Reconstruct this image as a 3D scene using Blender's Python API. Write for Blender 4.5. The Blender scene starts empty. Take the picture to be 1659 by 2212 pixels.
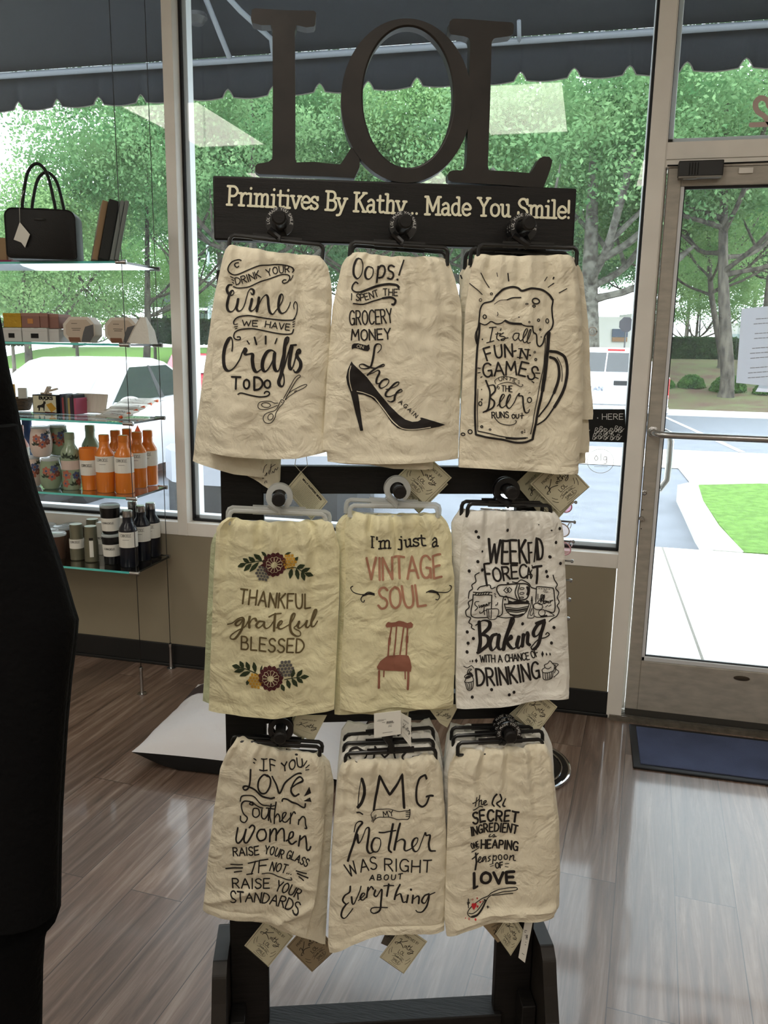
import bpy, bmesh, math, random
import numpy as np
from mathutils import Vector, Matrix, noise
from mathutils.geometry import tessellate_polygon

# ---------------------------------------------------------------- camera, sky, exposure
SC = bpy.context.scene
COL = SC.collection
PW, PH, F = 1659.0, 2212.0, 1780.0
EYE = 1.42
_dn = np.array([-155.0, 8808.0, F]); _dn /= np.linalg.norm(_dn)
_lf = np.array([-7463.0, -491.0, F]); _lf = _lf - _dn * _lf.dot(_dn); _lf /= np.linalg.norm(_lf)
_X = -_lf; _Z = -_dn; _Y = np.cross(_Z, _X)
if _Y[2] < 0: _Y = -_Y
ROT = np.array([_X, _Y, _Z])            # camera (right, down, forward) -> world
CAM = np.array([0.0, 0.0, EYE])
cam = bpy.data.cameras.new('camera')
cam.sensor_fit = 'HORIZONTAL'; cam.sensor_width = 36.0; cam.lens = 36.0 * F / PW
cam.clip_start = 0.02; cam.clip_end = 600
cob = bpy.data.objects.new('camera', cam); COL.objects.link(cob)
_r, _d, _f = ROT[:, 0], ROT[:, 1], ROT[:, 2]
cob.matrix_world = Matrix(((_r[0], -_d[0], -_f[0], 0), (_r[1], -_d[1], -_f[1], 0), (_r[2], -_d[2], -_f[2], EYE), (0, 0, 0, 1)))
SC.camera = cob
SC.view_settings.view_transform = 'Standard'
SC.view_settings.look = 'None'
SC.view_settings.exposure = 0.0
SC.view_settings.gamma = 1.0
SC.view_settings.use_curve_mapping = False
SKY = 5.4
LAMP = 8.8
w = bpy.data.worlds.new('overcast_sky'); SC.world = w; w.use_nodes = True
_bg = w.node_tree.nodes['Background']; _bg.inputs[0].default_value = (0.84, 0.93, 1.0, 1); _bg.inputs[1].default_value = SKY

# ---------------------------------------------------------------- pixel of the photograph -> point of the place
def ray(px, py):
    v = ROT @ np.array([px - PW / 2, py - PH / 2, F]); return v / np.linalg.norm(v)
def gz(px, py, z=0.0):
    r = ray(px, py); return CAM + r * ((z - EYE) / r[2])
def gy(px, py, y):
    r = ray(px, py); return CAM + r * (y / r[1])
def gd(px, py, d):                       # at depth d along the view axis
    v = ROT @ np.array([(px - PW / 2) / F, (py - PH / 2) / F, 1.0]); return CAM + v * d

# ---------------------------------------------------------------- materials
def lin(c):
    return tuple((x / 255 / 12.92 if x / 255 <= .04045 else ((x / 255 + .055) / 1.055) ** 2.4) for x in c)
def mat(name, rgb, rough=.6, metal=0.0, spec=.5, var=0.0, vscale=8.0, bump=0.0, bscale=200.0, rgb2=None, stretch=None, coat=0.0, emis=None):
    m = bpy.data.materials.new(name); m.use_nodes = True
    nt = m.node_tree; b = nt.nodes['Principled BSDF']
    c = lin(rgb)
    b.inputs['Base Color'].default_value = (*c, 1); b.inputs['Roughness'].default_value = rough
    b.inputs['Metallic'].default_value = metal; b.inputs['Specular IOR Level'].default_value = spec
    if coat: b.inputs['Coat Weight'].default_value = coat; b.inputs['Coat Roughness'].default_value = .08
    co = nt.nodes.new('ShaderNodeTexCoord').outputs['Object']
    if stretch:
        mp = nt.nodes.new('ShaderNodeMapping'); mp.inputs['Scale'].default_value = stretch
        nt.links.new(co, mp.inputs[0]); co = mp.outputs[0]
    if rgb2 or var:
        n = nt.nodes.new('ShaderNodeTexNoise'); n.inputs['Scale'].default_value = vscale; n.inputs['Detail'].default_value = 5
        nt.links.new(co, n.inputs['Vector'])
        mx = nt.nodes.new('ShaderNodeMix'); mx.data_type = 'RGBA'
        c2 = lin(rgb2) if rgb2 else tuple(max(0, x * (1 - var)) for x in c)
        c1 = c if rgb2 else tuple(min(1, x * (1 + var)) for x in c)
        mx.inputs[6].default_value = (*c1, 1); mx.inputs[7].default_value = (*c2, 1)
        rm = nt.nodes.new('ShaderNodeMapRange'); rm.inputs[1].default_value = .35; rm.inputs[2].default_value = .65
        nt.links.new(n.outputs[0], rm.inputs[0]); nt.links.new(rm.outputs[0], mx.inputs[0])
        nt.links.new(mx.outputs[2], b.inputs['Base Color'])
    if bump:
        n2 = nt.nodes.new('ShaderNodeTexNoise'); n2.inputs['Scale'].default_value = bscale; n2.inputs['Detail'].default_value = 4
        nt.links.new(co, n2.inputs['Vector'])
        bp = nt.nodes.new('ShaderNodeBump'); bp.inputs['Strength'].default_value = bump; bp.inputs['Distance'].default_value = .01
        nt.links.new(n2.outputs[0], bp.inputs['Height']); nt.links.new(bp.outputs[0], b.inputs['Normal'])
    if emis:
        b.inputs['Emission Color'].default_value = (*emis[0], 1); b.inputs['Emission Strength'].default_value = emis[1]
    return m
def glass(name, tint=(1, 1, 1), refl=.06, rough=0.0, haze=0.0):
    m = bpy.data.materials.new(name); m.use_nodes = True; nt = m.node_tree; nt.nodes.clear()
    o = nt.nodes.new('ShaderNodeOutputMaterial'); t = nt.nodes.new('ShaderNodeBsdfTransparent'); g = nt.nodes.new('ShaderNodeBsdfGlossy')
    t.inputs[0].default_value = (*tint, 1); g.inputs['Roughness'].default_value = rough
    fr = nt.nodes.new('ShaderNodeFresnel'); fr.inputs[0].default_value = 1.45
    mul = nt.nodes.new('ShaderNodeMath'); mul.operation = 'MULTIPLY'; mul.inputs[1].default_value = refl / .034
    nt.links.new(fr.outputs[0], mul.inputs[0])
    mn = nt.nodes.new('ShaderNodeMath'); mn.operation = 'MINIMUM'; mn.inputs[1].default_value = .9
    nt.links.new(mul.outputs[0], mn.inputs[0])
    mx = nt.nodes.new('ShaderNodeMixShader')
    nt.links.new(mn.outputs[0], mx.inputs[0]); nt.links.new(t.outputs[0], mx.inputs[1]); nt.links.new(g.outputs[0], mx.inputs[2])
    out = mx.outputs[0]
    if haze:                              # pale translucent share that puts outdoor haze into the pane itself
        tl = nt.nodes.new('ShaderNodeBsdfTranslucent'); tl.inputs[0].default_value = (.9, .93, .95, 1); m2 = nt.nodes.new('ShaderNodeMixShader'); m2.inputs[0].default_value = haze
        nt.links.new(out, m2.inputs[1]); nt.links.new(tl.outputs[0], m2.inputs[2]); out = m2.outputs[0]
    nt.links.new(out, o.inputs[0]); return m
def leafmat(name, a, b, scale=.8, tr=.45):
    m = bpy.data.materials.new(name); m.use_nodes = True; nt = m.node_tree; nt.nodes.clear()
    o = nt.nodes.new('ShaderNodeOutputMaterial'); d = nt.nodes.new('ShaderNodeBsdfDiffuse'); t = nt.nodes.new('ShaderNodeBsdfTranslucent')
    n = nt.nodes.new('ShaderNodeTexNoise'); n.inputs['Scale'].default_value = scale; n.inputs['Detail'].default_value = 6
    g = nt.nodes.new('ShaderNodeNewGeometry'); nt.links.new(g.outputs['Position'], n.inputs['Vector'])
    rm = nt.nodes.new('ShaderNodeMapRange'); rm.inputs[1].default_value = .35; rm.inputs[2].default_value = .65
    nt.links.new(n.outputs[0], rm.inputs[0])
    mx = nt.nodes.new('ShaderNodeMix'); mx.data_type = 'RGBA'; mx.inputs[6].default_value = (*lin(a), 1); mx.inputs[7].default_value = (*lin(b), 1)
    nt.links.new(rm.outputs[0], mx.inputs[0]); nt.links.new(mx.outputs[2], d.inputs[0]); nt.links.new(mx.outputs[2], t.inputs[0])
    ms = nt.nodes.new('ShaderNodeMixShader'); ms.inputs[0].default_value = tr
    nt.links.new(d.outputs[0], ms.inputs[1]); nt.links.new(t.outputs[0], ms.inputs[2]); nt.links.new(ms.outputs[0], o.inputs[0]); return m

# ---------------------------------------------------------------- mesh builder
def V(*a): return np.array(a, dtype=float)
class MB:
    def __init__(s): s.v = []; s.f = []; s.m = []
    def add(s, vs, fs, m=0):
        k = len(s.v); s.v.extend([tuple(map(float, p)) for p in vs])
        for f in fs: s.f.append(tuple(i + k for i in f)); s.m.append(m)
        return s
    def box(s, lo, hi, m=0):
        (a, b, c), (d, e, f) = lo, hi
        return s.add([(a, b, c), (d, b, c), (d, e, c), (a, e, c), (a, b, f), (d, b, f), (d, e, f), (a, e, f)],
                     [(0, 3, 2, 1), (4, 5, 6, 7), (0, 1, 5, 4), (1, 2, 6, 5), (2, 3, 7, 6), (3, 0, 4, 7)], m)
    def obox(s, c, ax, hs, m=0):          # centre, three unit axes, half sizes
        c = np.array(c); ax = [np.array(a) for a in ax]; P = []
        for k in (-1, 1):
            for (i, j) in ((-1, -1), (1, -1), (1, 1), (-1, 1)): P.append(c + ax[0] * i * hs[0] + ax[1] * j * hs[1] + ax[2] * k * hs[2])
        return s.add(P, [(0, 3, 2, 1), (4, 5, 6, 7), (0, 1, 5, 4), (1, 2, 6, 5), (2, 3, 7, 6), (3, 0, 4, 7)], m)
    def tube(s, pts, r, seg=8, m=0, caps=True):
        pts = [np.array(p, float) for p in pts]; n = len(pts)
        rs = r if hasattr(r, '__len__') else [r] * n
        T = []
        for i in range(n):
            t = pts[min(i + 1, n - 1)] - pts[max(i - 1, 0)]; T.append(t / (np.linalg.norm(t) + 1e-12))
        u = np.cross(T[0], (0, 0, 1));
        if np.linalg.norm(u) < .1: u = np.cross(T[0], (0, 1, 0))
        u /= np.linalg.norm(u); P = []
        for i in range(n):
            u = u - T[i] * u.dot(T[i]); u /= np.linalg.norm(u) + 1e-12; w_ = np.cross(T[i], u)
            for k in range(seg):
                a = 2 * math.pi * k / seg; P.append(pts[i] + (u * math.cos(a) + w_ * math.sin(a)) * rs[i])
        fs = [(i * seg + k, i * seg + (k + 1) % seg, (i + 1) * seg + (k + 1) % seg, (i + 1) * seg + k) for i in range(n - 1) for k in range(seg)]
        if caps: fs += [tuple(range(seg))[::-1], tuple((n - 1) * seg + k for k in range(seg))]
        return s.add(P, fs, m)
    def lathe(s, prof, c=(0, 0, 0), seg=24, m=0, axis=(0, 0, 1), sq=1.0):
        ax = np.array(axis, float); ax /= np.linalg.norm(ax)
        u = np.cross(ax, (0, 1, 0)) if abs(ax[1]) < .9 else np.cross(ax, (1, 0, 0)); u /= np.linalg.norm(u); w_ = np.cross(ax, u); c = np.array(c, float)
        P = []
        for (r, z) in prof:
            for k in range(seg):
                a = 2 * math.pi * k / seg; P.append(c + ax * z + (u * math.cos(a) + w_ * math.sin(a) * sq) * max(r, 1e-5))
        n = len(prof)
        fs = [(i * seg + k, i * seg + (k + 1) % seg, (i + 1) * seg + (k + 1) % seg, (i + 1) * seg + k) for i in range(n - 1) for k in range(seg)]
        fs += [tuple(range(seg))[::-1], tuple((n - 1) * seg + k for k in range(seg))]
        return s.add(P, fs, m)
    def prism(s, poly, fn, h0, h1, m=0):  # 2D polygon, fn(x, y, h) -> point
        n = len(poly); A = [fn(x, y, h0) for x, y in poly]; B = [fn(x, y, h1) for x, y in poly]
        s.add(A + B, [(i, (i + 1) % n, n + (i + 1) % n, n + i) for i in range(n)], m)
        tri = tessellate_polygon([[Vector((x, y, 0)) for x, y in poly]])
        s.add(A, [tuple(t) for t in tri], m); return s.add(B, [tuple(t)[::-1] for t in tri], m)
    def loft(s, rings, m=0, close=True, caps=True):
        n = len(rings[0]); P = [p for r in rings for p in r]; k = n if close else n - 1
        fs = [(i * n + j, i * n + (j + 1) % n, (i + 1) * n + (j + 1) % n, (i + 1) * n + j) for i in range(len(rings) - 1) for j in range(k)]
        if caps and close: fs += [tuple(range(n))[::-1], tuple((len(rings) - 1) * n + j for j in range(n))]
        return s.add(P, fs, m)
    def ball(s, c, r, m=0, seg=14, rg=9, sc=(1, 1, 1)):
        P = [(c[0] + r * sc[0] * math.sin(math.pi * i / rg) * math.cos(2 * math.pi * k / seg), c[1] + r * sc[1] * math.sin(math.pi * i / rg) * math.sin(2 * math.pi * k / seg), c[2] + r * sc[2] * math.cos(math.pi * i / rg)) for i in range(rg + 1) for k in range(seg)]
        return s.add(P, [(i * seg + k, (i + 1) * seg + k, (i + 1) * seg + (k + 1) % seg, i * seg + (k + 1) % seg) for i in range(rg) for k in range(seg)], m)
    def build(s, name, mats, parent=None, smooth=True, bevel=0.0, solid=True):
        if not isinstance(mats, (list, tuple)): mats = [mats]
        v = np.array(s.v)
        if parent is not None: org = wloc(parent)
        else: org = V((v[:, 0].min() + v[:, 0].max()) / 2, (v[:, 1].min() + v[:, 1].max()) / 2, v[:, 2].min())
        me = bpy.data.meshes.new(name); me.from_pydata([tuple(p) for p in v - org], [], s.f)
        for q in mats: me.materials.append(q)
        me.polygons.foreach_set('material_index', s.m)
        bm = bmesh.new(); bm.from_mesh(me)
        if solid: bmesh.ops.recalc_face_normals(bm, faces=bm.faces)
        if smooth:
            for e in bm.edges:
                if len(e.link_faces) == 2 and e.calc_face_angle(0) > math.radians(38): e.smooth = False
        bm.to_mesh(me); bm.free()
        if smooth: me.polygons.foreach_set('use_smooth', [True] * len(me.polygons))
        me.update()
        o = bpy.data.objects.new(name, me); COL.objects.link(o)
        if parent is not None: o.parent = parent
        else: o.location = org
        if bevel:
            b = o.modifiers.new('bevel', 'BEVEL'); b.width = bevel; b.segments = 2; b.limit_method = 'ANGLE'
        return o
def wloc(o):
    l = np.array(o.location, float)
    return l + (wloc(o.parent) if o.parent else 0)
def tag(o, label=None, cat=None, group=None, kind=None):
    if label: o['label'] = label
    if cat: o['category'] = cat
    if group: o['group'] = group
    if kind: o['kind'] = kind
    return o
def thing(name, loc, label, cat, group=None):
    o = bpy.data.objects.new(name, None); o.empty_display_size = .05; COL.objects.link(o); o.location = tuple(float(x) for x in loc)
    return tag(o, label, cat, group)
def struct(o): o['kind'] = 'structure'; return o
def copy_tree(o, parent=None):
    c = o.copy(); COL.objects.link(c)
    if parent: c.parent = parent
    for ch in [x for x in bpy.data.objects if x.parent == o]: copy_tree(ch, c)
    return c

# ---------------------------------------------------------------- pen strokes
def spl(pts, step=3.0):
    P = [np.array(p, float) for p in pts]
    if len(P) < 3: return P
    out = []
    for i in range(len(P) - 1):
        a = P[i - 1] if i else 2 * P[0] - P[1]; b, c = P[i], P[i + 1]; d = P[i + 2] if i + 2 < len(P) else 2 * P[-1] - P[-2]
        n = max(2, min(14, int(np.linalg.norm(c - b) / step)))
        for k in range(n):
            t = k / n
            out.append(.5 * ((2 * b) + (c - a) * t + (2 * a - 5 * b + 4 * c - d) * t * t + (3 * b - a - 3 * c + d) * t ** 3))
    out.append(P[-1]); return out
def ribbon(pts, wid):                     # -> vertices, quads in 2D; wid: number or (thin, thick) brush
    P = [np.array(p, float) for p in pts]; Q = [P[0]]
    for p in P[1:]:
        if np.linalg.norm(p - Q[-1]) > 1e-4: Q.append(p)
    P = Q
    if len(P) < 2: P = [P[0], P[0] + V(.01, .01)]
    n = len(P); T = []
    for i in range(n):
        t = P[min(i + 1, n - 1)] - P[max(i - 1, 0)]; L = np.linalg.norm(t); T.append(t / L if L > 1e-9 else V(1, 0))
    if isinstance(wid, tuple):
        W = [wid[0] + (wid[1] - wid[0]) * max(0.0, t[1] * .95 + .25 * abs(t[0])) for t in T]
        W = [np.mean(W[max(0, i - 2):i + 3]) for i in range(n)]
    else: W = [wid] * n
    st = [(P[0] - T[0] * W[0] * .42, T[0], W[0] * .45), (P[0] - T[0] * W[0] * .2, T[0], W[0] * .86)] + list(zip(P, T, W)) + \
         [(P[-1] + T[-1] * W[-1] * .2, T[-1], W[-1] * .86), (P[-1] + T[-1] * W[-1] * .42, T[-1], W[-1] * .45)]
    vs = []; 
    for p, t, w_ in st:
        nrm = V(-t[1], t[0]) * w_ / 2; vs += [p + nrm, p - nrm]
    return vs, [(2 * i, 2 * i + 1, 2 * i + 3, 2 * i + 2) for i in range(len(st) - 1)]
def fillpoly(pts, maxe):
    tri = tessellate_polygon([[Vector((p[0], p[1], 0)) for p in pts]])
    T = [[np.array(pts[i], float)[:2] for i in t] for t in tri]
    for _ in range(5):
        m = max((max(np.linalg.norm(t[0] - t[1]), np.linalg.norm(t[1] - t[2]), np.linalg.norm(t[2] - t[0])) for t in T), default=0)
        if m <= maxe: break
        T = [q for a, b, c in T for ab, bc, ca in [((a + b) / 2, (b + c) / 2, (c + a) / 2)] for q in ([a, ab, ca], [ab, b, bc], [ca, bc, c], [ab, bc, ca])]
    vs = [p for t in T for p in t]; return vs, [(3 * i, 3 * i + 1, 3 * i + 2) for i in range(len(T))]
CAPS = {
 'A': (8, "0,0 4,10 8,0|1.6,3.5 6.4,3.5"), 'B': (6.5, "0,0 0,10|~0,10 4,9.8 5.5,7.8 4,5.6 0,5.3|~0,5.3 5,5 6.5,2.6 5,.2 0,0"),
 'C': (7, "~7,8.5 5,10 2,9.3 .2,6 .5,2.5 2.5,.2 5,.3 7,1.8"), 'D': (7, "0,0 0,10|~0,10 4,9.3 6.8,6.5 6.8,3.5 4,.6 0,0"),
 'E': (6, "6,10 0,10|0,10 0,0|0,0 6,0|0,5.2 5,5.2"), 'F': (6, "6,10 0,10|0,10 0,0|0,5.2 5,5.2"),
 'G': (7.2, "~7,8.5 5,10 2,9.3 .2,6 .5,2.5 2.5,.2 5,.2 6.9,2|6.9,.2 6.9,4.5|6.9,4.5 4.3,4.5"), 'H': (7, "0,0 0,10|7,0 7,10|0,5 7,5"),
 'I': (1, ".5,0 .5,10"), 'J': (5, "~4,10 4,2 2,0 0,1.5"), 'K': (6.5, "0,0 0,10|6,10 0,4.5|1.6,5.8 6.5,0"), 'L': (5.5, "0,10 0,0|0,0 5.5,0"),
 'M': (9, "0,0 1,10|1,10 4.5,3.5|4.5,3.5 8,10|8,10 9,0"), 'N': (7, "0,0 0,10|0,10 7,0|7,0 7,10"), 'O': (7.2, "~3.6,10 .9,8.4 0,5 .9,1.6 3.6,0 6.3,1.6 7.2,5 6.3,8.4 3.6,10"),
 'P': (6, "0,0 0,10|~0,10 4.5,9.7 6,7.4 4.5,5 0,4.7"), 'R': (6.5, "0,0 0,10|~0,10 4.5,9.7 6,7.5 4.5,5.3 0,5|2.5,5 6.5,0"),
 'S': (6, "~6,8.6 4,10 1.5,9.6 .4,7.6 2,5.6 4.6,4.6 6,2.6 4.8,.4 2,0 0,1.4"), 'T': (7, "0,10 7,10|3.5,10 3.5,0"),
 'U': (6.7, "~0,10 .1,4 1.2,.8 3.3,0 5.5,.8 6.6,4 6.7,10"), 'V': (7, "0,10 3.5,0|3.5,0 7,10"), 'W': (10, "0,10 2.5,0|2.5,0 5,8|5,8 7.5,0|7.5,0 10,10"),
 'X': (7, "0,0 7,10|0,10 7,0"), 'Y': (7, "0,10 3.5,5|7,10 3.5,5|3.5,5 3.5,0"), ' ': (3, ""), '.': (1, ".5,0 .5,.3"), '!': (1, ".5,10 .5,3|.5,0 .5,.4"), "'": (1, ".5,10 .5,7.5"), '-': (3, "0,5 3,5"),
 '2': (6, "~.3,7.5 1.2,9.6 3.2,10 5.4,8.8 5.4,6.6 3,3.6 .2,.2|0,0 6,0"),
}
SLAB = {
 'P': (7.2, "1.5,0 1.5,10|0,0 3.4,0|0,10 2,10|~1.5,10 5,9.8 6.8,7.5 5,5 1.5,4.8"), 'r': (5.2, "1.5,0 1.5,6.5|0,0 3.5,0|0,6.5 1.5,6.5|~1.5,4.3 2.6,6 4,6.7 5,6.2"),
 'i': (3.2, "1.6,0 1.6,6.5|0,0 3.2,0|0,6.5 1.6,6.5|1.5,9.2 1.6,9.6"), 'm': (10.6, "1.5,0 1.5,6.5|0,0 3,0|0,6.5 1.5,6.5|~1.5,5 3,6.5 4.6,6.5 5.2,5 5.2,0|4.2,0 6.4,0|~5.2,5 6.7,6.5 8.3,6.5 8.9,5 8.9,0|7.9,0 10.4,0"),
 't': (4.5, "~1.8,9 1.8,1.8 2.6,.1 4.5,.5|0,6.5 4.2,6.5"), 'v': (5.9, ".3,6.5 2.9,0|2.9,0 5.5,6.5|-.6,6.5 1.5,6.5|4.3,6.5 6.4,6.5"),
 'e': (5.4, "~.3,3.5 5.2,3.5 5,5.5 3,6.7 1,5.7 .2,3.3 1,.8 3.2,0 5.2,1"), 's': (4.7, "~4.4,5.4 2.6,6.7 .6,5.8 .8,4.2 4,2.8 4.5,1.2 2.6,0 .2,1|4.4,4.9 4.4,6.6|.2,.1 .2,1.8"),
 'B': (7, "1.5,0 1.5,10|0,10 2,10|0,0 2,0|~1.5,10 5,9.8 6.3,7.8 5,5.4 1.5,5.2|~1.5,5.2 5.6,5 7,2.7 5.6,.2 1.5,0"), 'y': (6, ".2,6.5 3,.2|~5.6,6.5 3,.2 1.8,-2.2 0,-2.6|-.6,6.5 1.5,6.5|4.4,6.5 6.5,6.5"),
 'K': (8, "1.5,0 1.5,10|0,0 3.2,0|0,10 3.2,10|7,10 1.5,4.6|3.2,6.2 7.2,0|5.8,10 8.2,10|6,0 8.4,0"), 'a': (5.8, "~.7,5.6 2.5,6.7 4.1,5.8 4.4,4 4.4,0|4.4,0 5.8,0|~4.4,3.7 1.5,3.5 .2,2 1,.2 2.8,.1 4.4,1.5"),
 'h': (6.8, "1.5,0 1.5,10|0,10 1.5,10|0,0 3,0|~1.5,5 3,6.5 4.8,6.5 5.5,5 5.5,0|4.4,0 6.8,0"), '.': (2, "1,.2 1,.5"), ' ': (3.4, ""), "'": (1.6, ".8,10 .8,7.8"),
 'M': (10.5, "1.5,0 1.5,10|0,0 3.2,0|0,10 2,10|1.8,10 5.2,2|5.2,2 8.7,10|9,10 9,0|7.4,0 10.5,0|8.6,10 10.5,10"), 'd': (6.3, "4.8,10 4.8,0|3.4,10 4.8,10|4.8,0 6.2,0|~4.8,5.4 3.2,6.6 1,5.7 .2,3.3 1,.8 3,0 4.8,1.4"),
 'Y': (7.8, ".6,10 3.9,5|7.2,10 3.9,5|3.9,5 3.9,0|-.4,10 2,10|5.8,10 8.2,10|2.3,0 5.5,0"), 'o': (5.8, "~2.9,6.7 .9,5.7 .2,3.3 .9,.9 2.9,0 4.9,.9 5.6,3.3 4.9,5.7 2.9,6.7"),
 'u': (6.6, "~1.3,6.5 1.3,2 2,.2 3.4,0 5.2,1.6|5.2,6.5 5.2,0|0,6.5 1.3,6.5|4,6.5 5.2,6.5|5.2,0 6.5,0"), 'S': (6.4, "~6,8 4.4,10 1.8,9.8 .5,7.8 2,5.7 4.8,4.6 6.2,2.6 4.8,.3 2,.1 .3,1.9|6.1,7.3 6.1,10|.2,0 .2,2.6"),
 'l': (3.2, "1.6,10 1.6,0|0,10 1.6,10|0,0 3.2,0"), '!': (2, "1,10 1,3.2|1,.2 1,.6"), 'j': (3.4, "~2,6.5 2,0 1.4,-2.3 -.6,-2.4|.6,6.5 2,6.5|1.9,9.2 2,9.6"), 'I': (3.4, "1.7,0 1.7,10|0,0 3.4,0|0,10 3.4,10"),
}
def glyphs(text, path, h, font=CAPS, gap=2.4, slant=0.0, up=None):
    # letters spread along a baseline; returns centre-line strokes (y of the picture grows downwards)
    B = spl(path, 4) if len(path) > 2 else [np.array(p, float) for p in path]
    if len(B) == 2: B = [B[0] + (B[1] - B[0]) * k / 20 for k in range(21)]
    L = [0.0]
    for i in range(1, len(B)): L.append(L[-1] + np.linalg.norm(B[i] - B[i - 1]))
    tot = sum(font[c][0] for c in text) + gap * (len(text) - 1); k = L[-1] / tot; out = []; x0 = 0.0
    def at(s):
        s = min(max(s, 0), L[-1]); i = int(np.searchsorted(L, s)); i = min(max(i, 1), len(B) - 1)
        t = (s - L[i - 1]) / (L[i] - L[i - 1] + 1e-9); d = B[i] - B[i - 1]; d = d / (np.linalg.norm(d) + 1e-9); return B[i - 1] + (B[i] - B[i - 1]) * t, d
    for c in text:
        wd, st = font[c]; p, d = at((x0 + wd / 2) * k)
        n = V(d[1], -d[0]) if up is None else V(*up)
        for stx in [q for q in st.split('|') if q]:
            sm = stx[0] == '~'; pts = [tuple(map(float, q.split(','))) for q in stx.lstrip('~').split()]
            ln = [p + d * ((x + slant * y - wd / 2) * k) + n * (y * h / 10) for x, y in pts]
            out.append(spl(ln, max(1.0, h / 18)) if sm else ln)
        x0 += wd + gap
    return out
def ell(cx, cy, rx, ry, a=0, n=22):
    ca, sa = math.cos(a), math.sin(a)
    return [(cx + rx * math.cos(t) * ca - ry * math.sin(t) * sa, cy + rx * math.cos(t) * sa + ry * math.sin(t) * ca) for t in [2 * math.pi * k / n for k in range(n + 1)]]
def densify(l, m):
    out = [np.array(l[0], float)]
    for p in l[1:]:
        p = np.array(p, float); a = out[-1]; n = max(1, int(np.linalg.norm(p - a) / m))
        out += [a + (p - a) * k / n for k in range(1, n + 1)]
    return out
def ink(mb, items, fn, step=10.0):
    # items: (kind, material, width, points ...); a capital kind lies on top; fn(x, y, layer) -> world point
    n = 0
    for it in items:
        top = 3.0 if it[0].isupper() else 0.0; kd = it[0].lower(); mi, wd = it[1], it[2]
        if kd in 'fd':
            for p in it[3:]:
                pts = ell(p[0], p[1], p[2], p[2] * 1.12)[:-1] if kd == 'd' else p
                vs, fs = fillpoly(pts, step * 1.6); mb.add([fn(v[0], v[1], top) for v in vs], fs, mi)
            continue
        if kd == 'l': ribs = [spl(p, step * .7) for p in it[3:]]
        elif kd == 'p': ribs = [densify(p, step) for p in it[3:]]
        elif kd == 'e': ribs = [[np.array(q) for q in ell(*p)] for p in it[3:]]
        elif kd == 't': ribs = [densify(l, step) for l in glyphs(it[3], it[4], it[5], **(it[6] if len(it) > 6 else {}))]
        for q in ribs:
            vs, fs = ribbon(q, wd); n += 1
            mb.add([fn(v[0], v[1], top + (n % 5) * .1) for v in vs], fs, mi)
# ---------------------------------------------------------------- the shop's materials
WALLP = mat('painted_wall', (146, 136, 116), .75, var=.04, vscale=3)
WALLI = mat('shop_wall', (205, 198, 184), .8)
CEIL = mat('ceiling_tile', (222, 220, 212), .9)
ALU = mat('champagne_aluminium', (242, 238, 231), .5, metal=.0, var=.04, vscale=6)
ALUW = mat('pale_aluminium', (222, 224, 228), .5, metal=.1)
GASK = mat('black_gasket', (14, 15, 20), .6)
BASEB = mat('black_rubber', (16, 17, 18), .5)
PANE = glass('window_glass', (.97, .985, .98), .034, haze=.012)
BLKW = mat('black_stained_wood', (19, 17, 16), .55, spec=.3, var=.35, vscale=6, stretch=(1, 8, 40), bump=.15, bscale=30)
BLKE = mat('worn_dark_edge', (34, 30, 27), .5, spec=.35, var=.3, vscale=20)
CREAM = mat('cream_paint', (226, 222, 196), .6)
INK = mat('black_print', (24, 18, 16), .8)
PLAS = mat('black_plastic', (14, 14, 15), .35)
TXTW = mat('white_print', (215, 215, 212), .6)
STEEL = mat('brushed_steel', (190, 190, 190), .25, metal=1)
CHROME = mat('chrome', (210, 212, 215), .08, metal=1)
BLACK = mat('black_matte', (8, 8, 9), .8)
CARD = mat('cream_card', (206, 200, 172), .8, var=.05, vscale=40)
CARDW = mat('white_card', (225, 224, 216), .8)
PAPER = leafmat('white_paper', (250, 248, 252), (246, 244, 250), .5, .75)
def cloth(name, rgb):
    m = mat(name, rgb, .92, spec=.15)
    nt = m.node_tree; b = nt.nodes['Principled BSDF']; b.inputs['Sheen Weight'].default_value = .15
    co = nt.nodes.new('ShaderNodeTexCoord').outputs['Object']
    a = nt.nodes.new('ShaderNodeTexNoise'); a.inputs['Scale'].default_value = 55; a.inputs['Detail'].default_value = 6; a.inputs['Distortion'].default_value = 1.2
    c = nt.nodes.new('ShaderNodeTexNoise'); c.inputs['Scale'].default_value = 900; c.inputs['Detail'].default_value = 2
    r = nt.nodes.new('ShaderNodeTexNoise'); r.inputs['Scale'].default_value = 14; r.inputs['Detail'].default_value = 3; r.inputs['Distortion'].default_value = 2.5
    for q in (a, c, r): nt.links.new(co, q.inputs['Vector'])
    b1 = nt.nodes.new('ShaderNodeBump'); b1.inputs['Strength'].default_value = .35; b1.inputs['Distance'].default_value = .006
    b2 = nt.nodes.new('ShaderNodeBump'); b2.inputs['Strength'].default_value = .2; b2.inputs['Distance'].default_value = .001
    b3 = nt.nodes.new('ShaderNodeBump'); b3.inputs['Strength'].default_value = .5; b3.inputs['Distance'].default_value = .012
    nt.links.new(r.outputs[0], b3.inputs['Height']); nt.links.new(b3.outputs[0], b1.inputs['Normal'])
    nt.links.new(a.outputs[0], b1.inputs['Height']); nt.links.new(b1.outputs[0], b2.inputs['Normal'])
    nt.links.new(c.outputs[0], b2.inputs['Height']); nt.links.new(b2.outputs[0], b.inputs['Normal'])
    return m
ECRU = cloth('ecru_cotton', (224, 216, 194))
YELL = cloth('butter_cotton', (224, 217, 180))
WHIT = cloth('white_cotton', (226, 224, 216))
GREENC = cloth('pale_green_cotton', (190, 196, 160))
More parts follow.
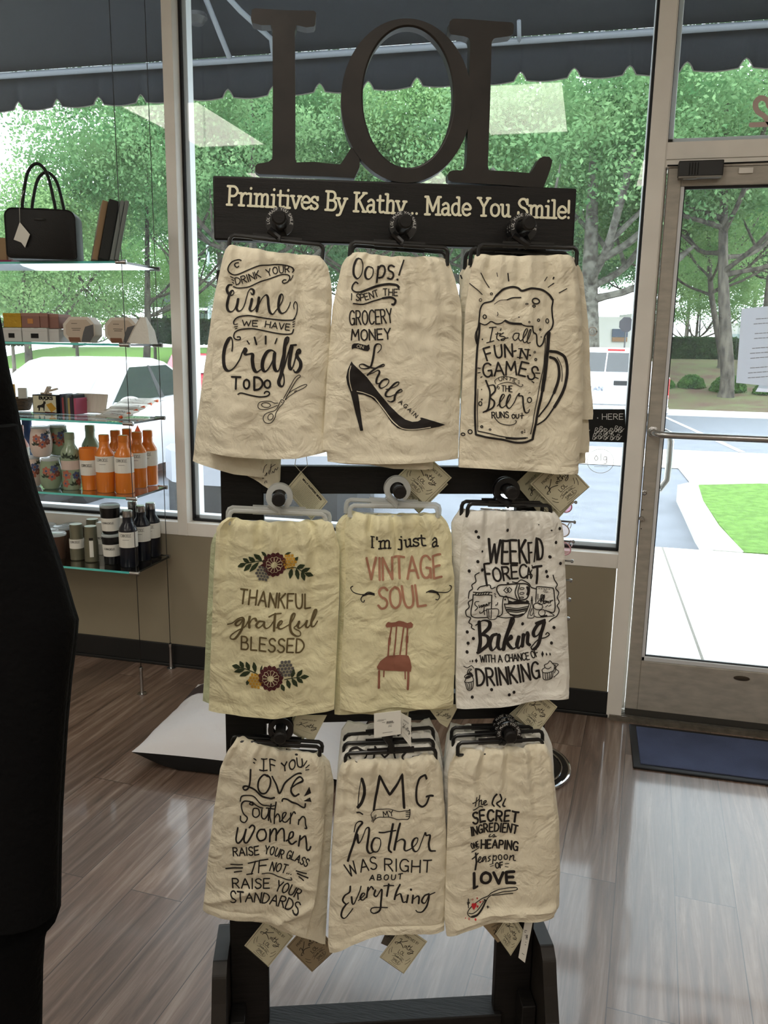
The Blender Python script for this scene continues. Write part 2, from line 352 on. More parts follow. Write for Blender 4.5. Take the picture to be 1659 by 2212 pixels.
# ---------------------------------------------------------------- the room and the shop front
D = 3.157
def floor_mat():
    m = mat('vinyl_plank_floor', (120, 92, 74), .42, spec=1.0, coat=.5); nt = m.node_tree; b = nt.nodes['Principled BSDF']
    co = nt.nodes.new('ShaderNodeTexCoord').outputs['Object']
    mp = nt.nodes.new('ShaderNodeMapping'); mp.inputs['Rotation'].default_value = (0, 0, math.radians(90 + 4)); nt.links.new(co, mp.inputs[0])
    br = nt.nodes.new('ShaderNodeTexBrick'); br.inputs['Scale'].default_value = 1; br.inputs['Brick Width'].default_value = 1.22; br.inputs['Row Height'].default_value = .152; br.inputs['Mortar Size'].default_value = .0012
    br.offset = .37; br.inputs['Color1'].default_value = (.0, .0, .0, 1); br.inputs['Color2'].default_value = (1, 1, 1, 1); br.inputs['Mortar'].default_value = (.5, .5, .5, 1)
    nt.links.new(mp.outputs[0], br.inputs['Vector'])
    m2 = nt.nodes.new('ShaderNodeMapping'); m2.inputs['Scale'].default_value = (2.2, 38, 1); nt.links.new(mp.outputs[0], m2.inputs[0])
    addv = nt.nodes.new('ShaderNodeVectorMath'); addv.operation = 'ADD'; sc = nt.nodes.new('ShaderNodeVectorMath'); sc.operation = 'SCALE'; sc.inputs['Scale'].default_value = 9
    nt.links.new(br.outputs['Color'], sc.inputs[0]); nt.links.new(m2.outputs[0], addv.inputs[0]); nt.links.new(sc.outputs[0], addv.inputs[1])
    n = nt.nodes.new('ShaderNodeTexNoise'); n.inputs['Scale'].default_value = 1; n.inputs['Detail'].default_value = 7; n.inputs['Roughness'].default_value = .65; n.inputs['Distortion'].default_value = .6
    nt.links.new(addv.outputs[0], n.inputs['Vector'])
    cr = nt.nodes.new('ShaderNodeValToRGB'); e = cr.color_ramp.elements
    e[0].position = .3; e[0].color = (*lin((90, 70, 57)), 1); e[1].position = .72; e[1].color = (*lin((176, 156, 142)), 1)
    x = cr.color_ramp.elements.new(.5); x.color = (*lin((132, 108, 93)), 1)
    nt.links.new(n.outputs[0], cr.inputs[0])
    mx = nt.nodes.new('ShaderNodeMix'); mx.data_type = 'RGBA'; mx.blend_type = 'MULTIPLY'; mx.inputs[0].default_value = .35
    nt.links.new(cr.outputs[0], mx.inputs[6]); nt.links.new(br.outputs['Color'], mx.inputs[7])
    mo = nt.nodes.new('ShaderNodeMix'); mo.data_type = 'RGBA'; mo.inputs[7].default_value = (*lin((60, 48, 42)), 1)
    nt.links.new(br.outputs['Fac'], mo.inputs[0]); nt.links.new(mx.outputs[2], mo.inputs[6]); nt.links.new(mo.outputs[2], b.inputs['Base Color'])
    bp = nt.nodes.new('ShaderNodeBump'); bp.inputs['Strength'].default_value = .25; bp.inputs['Distance'].default_value = .004
    nt.links.new(n.outputs[0], bp.inputs['Height']); nt.links.new(bp.outputs[0], b.inputs['Normal']); return m
FLOOR = floor_mat()
XL, XR, YB, ZC = -4.6, 3.6, -4.8, 2.98
struct(MB().box((XL, YB, -.06), (XR, D + .12, 0)).build('floor', FLOOR, smooth=False))
struct(MB().box((XL, YB, ZC), (XR, D + .14, ZC + .1)).build('ceiling', CEIL, smooth=False))
struct(MB().box((XL - .1, YB - .1, 0), (XL, D + .12, ZC)).build('wall_left', WALLI, smooth=False))
struct(MB().box((XR, YB - .1, 0), (XR + .1, D + .12, ZC)).build('wall_right', WALLI, smooth=False))
struct(MB().box((XL, YB - .1, 0), (XR, YB, ZC)).build('wall_back', WALLI, smooth=False))
WF = MB()
WF.box((XL, D, 0), (.147, D + .13, .604)); WF.box((1.19, D, 0), (XR, D + .13, ZC)); WF.box((XL, D, 2.90), (1.19, D + .13, ZC)); WF.box((XL, D, .604), (-4.1, D + .13, 2.9))
struct(WF.build('wall_front', WALLP, smooth=False))
bb = MB(); bb.box((XL, D - .008, .012), (.155, D, .105)); bb.box((XL, D - .014, 0), (.155, D, .014))
struct(bb.build('baseboard_front', BASEB, smooth=False, bevel=.003))
# window units: frame (rails, mullion), gasket lines, glass
def window(nm, x0, x1, z0, z1, rl, rr):
    # x0..x1 daylight opening; rl / rr widths of the uprights owned on each side
    root = bpy.data.objects.new(nm, None); COL.objects.link(root); root.location = ((x0 + x1) / 2, D, z0); root['kind'] = 'structure'
    f = MB()
    a0, a1 = x0 - .004, x1 + .004; f.box((a0, D - .004, z0 - .06), (a1, D + .1, z0 - .004)); f.box((a0, D - .004, z1), (a1, D + .1, z1 + .06))
    if rl: f.box((x0 - rl, D - .006, z0 - .06), (x0 - .004, D + .1, z1 + .06))
    if rr: f.box((x1 + .004, D - .006, z0 - .06), (x1 + rr, D + .1, z1 + .06))
    f.build('window_frame', ALU, root, smooth=False, bevel=.002)
    g = MB(); s = .012
    for (a, b_, c, d) in ((x0 - .004, x0 + s * .4, z0, z1), (x1 - s * .4, x1 + .004, z0, z1)): g.box((a, D + .046, c), (b_, D + .062, d))
    g.box((x0, D + .046, z0 - .004), (x1, D + .062, z0 + .006)); g.box((x0, D + .046, z1 - .006), (x1, D + .062, z1 + .004))
    g.build('gasket', GASK, root, smooth=False)
    o = MB(); t = .022
    o.box((x0, D + .064, z0 - .004), (x1, D + .11, z0 + t)); o.box((x0 - .004, D + .064, z0), (x0 + t, D + .11, z1)); o.box((x1 - .008, D + .064, z0), (x1 + .004, D + .11, z1))
    o.build('glazing_stop', ALUW, root, smooth=False, bevel=.002)
    p = MB(); p.box((x0, D + .050, z0), (x1, D + .056, z1)); p.build('glass', PANE, root, smooth=False)
    return root
window('window_1', -4.05, -1.678, .664, 2.84, .05, 0)
window('window_2', -1.629, .147, .664, 2.84, .049, .062)
window('window_3', .209, 1.124, 2.122, 2.84, 0, .06)
# door with its frame
dr = bpy.data.objects.new('door_1', None); COL.objects.link(dr); dr.location = (.66, D, 0); dr['kind'] = 'structure'
f = MB(); f.box((.149, D - .012, 0), (.205, D - .0065, 2.85)); f.box((.205, D - .004, 2.036), (1.19, D + .1, 2.0605)); f.box((1.128, D - .004, 0), (1.19, D + .1, 2.035)); f.box((.207, D + .03, .03), (.2165, D + .09, 2.05))
f.build('door_frame', ALU, dr, smooth=False, bevel=.002)
lf = MB(); lf.box((.219, D, .03), (.264, D + .045, 2.035)); lf.box((1.06, D, .03), (1.118, D + .045, 2.035)); lf.box((.264, D, 1.975), (1.06, D + .045, 2.035)); lf.box((.264, D, .03), (1.06, D + .045, .245))
DOORM = mat('scuffed_door_aluminium', (176, 170, 160), .5, metal=.2, var=.12, vscale=14, stretch=(1, 1, 3))
lf.build('door_leaf', DOORM, dr, smooth=False, bevel=.003)
st = MB(); st.box((.264, D + .003, .245), (1.06, D + .02, .262)); st.box((.264, D + .003, .245), (.276, D + .02, 1.975)); st.build('glazing_stop', ALUW, dr, smooth=False, bevel=.002)
gk = MB(); gk.box((.276, D + .012, 1.966), (1.06, D + .022, 1.975)); gk.box((.276, D + .012, .262), (.280, D + .022, 1.97)); gk.box((.276, D + .012, .262), (1.06, D + .022, .266)); gk.build('gasket', GASK, dr, smooth=False)
MB().box((.277, D + .016, .262), (1.06, D + .022, 1.97)).build('glass', PANE, dr, smooth=False)
th = MB(); th.box((.16, D - .03, 0), (1.19, D + .13, .012))
for k in range(5): th.box((.16, D - .022 + k * .016, .012), (1.19, D - .014 + k * .016, .017))
th.build('threshold', mat('worn_threshold', (120, 114, 104), .5, metal=.5, var=.2, vscale=30), dr, smooth=False)
sw = MB(); sw.box((.219, D - .002, .02), (1.118, D + .03, .045)); sw.build('door_sweep', mat('dark_sweep', (60, 58, 54), .6), dr, smooth=False)
ps = gy(1400, 938, D - .055); pe = gy(1659, 953, D - .055); dirx = V(1, 0, 0)
pb = MB(); y = D - .055; z = ps[2]
pb.tube([(.238, D + .002, z + .004), (.238, D - .02, z + .004), (.243, y + .012, z + .003), (.258, y, z), (.30, y, z - .001), (1.02, y, z - .004), (1.04, y + .012, z - .004), (1.045, D, z - .004)], .0125, 14)
pb.lathe([(.02, 0), (.02, .004), (.014, .006)], (.238, D - .0005, z + .004), 16, axis=(0, -1, 0))
pb.build('push_bar', STEEL, dr)
ph = MB(); a = gy(1436, 934, D + .075); c = gy(1428, 1060, D + .075)
hx = gy(1446, 990, D + .095)[0]; y = D + .095
ph.tube([(.252, D + .045, a[2]), (.262, D + .075, a[2]), (.285, y, a[2] + .002), (hx - .01, y, a[2] - .006), (hx, y, a[2] - .035), (hx, y, (a[2] + c[2]) / 2), (hx - .002, y, c[2] + .04), (hx - .02, y, c[2] + .012), (.285, y, c[2]), (.262, D + .075, c[2]), (.252, D + .045, c[2])], .0125, 14)
ph.build('pull_handle', STEEL, dr)
q = gy(1392, 1064, D); MB().lathe([(.0095, 0), (.0095, .003), (.006, .005), (.005, .002)], (q[0], D, q[2]), 18, axis=(0, -1, 0)).build('lock_cylinder', STEEL, dr)
q = gy(1386, 1120, D); t = MB(); t.lathe([(.0095, 0), (.0095, .006), (.008, .009)], (q[0], D, q[2]), 18, axis=(0, -1, 0)); t.obox((q[0] + .003, D - .013, q[2] - .002), ((.86, 0, -.5), (0, 1, 0), (.5, 0, .86)), (.008, .006, .002)); t.build('thumb_turn', STEEL, dr)
for x, y in ((1388, 1101), (1385, 1142)):
    q = gy(x, y, D); MB().lathe([(.0022, 0), (.0022, .0012)], (q[0], D, q[2]), 8, axis=(0, -1, 0)).build('screw', GASK, dr)
q = gy(1602, 1465, D); e = MB(); e.lathe([(.009, 0), (.009, .003), (.006, .004)], (q[0], D, q[2]), 24, axis=(0, -1, 0), sq=3.2); e.build('floor_bolt_plug', mat('dull_bronze', (78, 70, 60), .4, metal=.6), dr)
# chime sensor at the head of the door, with its wire and contact plate
s0 = gy(1466, 352, D - .03); s1 = gy(1560, 385, D - .03)
ch = thing('door_chime_sensor', (s0[0], D - .012, s1[2]), 'black ribbed sensor box above the glass door', 'door sensor')
cb = MB(); cb.box((s0[0], D - .045, s1[2] + .006), (s1[0], D - .0125, s0[2] + .004)); cb.build('case', PLAS, ch, smooth=False, bevel=.003)
cb = MB(); cb.box((s0[0] + .002, D - .05, s1[2] + .001), (s1[0] - .004, D - .0125, s1[2] + .0065)); cb.box((s0[0] + .018, D - .046, s1[2] - .002), (s0[0] + .06, D - .03, s1[2] + .001)); cb.build('base_plate', mat('grey_plate', (120, 116, 110), .4, metal=.4), ch, smooth=False)
for k in range(4): MB().box((s0[0] + .034 + k * .009, D - .0475, s1[2] + .012), (s0[0] + .037 + k * .009, D - .0445, s0[2] - .004)).build('rib', BLACK, ch, smooth=False)
wr = MB(); wr.tube([(.213, D - .0105, 2.041), (s0[0], D - .0105, 2.0405)], .0028, 6); wr.tube([(s1[0], D - .0105, 2.0425), (1.12, D - .0105, 2.046)], .0028, 6); wr.build('wire', BLACK, ch)
c0 = gy(1596, 362, D); MB().box((c0[0], D - .008, c0[2] - .02), (c0[0] + .045, D - .001, c0[2] - .002)).build('contact_plate', ALU, ch, smooth=False, bevel=.001)
# ceiling lamps of the shop
LM = mat('lamp_diffuser', (255, 240, 210), .5, emis=((1.0, .94, .84), LAMP))
for j, (y, xs_) in enumerate(((.45, (-2.9, -.55, 1.8)), (-1.75, (-2.95, -1.7, .6)), (-3.9, (-2.9, -.6, 2.6)))):
    for i, x in enumerate(xs_):
        t = thing('ceiling_light', (x, y, ZC), 'recessed ceiling light panel, ' + ('left', 'middle', 'right')[i] + ' one of the row ' + ('nearest the window', 'halfway back', 'at the back')[j], 'light', 'ceiling light panels')
        fr = MB(); a, b_ = .3, .61
        for lo, hi in (((x - a, y - b_, ZC - .014), (x + a, y - b_ + .02, ZC - .001)), ((x - a, y + b_ - .02, ZC - .014), (x + a, y + b_, ZC - .001)), ((x - a, y - b_ + .02, ZC - .014), (x - a + .02, y + b_ - .02, ZC - .001)), ((x + a - .02, y - b_ + .02, ZC - .014), (x + a, y + b_ - .02, ZC - .001))): fr.box(lo, hi)
        fr.build('frame', TXTW, t, smooth=False); MB().box((x - a + .02, y - b_ + .02, ZC - .008), (x + a - .02, y + b_ - .02, ZC - .002)).build('diffuser', LM, t, smooth=False)
# door mat
m0, m1 = gz(1352, 1543), gz(1376, 1660)
mt = thing('door_mat', (.66, 2.94, 0), 'blue carpet entrance mat with black rubber border inside the door', 'mat')
BLUE = mat('blue_carpet', (92, 102, 134), .95, var=.12, vscale=5, bump=.6, bscale=400, spec=.1)
MB().box((.233, 2.755, .001), (1.14, 3.10, .008)).build('border', mat('black_mat_rubber', (22, 23, 28), .6), mt, smooth=False, bevel=.003)
MB().box((.258, 2.78, .006), (1.115, 3.075, .013)).build('carpet', BLUE, mt, smooth=False, bevel=.003)
# notices on the glass
def sheet(nm, px, yb, mt_, parent=None, th=.0006):
    P = [gy(x, y, yb) for x, y in px]; b = MB(); Q = [p + V(0, th, 0) for p in P]
    b.add(P + Q, [(0, 3, 2, 1), (4, 5, 6, 7), (0, 1, 5, 4), (1, 2, 6, 5), (2, 3, 7, 6), (3, 0, 4, 7)]); return b.build(nm, mt_, parent, smooth=False), P
GY = D + .0155
nt_ = thing('notice', gy(1600, 830, GY), 'white printed notice in a clear sleeve taped to the door glass', 'notice')
sheet('paper', [(1602, 667), (1720, 655), (1700, 838), (1590, 827)], GY - .0012, PAPER, nt_)
sheet('sleeve', [(1597, 662), (1724, 650), (1703, 843), (1584, 834)], GY - .0004, glass('clear_sleeve', (.9, .93, .93), .05), nt_)
tx = MB(); rr = random.Random(2)
for k in range(13):
    if k in (2, 5, 9): continue
    y0 = 690 + k * 10.5; x0 = 1628 + rr.uniform(-6, 6) - k * .8
    while x0 < 1690:
        wd = rr.uniform(4, 10); vs, fs = ribbon(densify([(x0, y0 - (x0 - 1620) * .07), (x0 + wd, y0 - (x0 + wd - 1620) * .07)], 4), 1.6); tx.add([gy(v[0], v[1], GY - .0016) for v in vs], fs); x0 += wd + 2
tx.build('lettering', mat('faint_grey_print', (176, 172, 178), .9), nt_, smooth=False, solid=False)
sheet('notice', [(1632, 846), (1720, 850), (1720, 833), (1640, 832)], GY - .0004, PAPER)[0]
o = bpy.data.objects['notice.001'] if 'notice.001' in bpy.data.objects else None
if o: tag(o, 'edge of a second white sheet peeping out below the sleeved notice', 'notice')
cbd = thing('chalkboard_sign', gy(1318, 955, D - .003), 'small black chalkboard sign with HERE lettering, hanging at the window', 'sign')
pz = [gy(x, y, D + .03) for x, y in ((1242, 884), (1350, 884), (1352, 956), (1240, 953))]
b = MB(); Q = [p + V(0, .004, 0) for p in pz]; b.add(pz + Q, [(0, 3, 2, 1), (4, 5, 6, 7), (0, 1, 5, 4), (1, 2, 6, 5), (2, 3, 7, 6), (3, 0, 4, 7)]); b.build('board', BLACK, cbd, smooth=False)
ck = MB(); CF = lambda x, y, l: gy(x, y, D + .0294 - .0001 * l)
ink(ck, [('t', 0, 1.3, 'HERE', [(1301, 906), (1346, 906)], 12), ('d', 0, 0, (1291, 903, 1.2))] +
    [('l', 0, 1.1, [(x, y + 12), (x + 3, y), (x + 8, y + 2), (x + 3, y + 6), (x + 9, y + 9), (x + 2, y + 13), (x + 12, y + 4)]) for x, y in ((1284, 924), (1294, 921), (1304, 926), (1316, 925), (1327, 920), (1336, 922), (1280, 937), (1292, 936), (1304, 937), (1318, 938), (1331, 938), (1262, 925), (1250, 930))], CF, 3)
ck.build('chalk_writing', TXTW, cbd, smooth=False, solid=False)
dc = thing('window_decal', gy(1298, 992, D + .049), 'faint round decal with three letters on the window glass low beside the door', 'decal')
db = MB(); DF = lambda x, y, l: gy(x, y, D + .0492)
ink(db, [('e', 0, 1.0, (1297, 996, 29, 26)), ('l', 0, 1.5, [(1288, 984), (1284, 990), (1288, 995), (1292, 990), (1288, 984)], [(1298, 980), (1298, 995)], [(1309, 986), (1304, 988), (1305, 994), (1310, 992), (1310, 986), (1310, 1000), (1304, 1002)]), ('p', 0, .8, [(1284, 1008), (1312, 1008)])], DF, 3)
db.build('lettering', mat('pale_vinyl', (205, 200, 196), .7), dc, smooth=False, solid=False)
rd = MB(); ink(rd, [('e', 0, 3.2, (1280, 716, 9, 9)), ('e', 0, 1.2, (1280, 716, 3, 3.4))], lambda x, y, l: gy(x, y, D + .0492), 3)
tag(rd.build('window_decal', TXTW, smooth=False, solid=False), 'small white ring decal on the glass in front of the big trunk', 'decal')
nb = MB(); ink(nb, [('l', 0, 12, [(1662, 231), (1656, 216), (1642, 212), (1632, 224), (1636, 240), (1652, 252), (1664, 268)]), ('p', 0, 11, [(1622, 270), (1668, 268)])], lambda x, y, l: gy(x, y, D + .0492), 4)
tag(nb.build('suite_number', mat('pink_vinyl', (206, 184, 178), .7), smooth=False, solid=False), 'pinkish vinyl number two seen reversed on the glass above the door', 'number')
# ---------------------------------------------------------------- the display rack: a frame of its own
RP = gz(822, 2197, .08)
RU = V(.946, .324, 0); RU /= np.linalg.norm(RU)
RV = V(-.005, .015, 1.0); RV -= RU * RV.dot(RU); RV /= np.linalg.norm(RV)
RN = np.cross(RU, RV)                     # towards the customer
def rk(u, v, n): return RP + RU * u + RV * v + RN * n
def rpx(px, py, n=0.0):
    r = ray(px, py); t = ((RP + RN * n - CAM) @ RN) / (r @ RN); q = CAM + r * t - RP; return q @ RU, q @ RV
def rw(px, py, n=0.0): return rk(*rpx(px, py, n), n)
def rbox(mb, u0, u1, v0, v1, n0, n1, m=0):
    return mb.obox(rk((u0 + u1) / 2, (v0 + v1) / 2, (n0 + n1) / 2), (RU, RV, RN), ((u1 - u0) / 2, (v1 - v0) / 2, (n1 - n0) / 2), m)
UL, UR = -.2993, .3093
VF = -.08 / RV[2]                          # floor level along the posts
rack = thing('display_rack', rk(0, VF, 0), 'tall black wooden towel rack with LOL letters on top, standing mid-shop', 'display rack')
for u0 in (UL, UR - .075):
    rbox(MB(), u0, u0 + .075, VF + .001, 1.46, -.026, 0).build('post', BLKW, rack, bevel=.003)
_v0, _v1 = rpx(860, 530)[1], rpx(860, 394)[1]
b = MB(); rbox(b, UL - .002, UR + .003, _v0, _v1, -.022, .004)
board = b.build('sign_board', BLKW, rack, bevel=.003)
for (a, c) in ((1008, 1067), (1500, 1557)):
    rbox(MB(), UL + .07, UR - .07, rpx(860, c)[1], rpx(860, a)[1], -.024, .002).build('crossbar', BLKW, rack, bevel=.003)
rbox(MB(), UL + .06, UR - .06, -.075, 0, -.045, .012).build('stretcher', BLKW, rack, bevel=.003)
# feet: boards across the posts with a quarter-round shoulder
prof = [(-.24, VF + .0), (.24, VF + .0), (.24, VF + .035), (.20, VF + .05), (.15, VF + .085), (.105, VF + .14), (.08, VF + .20), (.065, VF + .245), (.045, VF + .262), (-.06, VF + .262), (-.085, VF + .245), (-.10, VF + .19), (-.13, VF + .12), (-.18, VF + .06), (-.24, VF + .035)]
for u0, u1 in ((UL - .028, UL - .001), (UR + .001, UR + .028)):
    MB().prism(prof, lambda x, y, h: rk(h, y, x), u0, u1).build('foot', BLKE, rack, smooth=False, bevel=.004)
for u0, u1 in ((UL + .002, UL + .03), (UR - .03, UR - .002)):
    rbox(MB(), u0, u1, VF + .001, VF + .13, .001, .05).build('foot_block', BLKW, rack, bevel=.002)
# LOL letters sawn from thick board
L1 = [(545,27),(552,24),(615,28),(678,29),(683,34),(681,58),(678,63),(662,65),(641,60),(637,75),(638,200),(638,345),(641,354),(680,353),(724,358),(735,358),(743,346),(758,322),(770,330),(776,345),(776,364),(765,388),(700,384),(560,379),(552,374),(552,362),(557,357),(580,353),(589,346),(590,200),(589,70),(586,60),(565,60),(546,55),(543,45)]
L2 = [(969,52),(976,46),(1010,47),(1060,51),(1102,54),(1107,60),(1105,78),(1100,83),(1080,86),(1064,88),(1059,96),(1056,220),(1051,360),(1053,371),(1080,372),(1120,375),(1142,377),(1152,362),(1161,346),(1170,341),(1183,342),(1189,350),(1186,366),(1178,388),(1170,409),(1080,402),(975,396),(966,392),(965,382),(968,374),(976,371),(996,371),(1003,366),(1006,345),(1009,230),(1013,100),(1011,88),(1000,84),(972,80),(968,74)]
def letter(px):
    q = [rpx(x, y, -.008) for x, y in px]
    return MB().prism(q, lambda x, y, h: rk(x, y, h), -.021, .003)
letter(L1).build('letter', BLKE, rack, smooth=False, bevel=.004)
letter(L2).build('letter', BLKE, rack, smooth=False, bevel=.004)
def ring(cx, cy, ro, ri, n=64):
    O = [rpx(cx[0] + ro[0] * math.cos(2 * math.pi * k / n), cy[0] + ro[1] * math.sin(2 * math.pi * k / n), -.008) for k in range(n)]
    I = [rpx(cx[1] + ri[0] * math.cos(2 * math.pi * k / n), cy[1] + ri[1] * math.sin(2 * math.pi * k / n), -.008) for k in range(n)]
    rings = [[rk(*p, .004) for p in O], [rk(*p, .004) for p in I], [rk(*p, -.022) for p in I], [rk(*p, -.022) for p in O]]
    return MB().loft(rings + [rings[0]], caps=False)
ring((876, 880), (222, 214), (140, 176), (97, 151)).build('letter', BLKE, rack, bevel=.003)
# the painted line on the board
tb = MB()
ink(tb, [('t', 0, 5.3, 'Primitives By Kathy...', [(490, 442), (700, 453), (903, 463)], 40, dict(font=SLAB, gap=.9)),
         ('t', 0, 5.3, 'Made You Smile!', [(918, 463), (1080, 467), (1231, 472)], 38, dict(font=SLAB, gap=.9))],
    lambda x, y, l: rk(*rpx(x, y, .005), .0052 + l * .0001), 3)
tag(tb.build('lettering', CREAM, rack, smooth=False, solid=False), 'cream slab lettering')
PEGS = {}
for k, (x, y) in enumerate([(604, 476), (872, 484), (1134, 488), (603, 1074), (860, 1058), (1098, 1060), (606, 1580), (845, 1562), (1096, 1578)]):
    u, v = rpx(x, y, .06); PEGS[k] = (u, v)
    MB().lathe([(.0095, -.11), (.0095, -.012), (.0115, -.009), (.0115, 0), (.009, .003)], rk(u, v, .088), 14, axis=RN).build('peg', BLKW, rack)

# ---------------------------------------------------------------- hangers
CLEAR = mat('clear_frosted_plastic', (205, 208, 205), .3, spec=.5)
CLEAR.node_tree.nodes['Principled BSDF'].inputs['Alpha'].default_value = .62
def hanger(peg, pl, pr, n, drop, label, clear=False, text=True, group=None, disc=True):
    n -= .015
    (u0, v0), (u1, v1) = rpx(*pl, n), rpx(*pr, n); m = CLEAR if clear else PLAS
    pu, pv = PEGS[peg]; h = MB(); r = .0036 if not clear else .0042
    d = V(u1 - u0, v1 - v0); L = np.linalg.norm(d); d /= L; p = V(d[1], -d[0])
    def P(a, q): z = V(u0, v0) + d * a + p * q; return rk(z[0], z[1], n)
    h.tube([P(0, drop), P(0, .008), P(.002, .003), P(.007, 0), P(L * .33, 0), P(L * .67, 0), P(L - .007, 0), P(L - .002, .003), P(L, .008), P(L, drop)], r, 8)
    h.tube([P(0, drop), P(L * .5, drop), P(L, drop)], r * .8, 8)
    h.obox(P(L / 2, -.001), (RU * d[0] + RV * d[1], RU * p[0] + RV * p[1], RN), (L * .26, .0055, .0016))
    root = thing('towel_hanger', rk(pu, pv, n), label, 'hanger', group)
    fr = h.build('hanger_frame', m, root)
    z = MB(); c = V(u0, v0) + d * (L / 2)
    ro, ri = (.023, .0135)
    if disc:
        cu, cv = pu, pv - .0012
        A = [(cu + ro * math.cos(t), cv + ro * math.sin(t)) for t in [math.radians(-60 + 300 * k / 28) for k in range(29)]]
        B = [(cu + ri * math.cos(t), cv + ri * math.sin(t)) for t in [math.radians(-60 + 300 * k / 28) for k in range(29)]]
        z.loft([[rk(*q, n + .0016) for q in A], [rk(*q, n + .0016) for q in B], [rk(*q, n - .0016) for q in B], [rk(*q, n - .0016) for q in A], [rk(*q, n + .0016) for q in A]], close=False)
    z.tube([rk(pu - ro * .75, pv - ro * .6, n), rk((pu * .6 + c[0] * .4), (pv - ro) * .5 + c[1] * .5, n), rk(c[0], c[1], n)], [.006, .006, .008], 8)
    z.build('hook', m, root)
    if text:
        t = MB(); e = n + .0019
        a = P(L / 2 - .033, .0022); b_ = P(L / 2 + .033, .0022)
        q0, q1 = V(u0, v0) + d * (L / 2 - .033) + p * .0025, V(u0, v0) + d * (L / 2 + .033) + p * .0025
        for l in glyphs('PRIMITIVES BY KATHY', [(q0[0] * 1000, -q0[1] * 1000), (q1[0] * 1000, -q1[1] * 1000)], 4.6):
            vs, fs = ribbon(l, .75); t.add([rk(x[0] / 1000, -x[1] / 1000, e) for x in vs], fs)
        if not clear and disc:
            arc = [((pu + .0168 * math.cos(s)) * 1000, -(pv + .0168 * math.sin(s)) * 1000) for s in [math.radians(195 - 210 * k / 20) for k in range(21)]]
            for l in glyphs('LOL MADE YOU SMILE', arc, 4.2):
                vs, fs = ribbon(l, .6); t.add([rk(x[0] / 1000, -x[1] / 1000, e) for x in vs], fs)
        t.build('lettering', INK if clear else TXTW, root, smooth=False, solid=False)
    return root
N1, N2, N3 = .066, .05, .036
hanger(0, (497, 507), (699, 529), N1, .028, 'black hanger holding the wine and crafts towel, top left peg')
hanger(1, (757, 522), (968, 536), N1, .028, 'black hanger holding the high-heel shoe towel, top middle peg')
hanger(1, (761, 530), (964, 545), N2, .028, 'black hanger close behind the shoe towel hanger', text=True)
hanger(2, (1034, 528), (1247, 535), N1, .028, 'black hanger holding the beer mug towel, top right peg')
hanger(2, (1018, 536), (1228, 548), N2, .028, 'black hanger just behind the beer mug towel hanger')
hanger(2, (1006, 545), (1205, 556), N3, .028, 'black hanger furthest back on the top right peg, peeping out left')
hanger(3, (496, 1103), (703, 1111), N1, .024, 'clear plastic hanger holding the Thankful Grateful Blessed towel', clear=True)
hanger(3, (493, 1096), (712, 1106), N2, .024, 'clear plastic hanger behind the Thankful towel hanger', clear=True, text=False)
hanger(4, (756, 1092), (946, 1094), N1, .02, 'clear plastic hanger holding the Vintage Soul towel', clear=True)
hanger(4, (749, 1079), (950, 1090), N2, .024, 'clear plastic hanger behind the Vintage Soul hanger, set higher', clear=True, text=False)
hanger(5, (1011, 1088), (1190, 1092), N1, .024, 'black hanger holding the Weekend Forecast towel', text=False)
hanger(5, (998, 1083), (1172, 1086), N2, .026, 'black hanger behind the Weekend Forecast towel hanger', text=False)
hanger(6, (508, 1602), (692, 1613), N1, .018, 'black hanger holding the Southern Women towel', text=False)
hanger(6, (503, 1590), (697, 1603), N2, .02, 'black hanger behind the Southern Women towel hanger', text=False)
hanger(7, (746, 1628), (941, 1617), .085, .026, 'front black hanger holding the OMG My Mother towel')
hanger(7, (743, 1606), (936, 1598), N1, .026, 'second black hanger back on the lower middle peg')
hanger(7, (744, 1588), (935, 1571), N2, .028, 'third black hanger back on the lower middle peg, tilted up right')
hanger(8, (989, 1605), (1172, 1597), .085, .024, 'front black hanger holding the Secret Ingredient towel')
hanger(8, (979, 1590), (1172, 1578), N1, .024, 'second black hanger back on the lower right peg')
hanger(8, (976, 1572), (1150, 1569), N2, .024, 'third black hanger back on the lower right peg, mostly hidden')
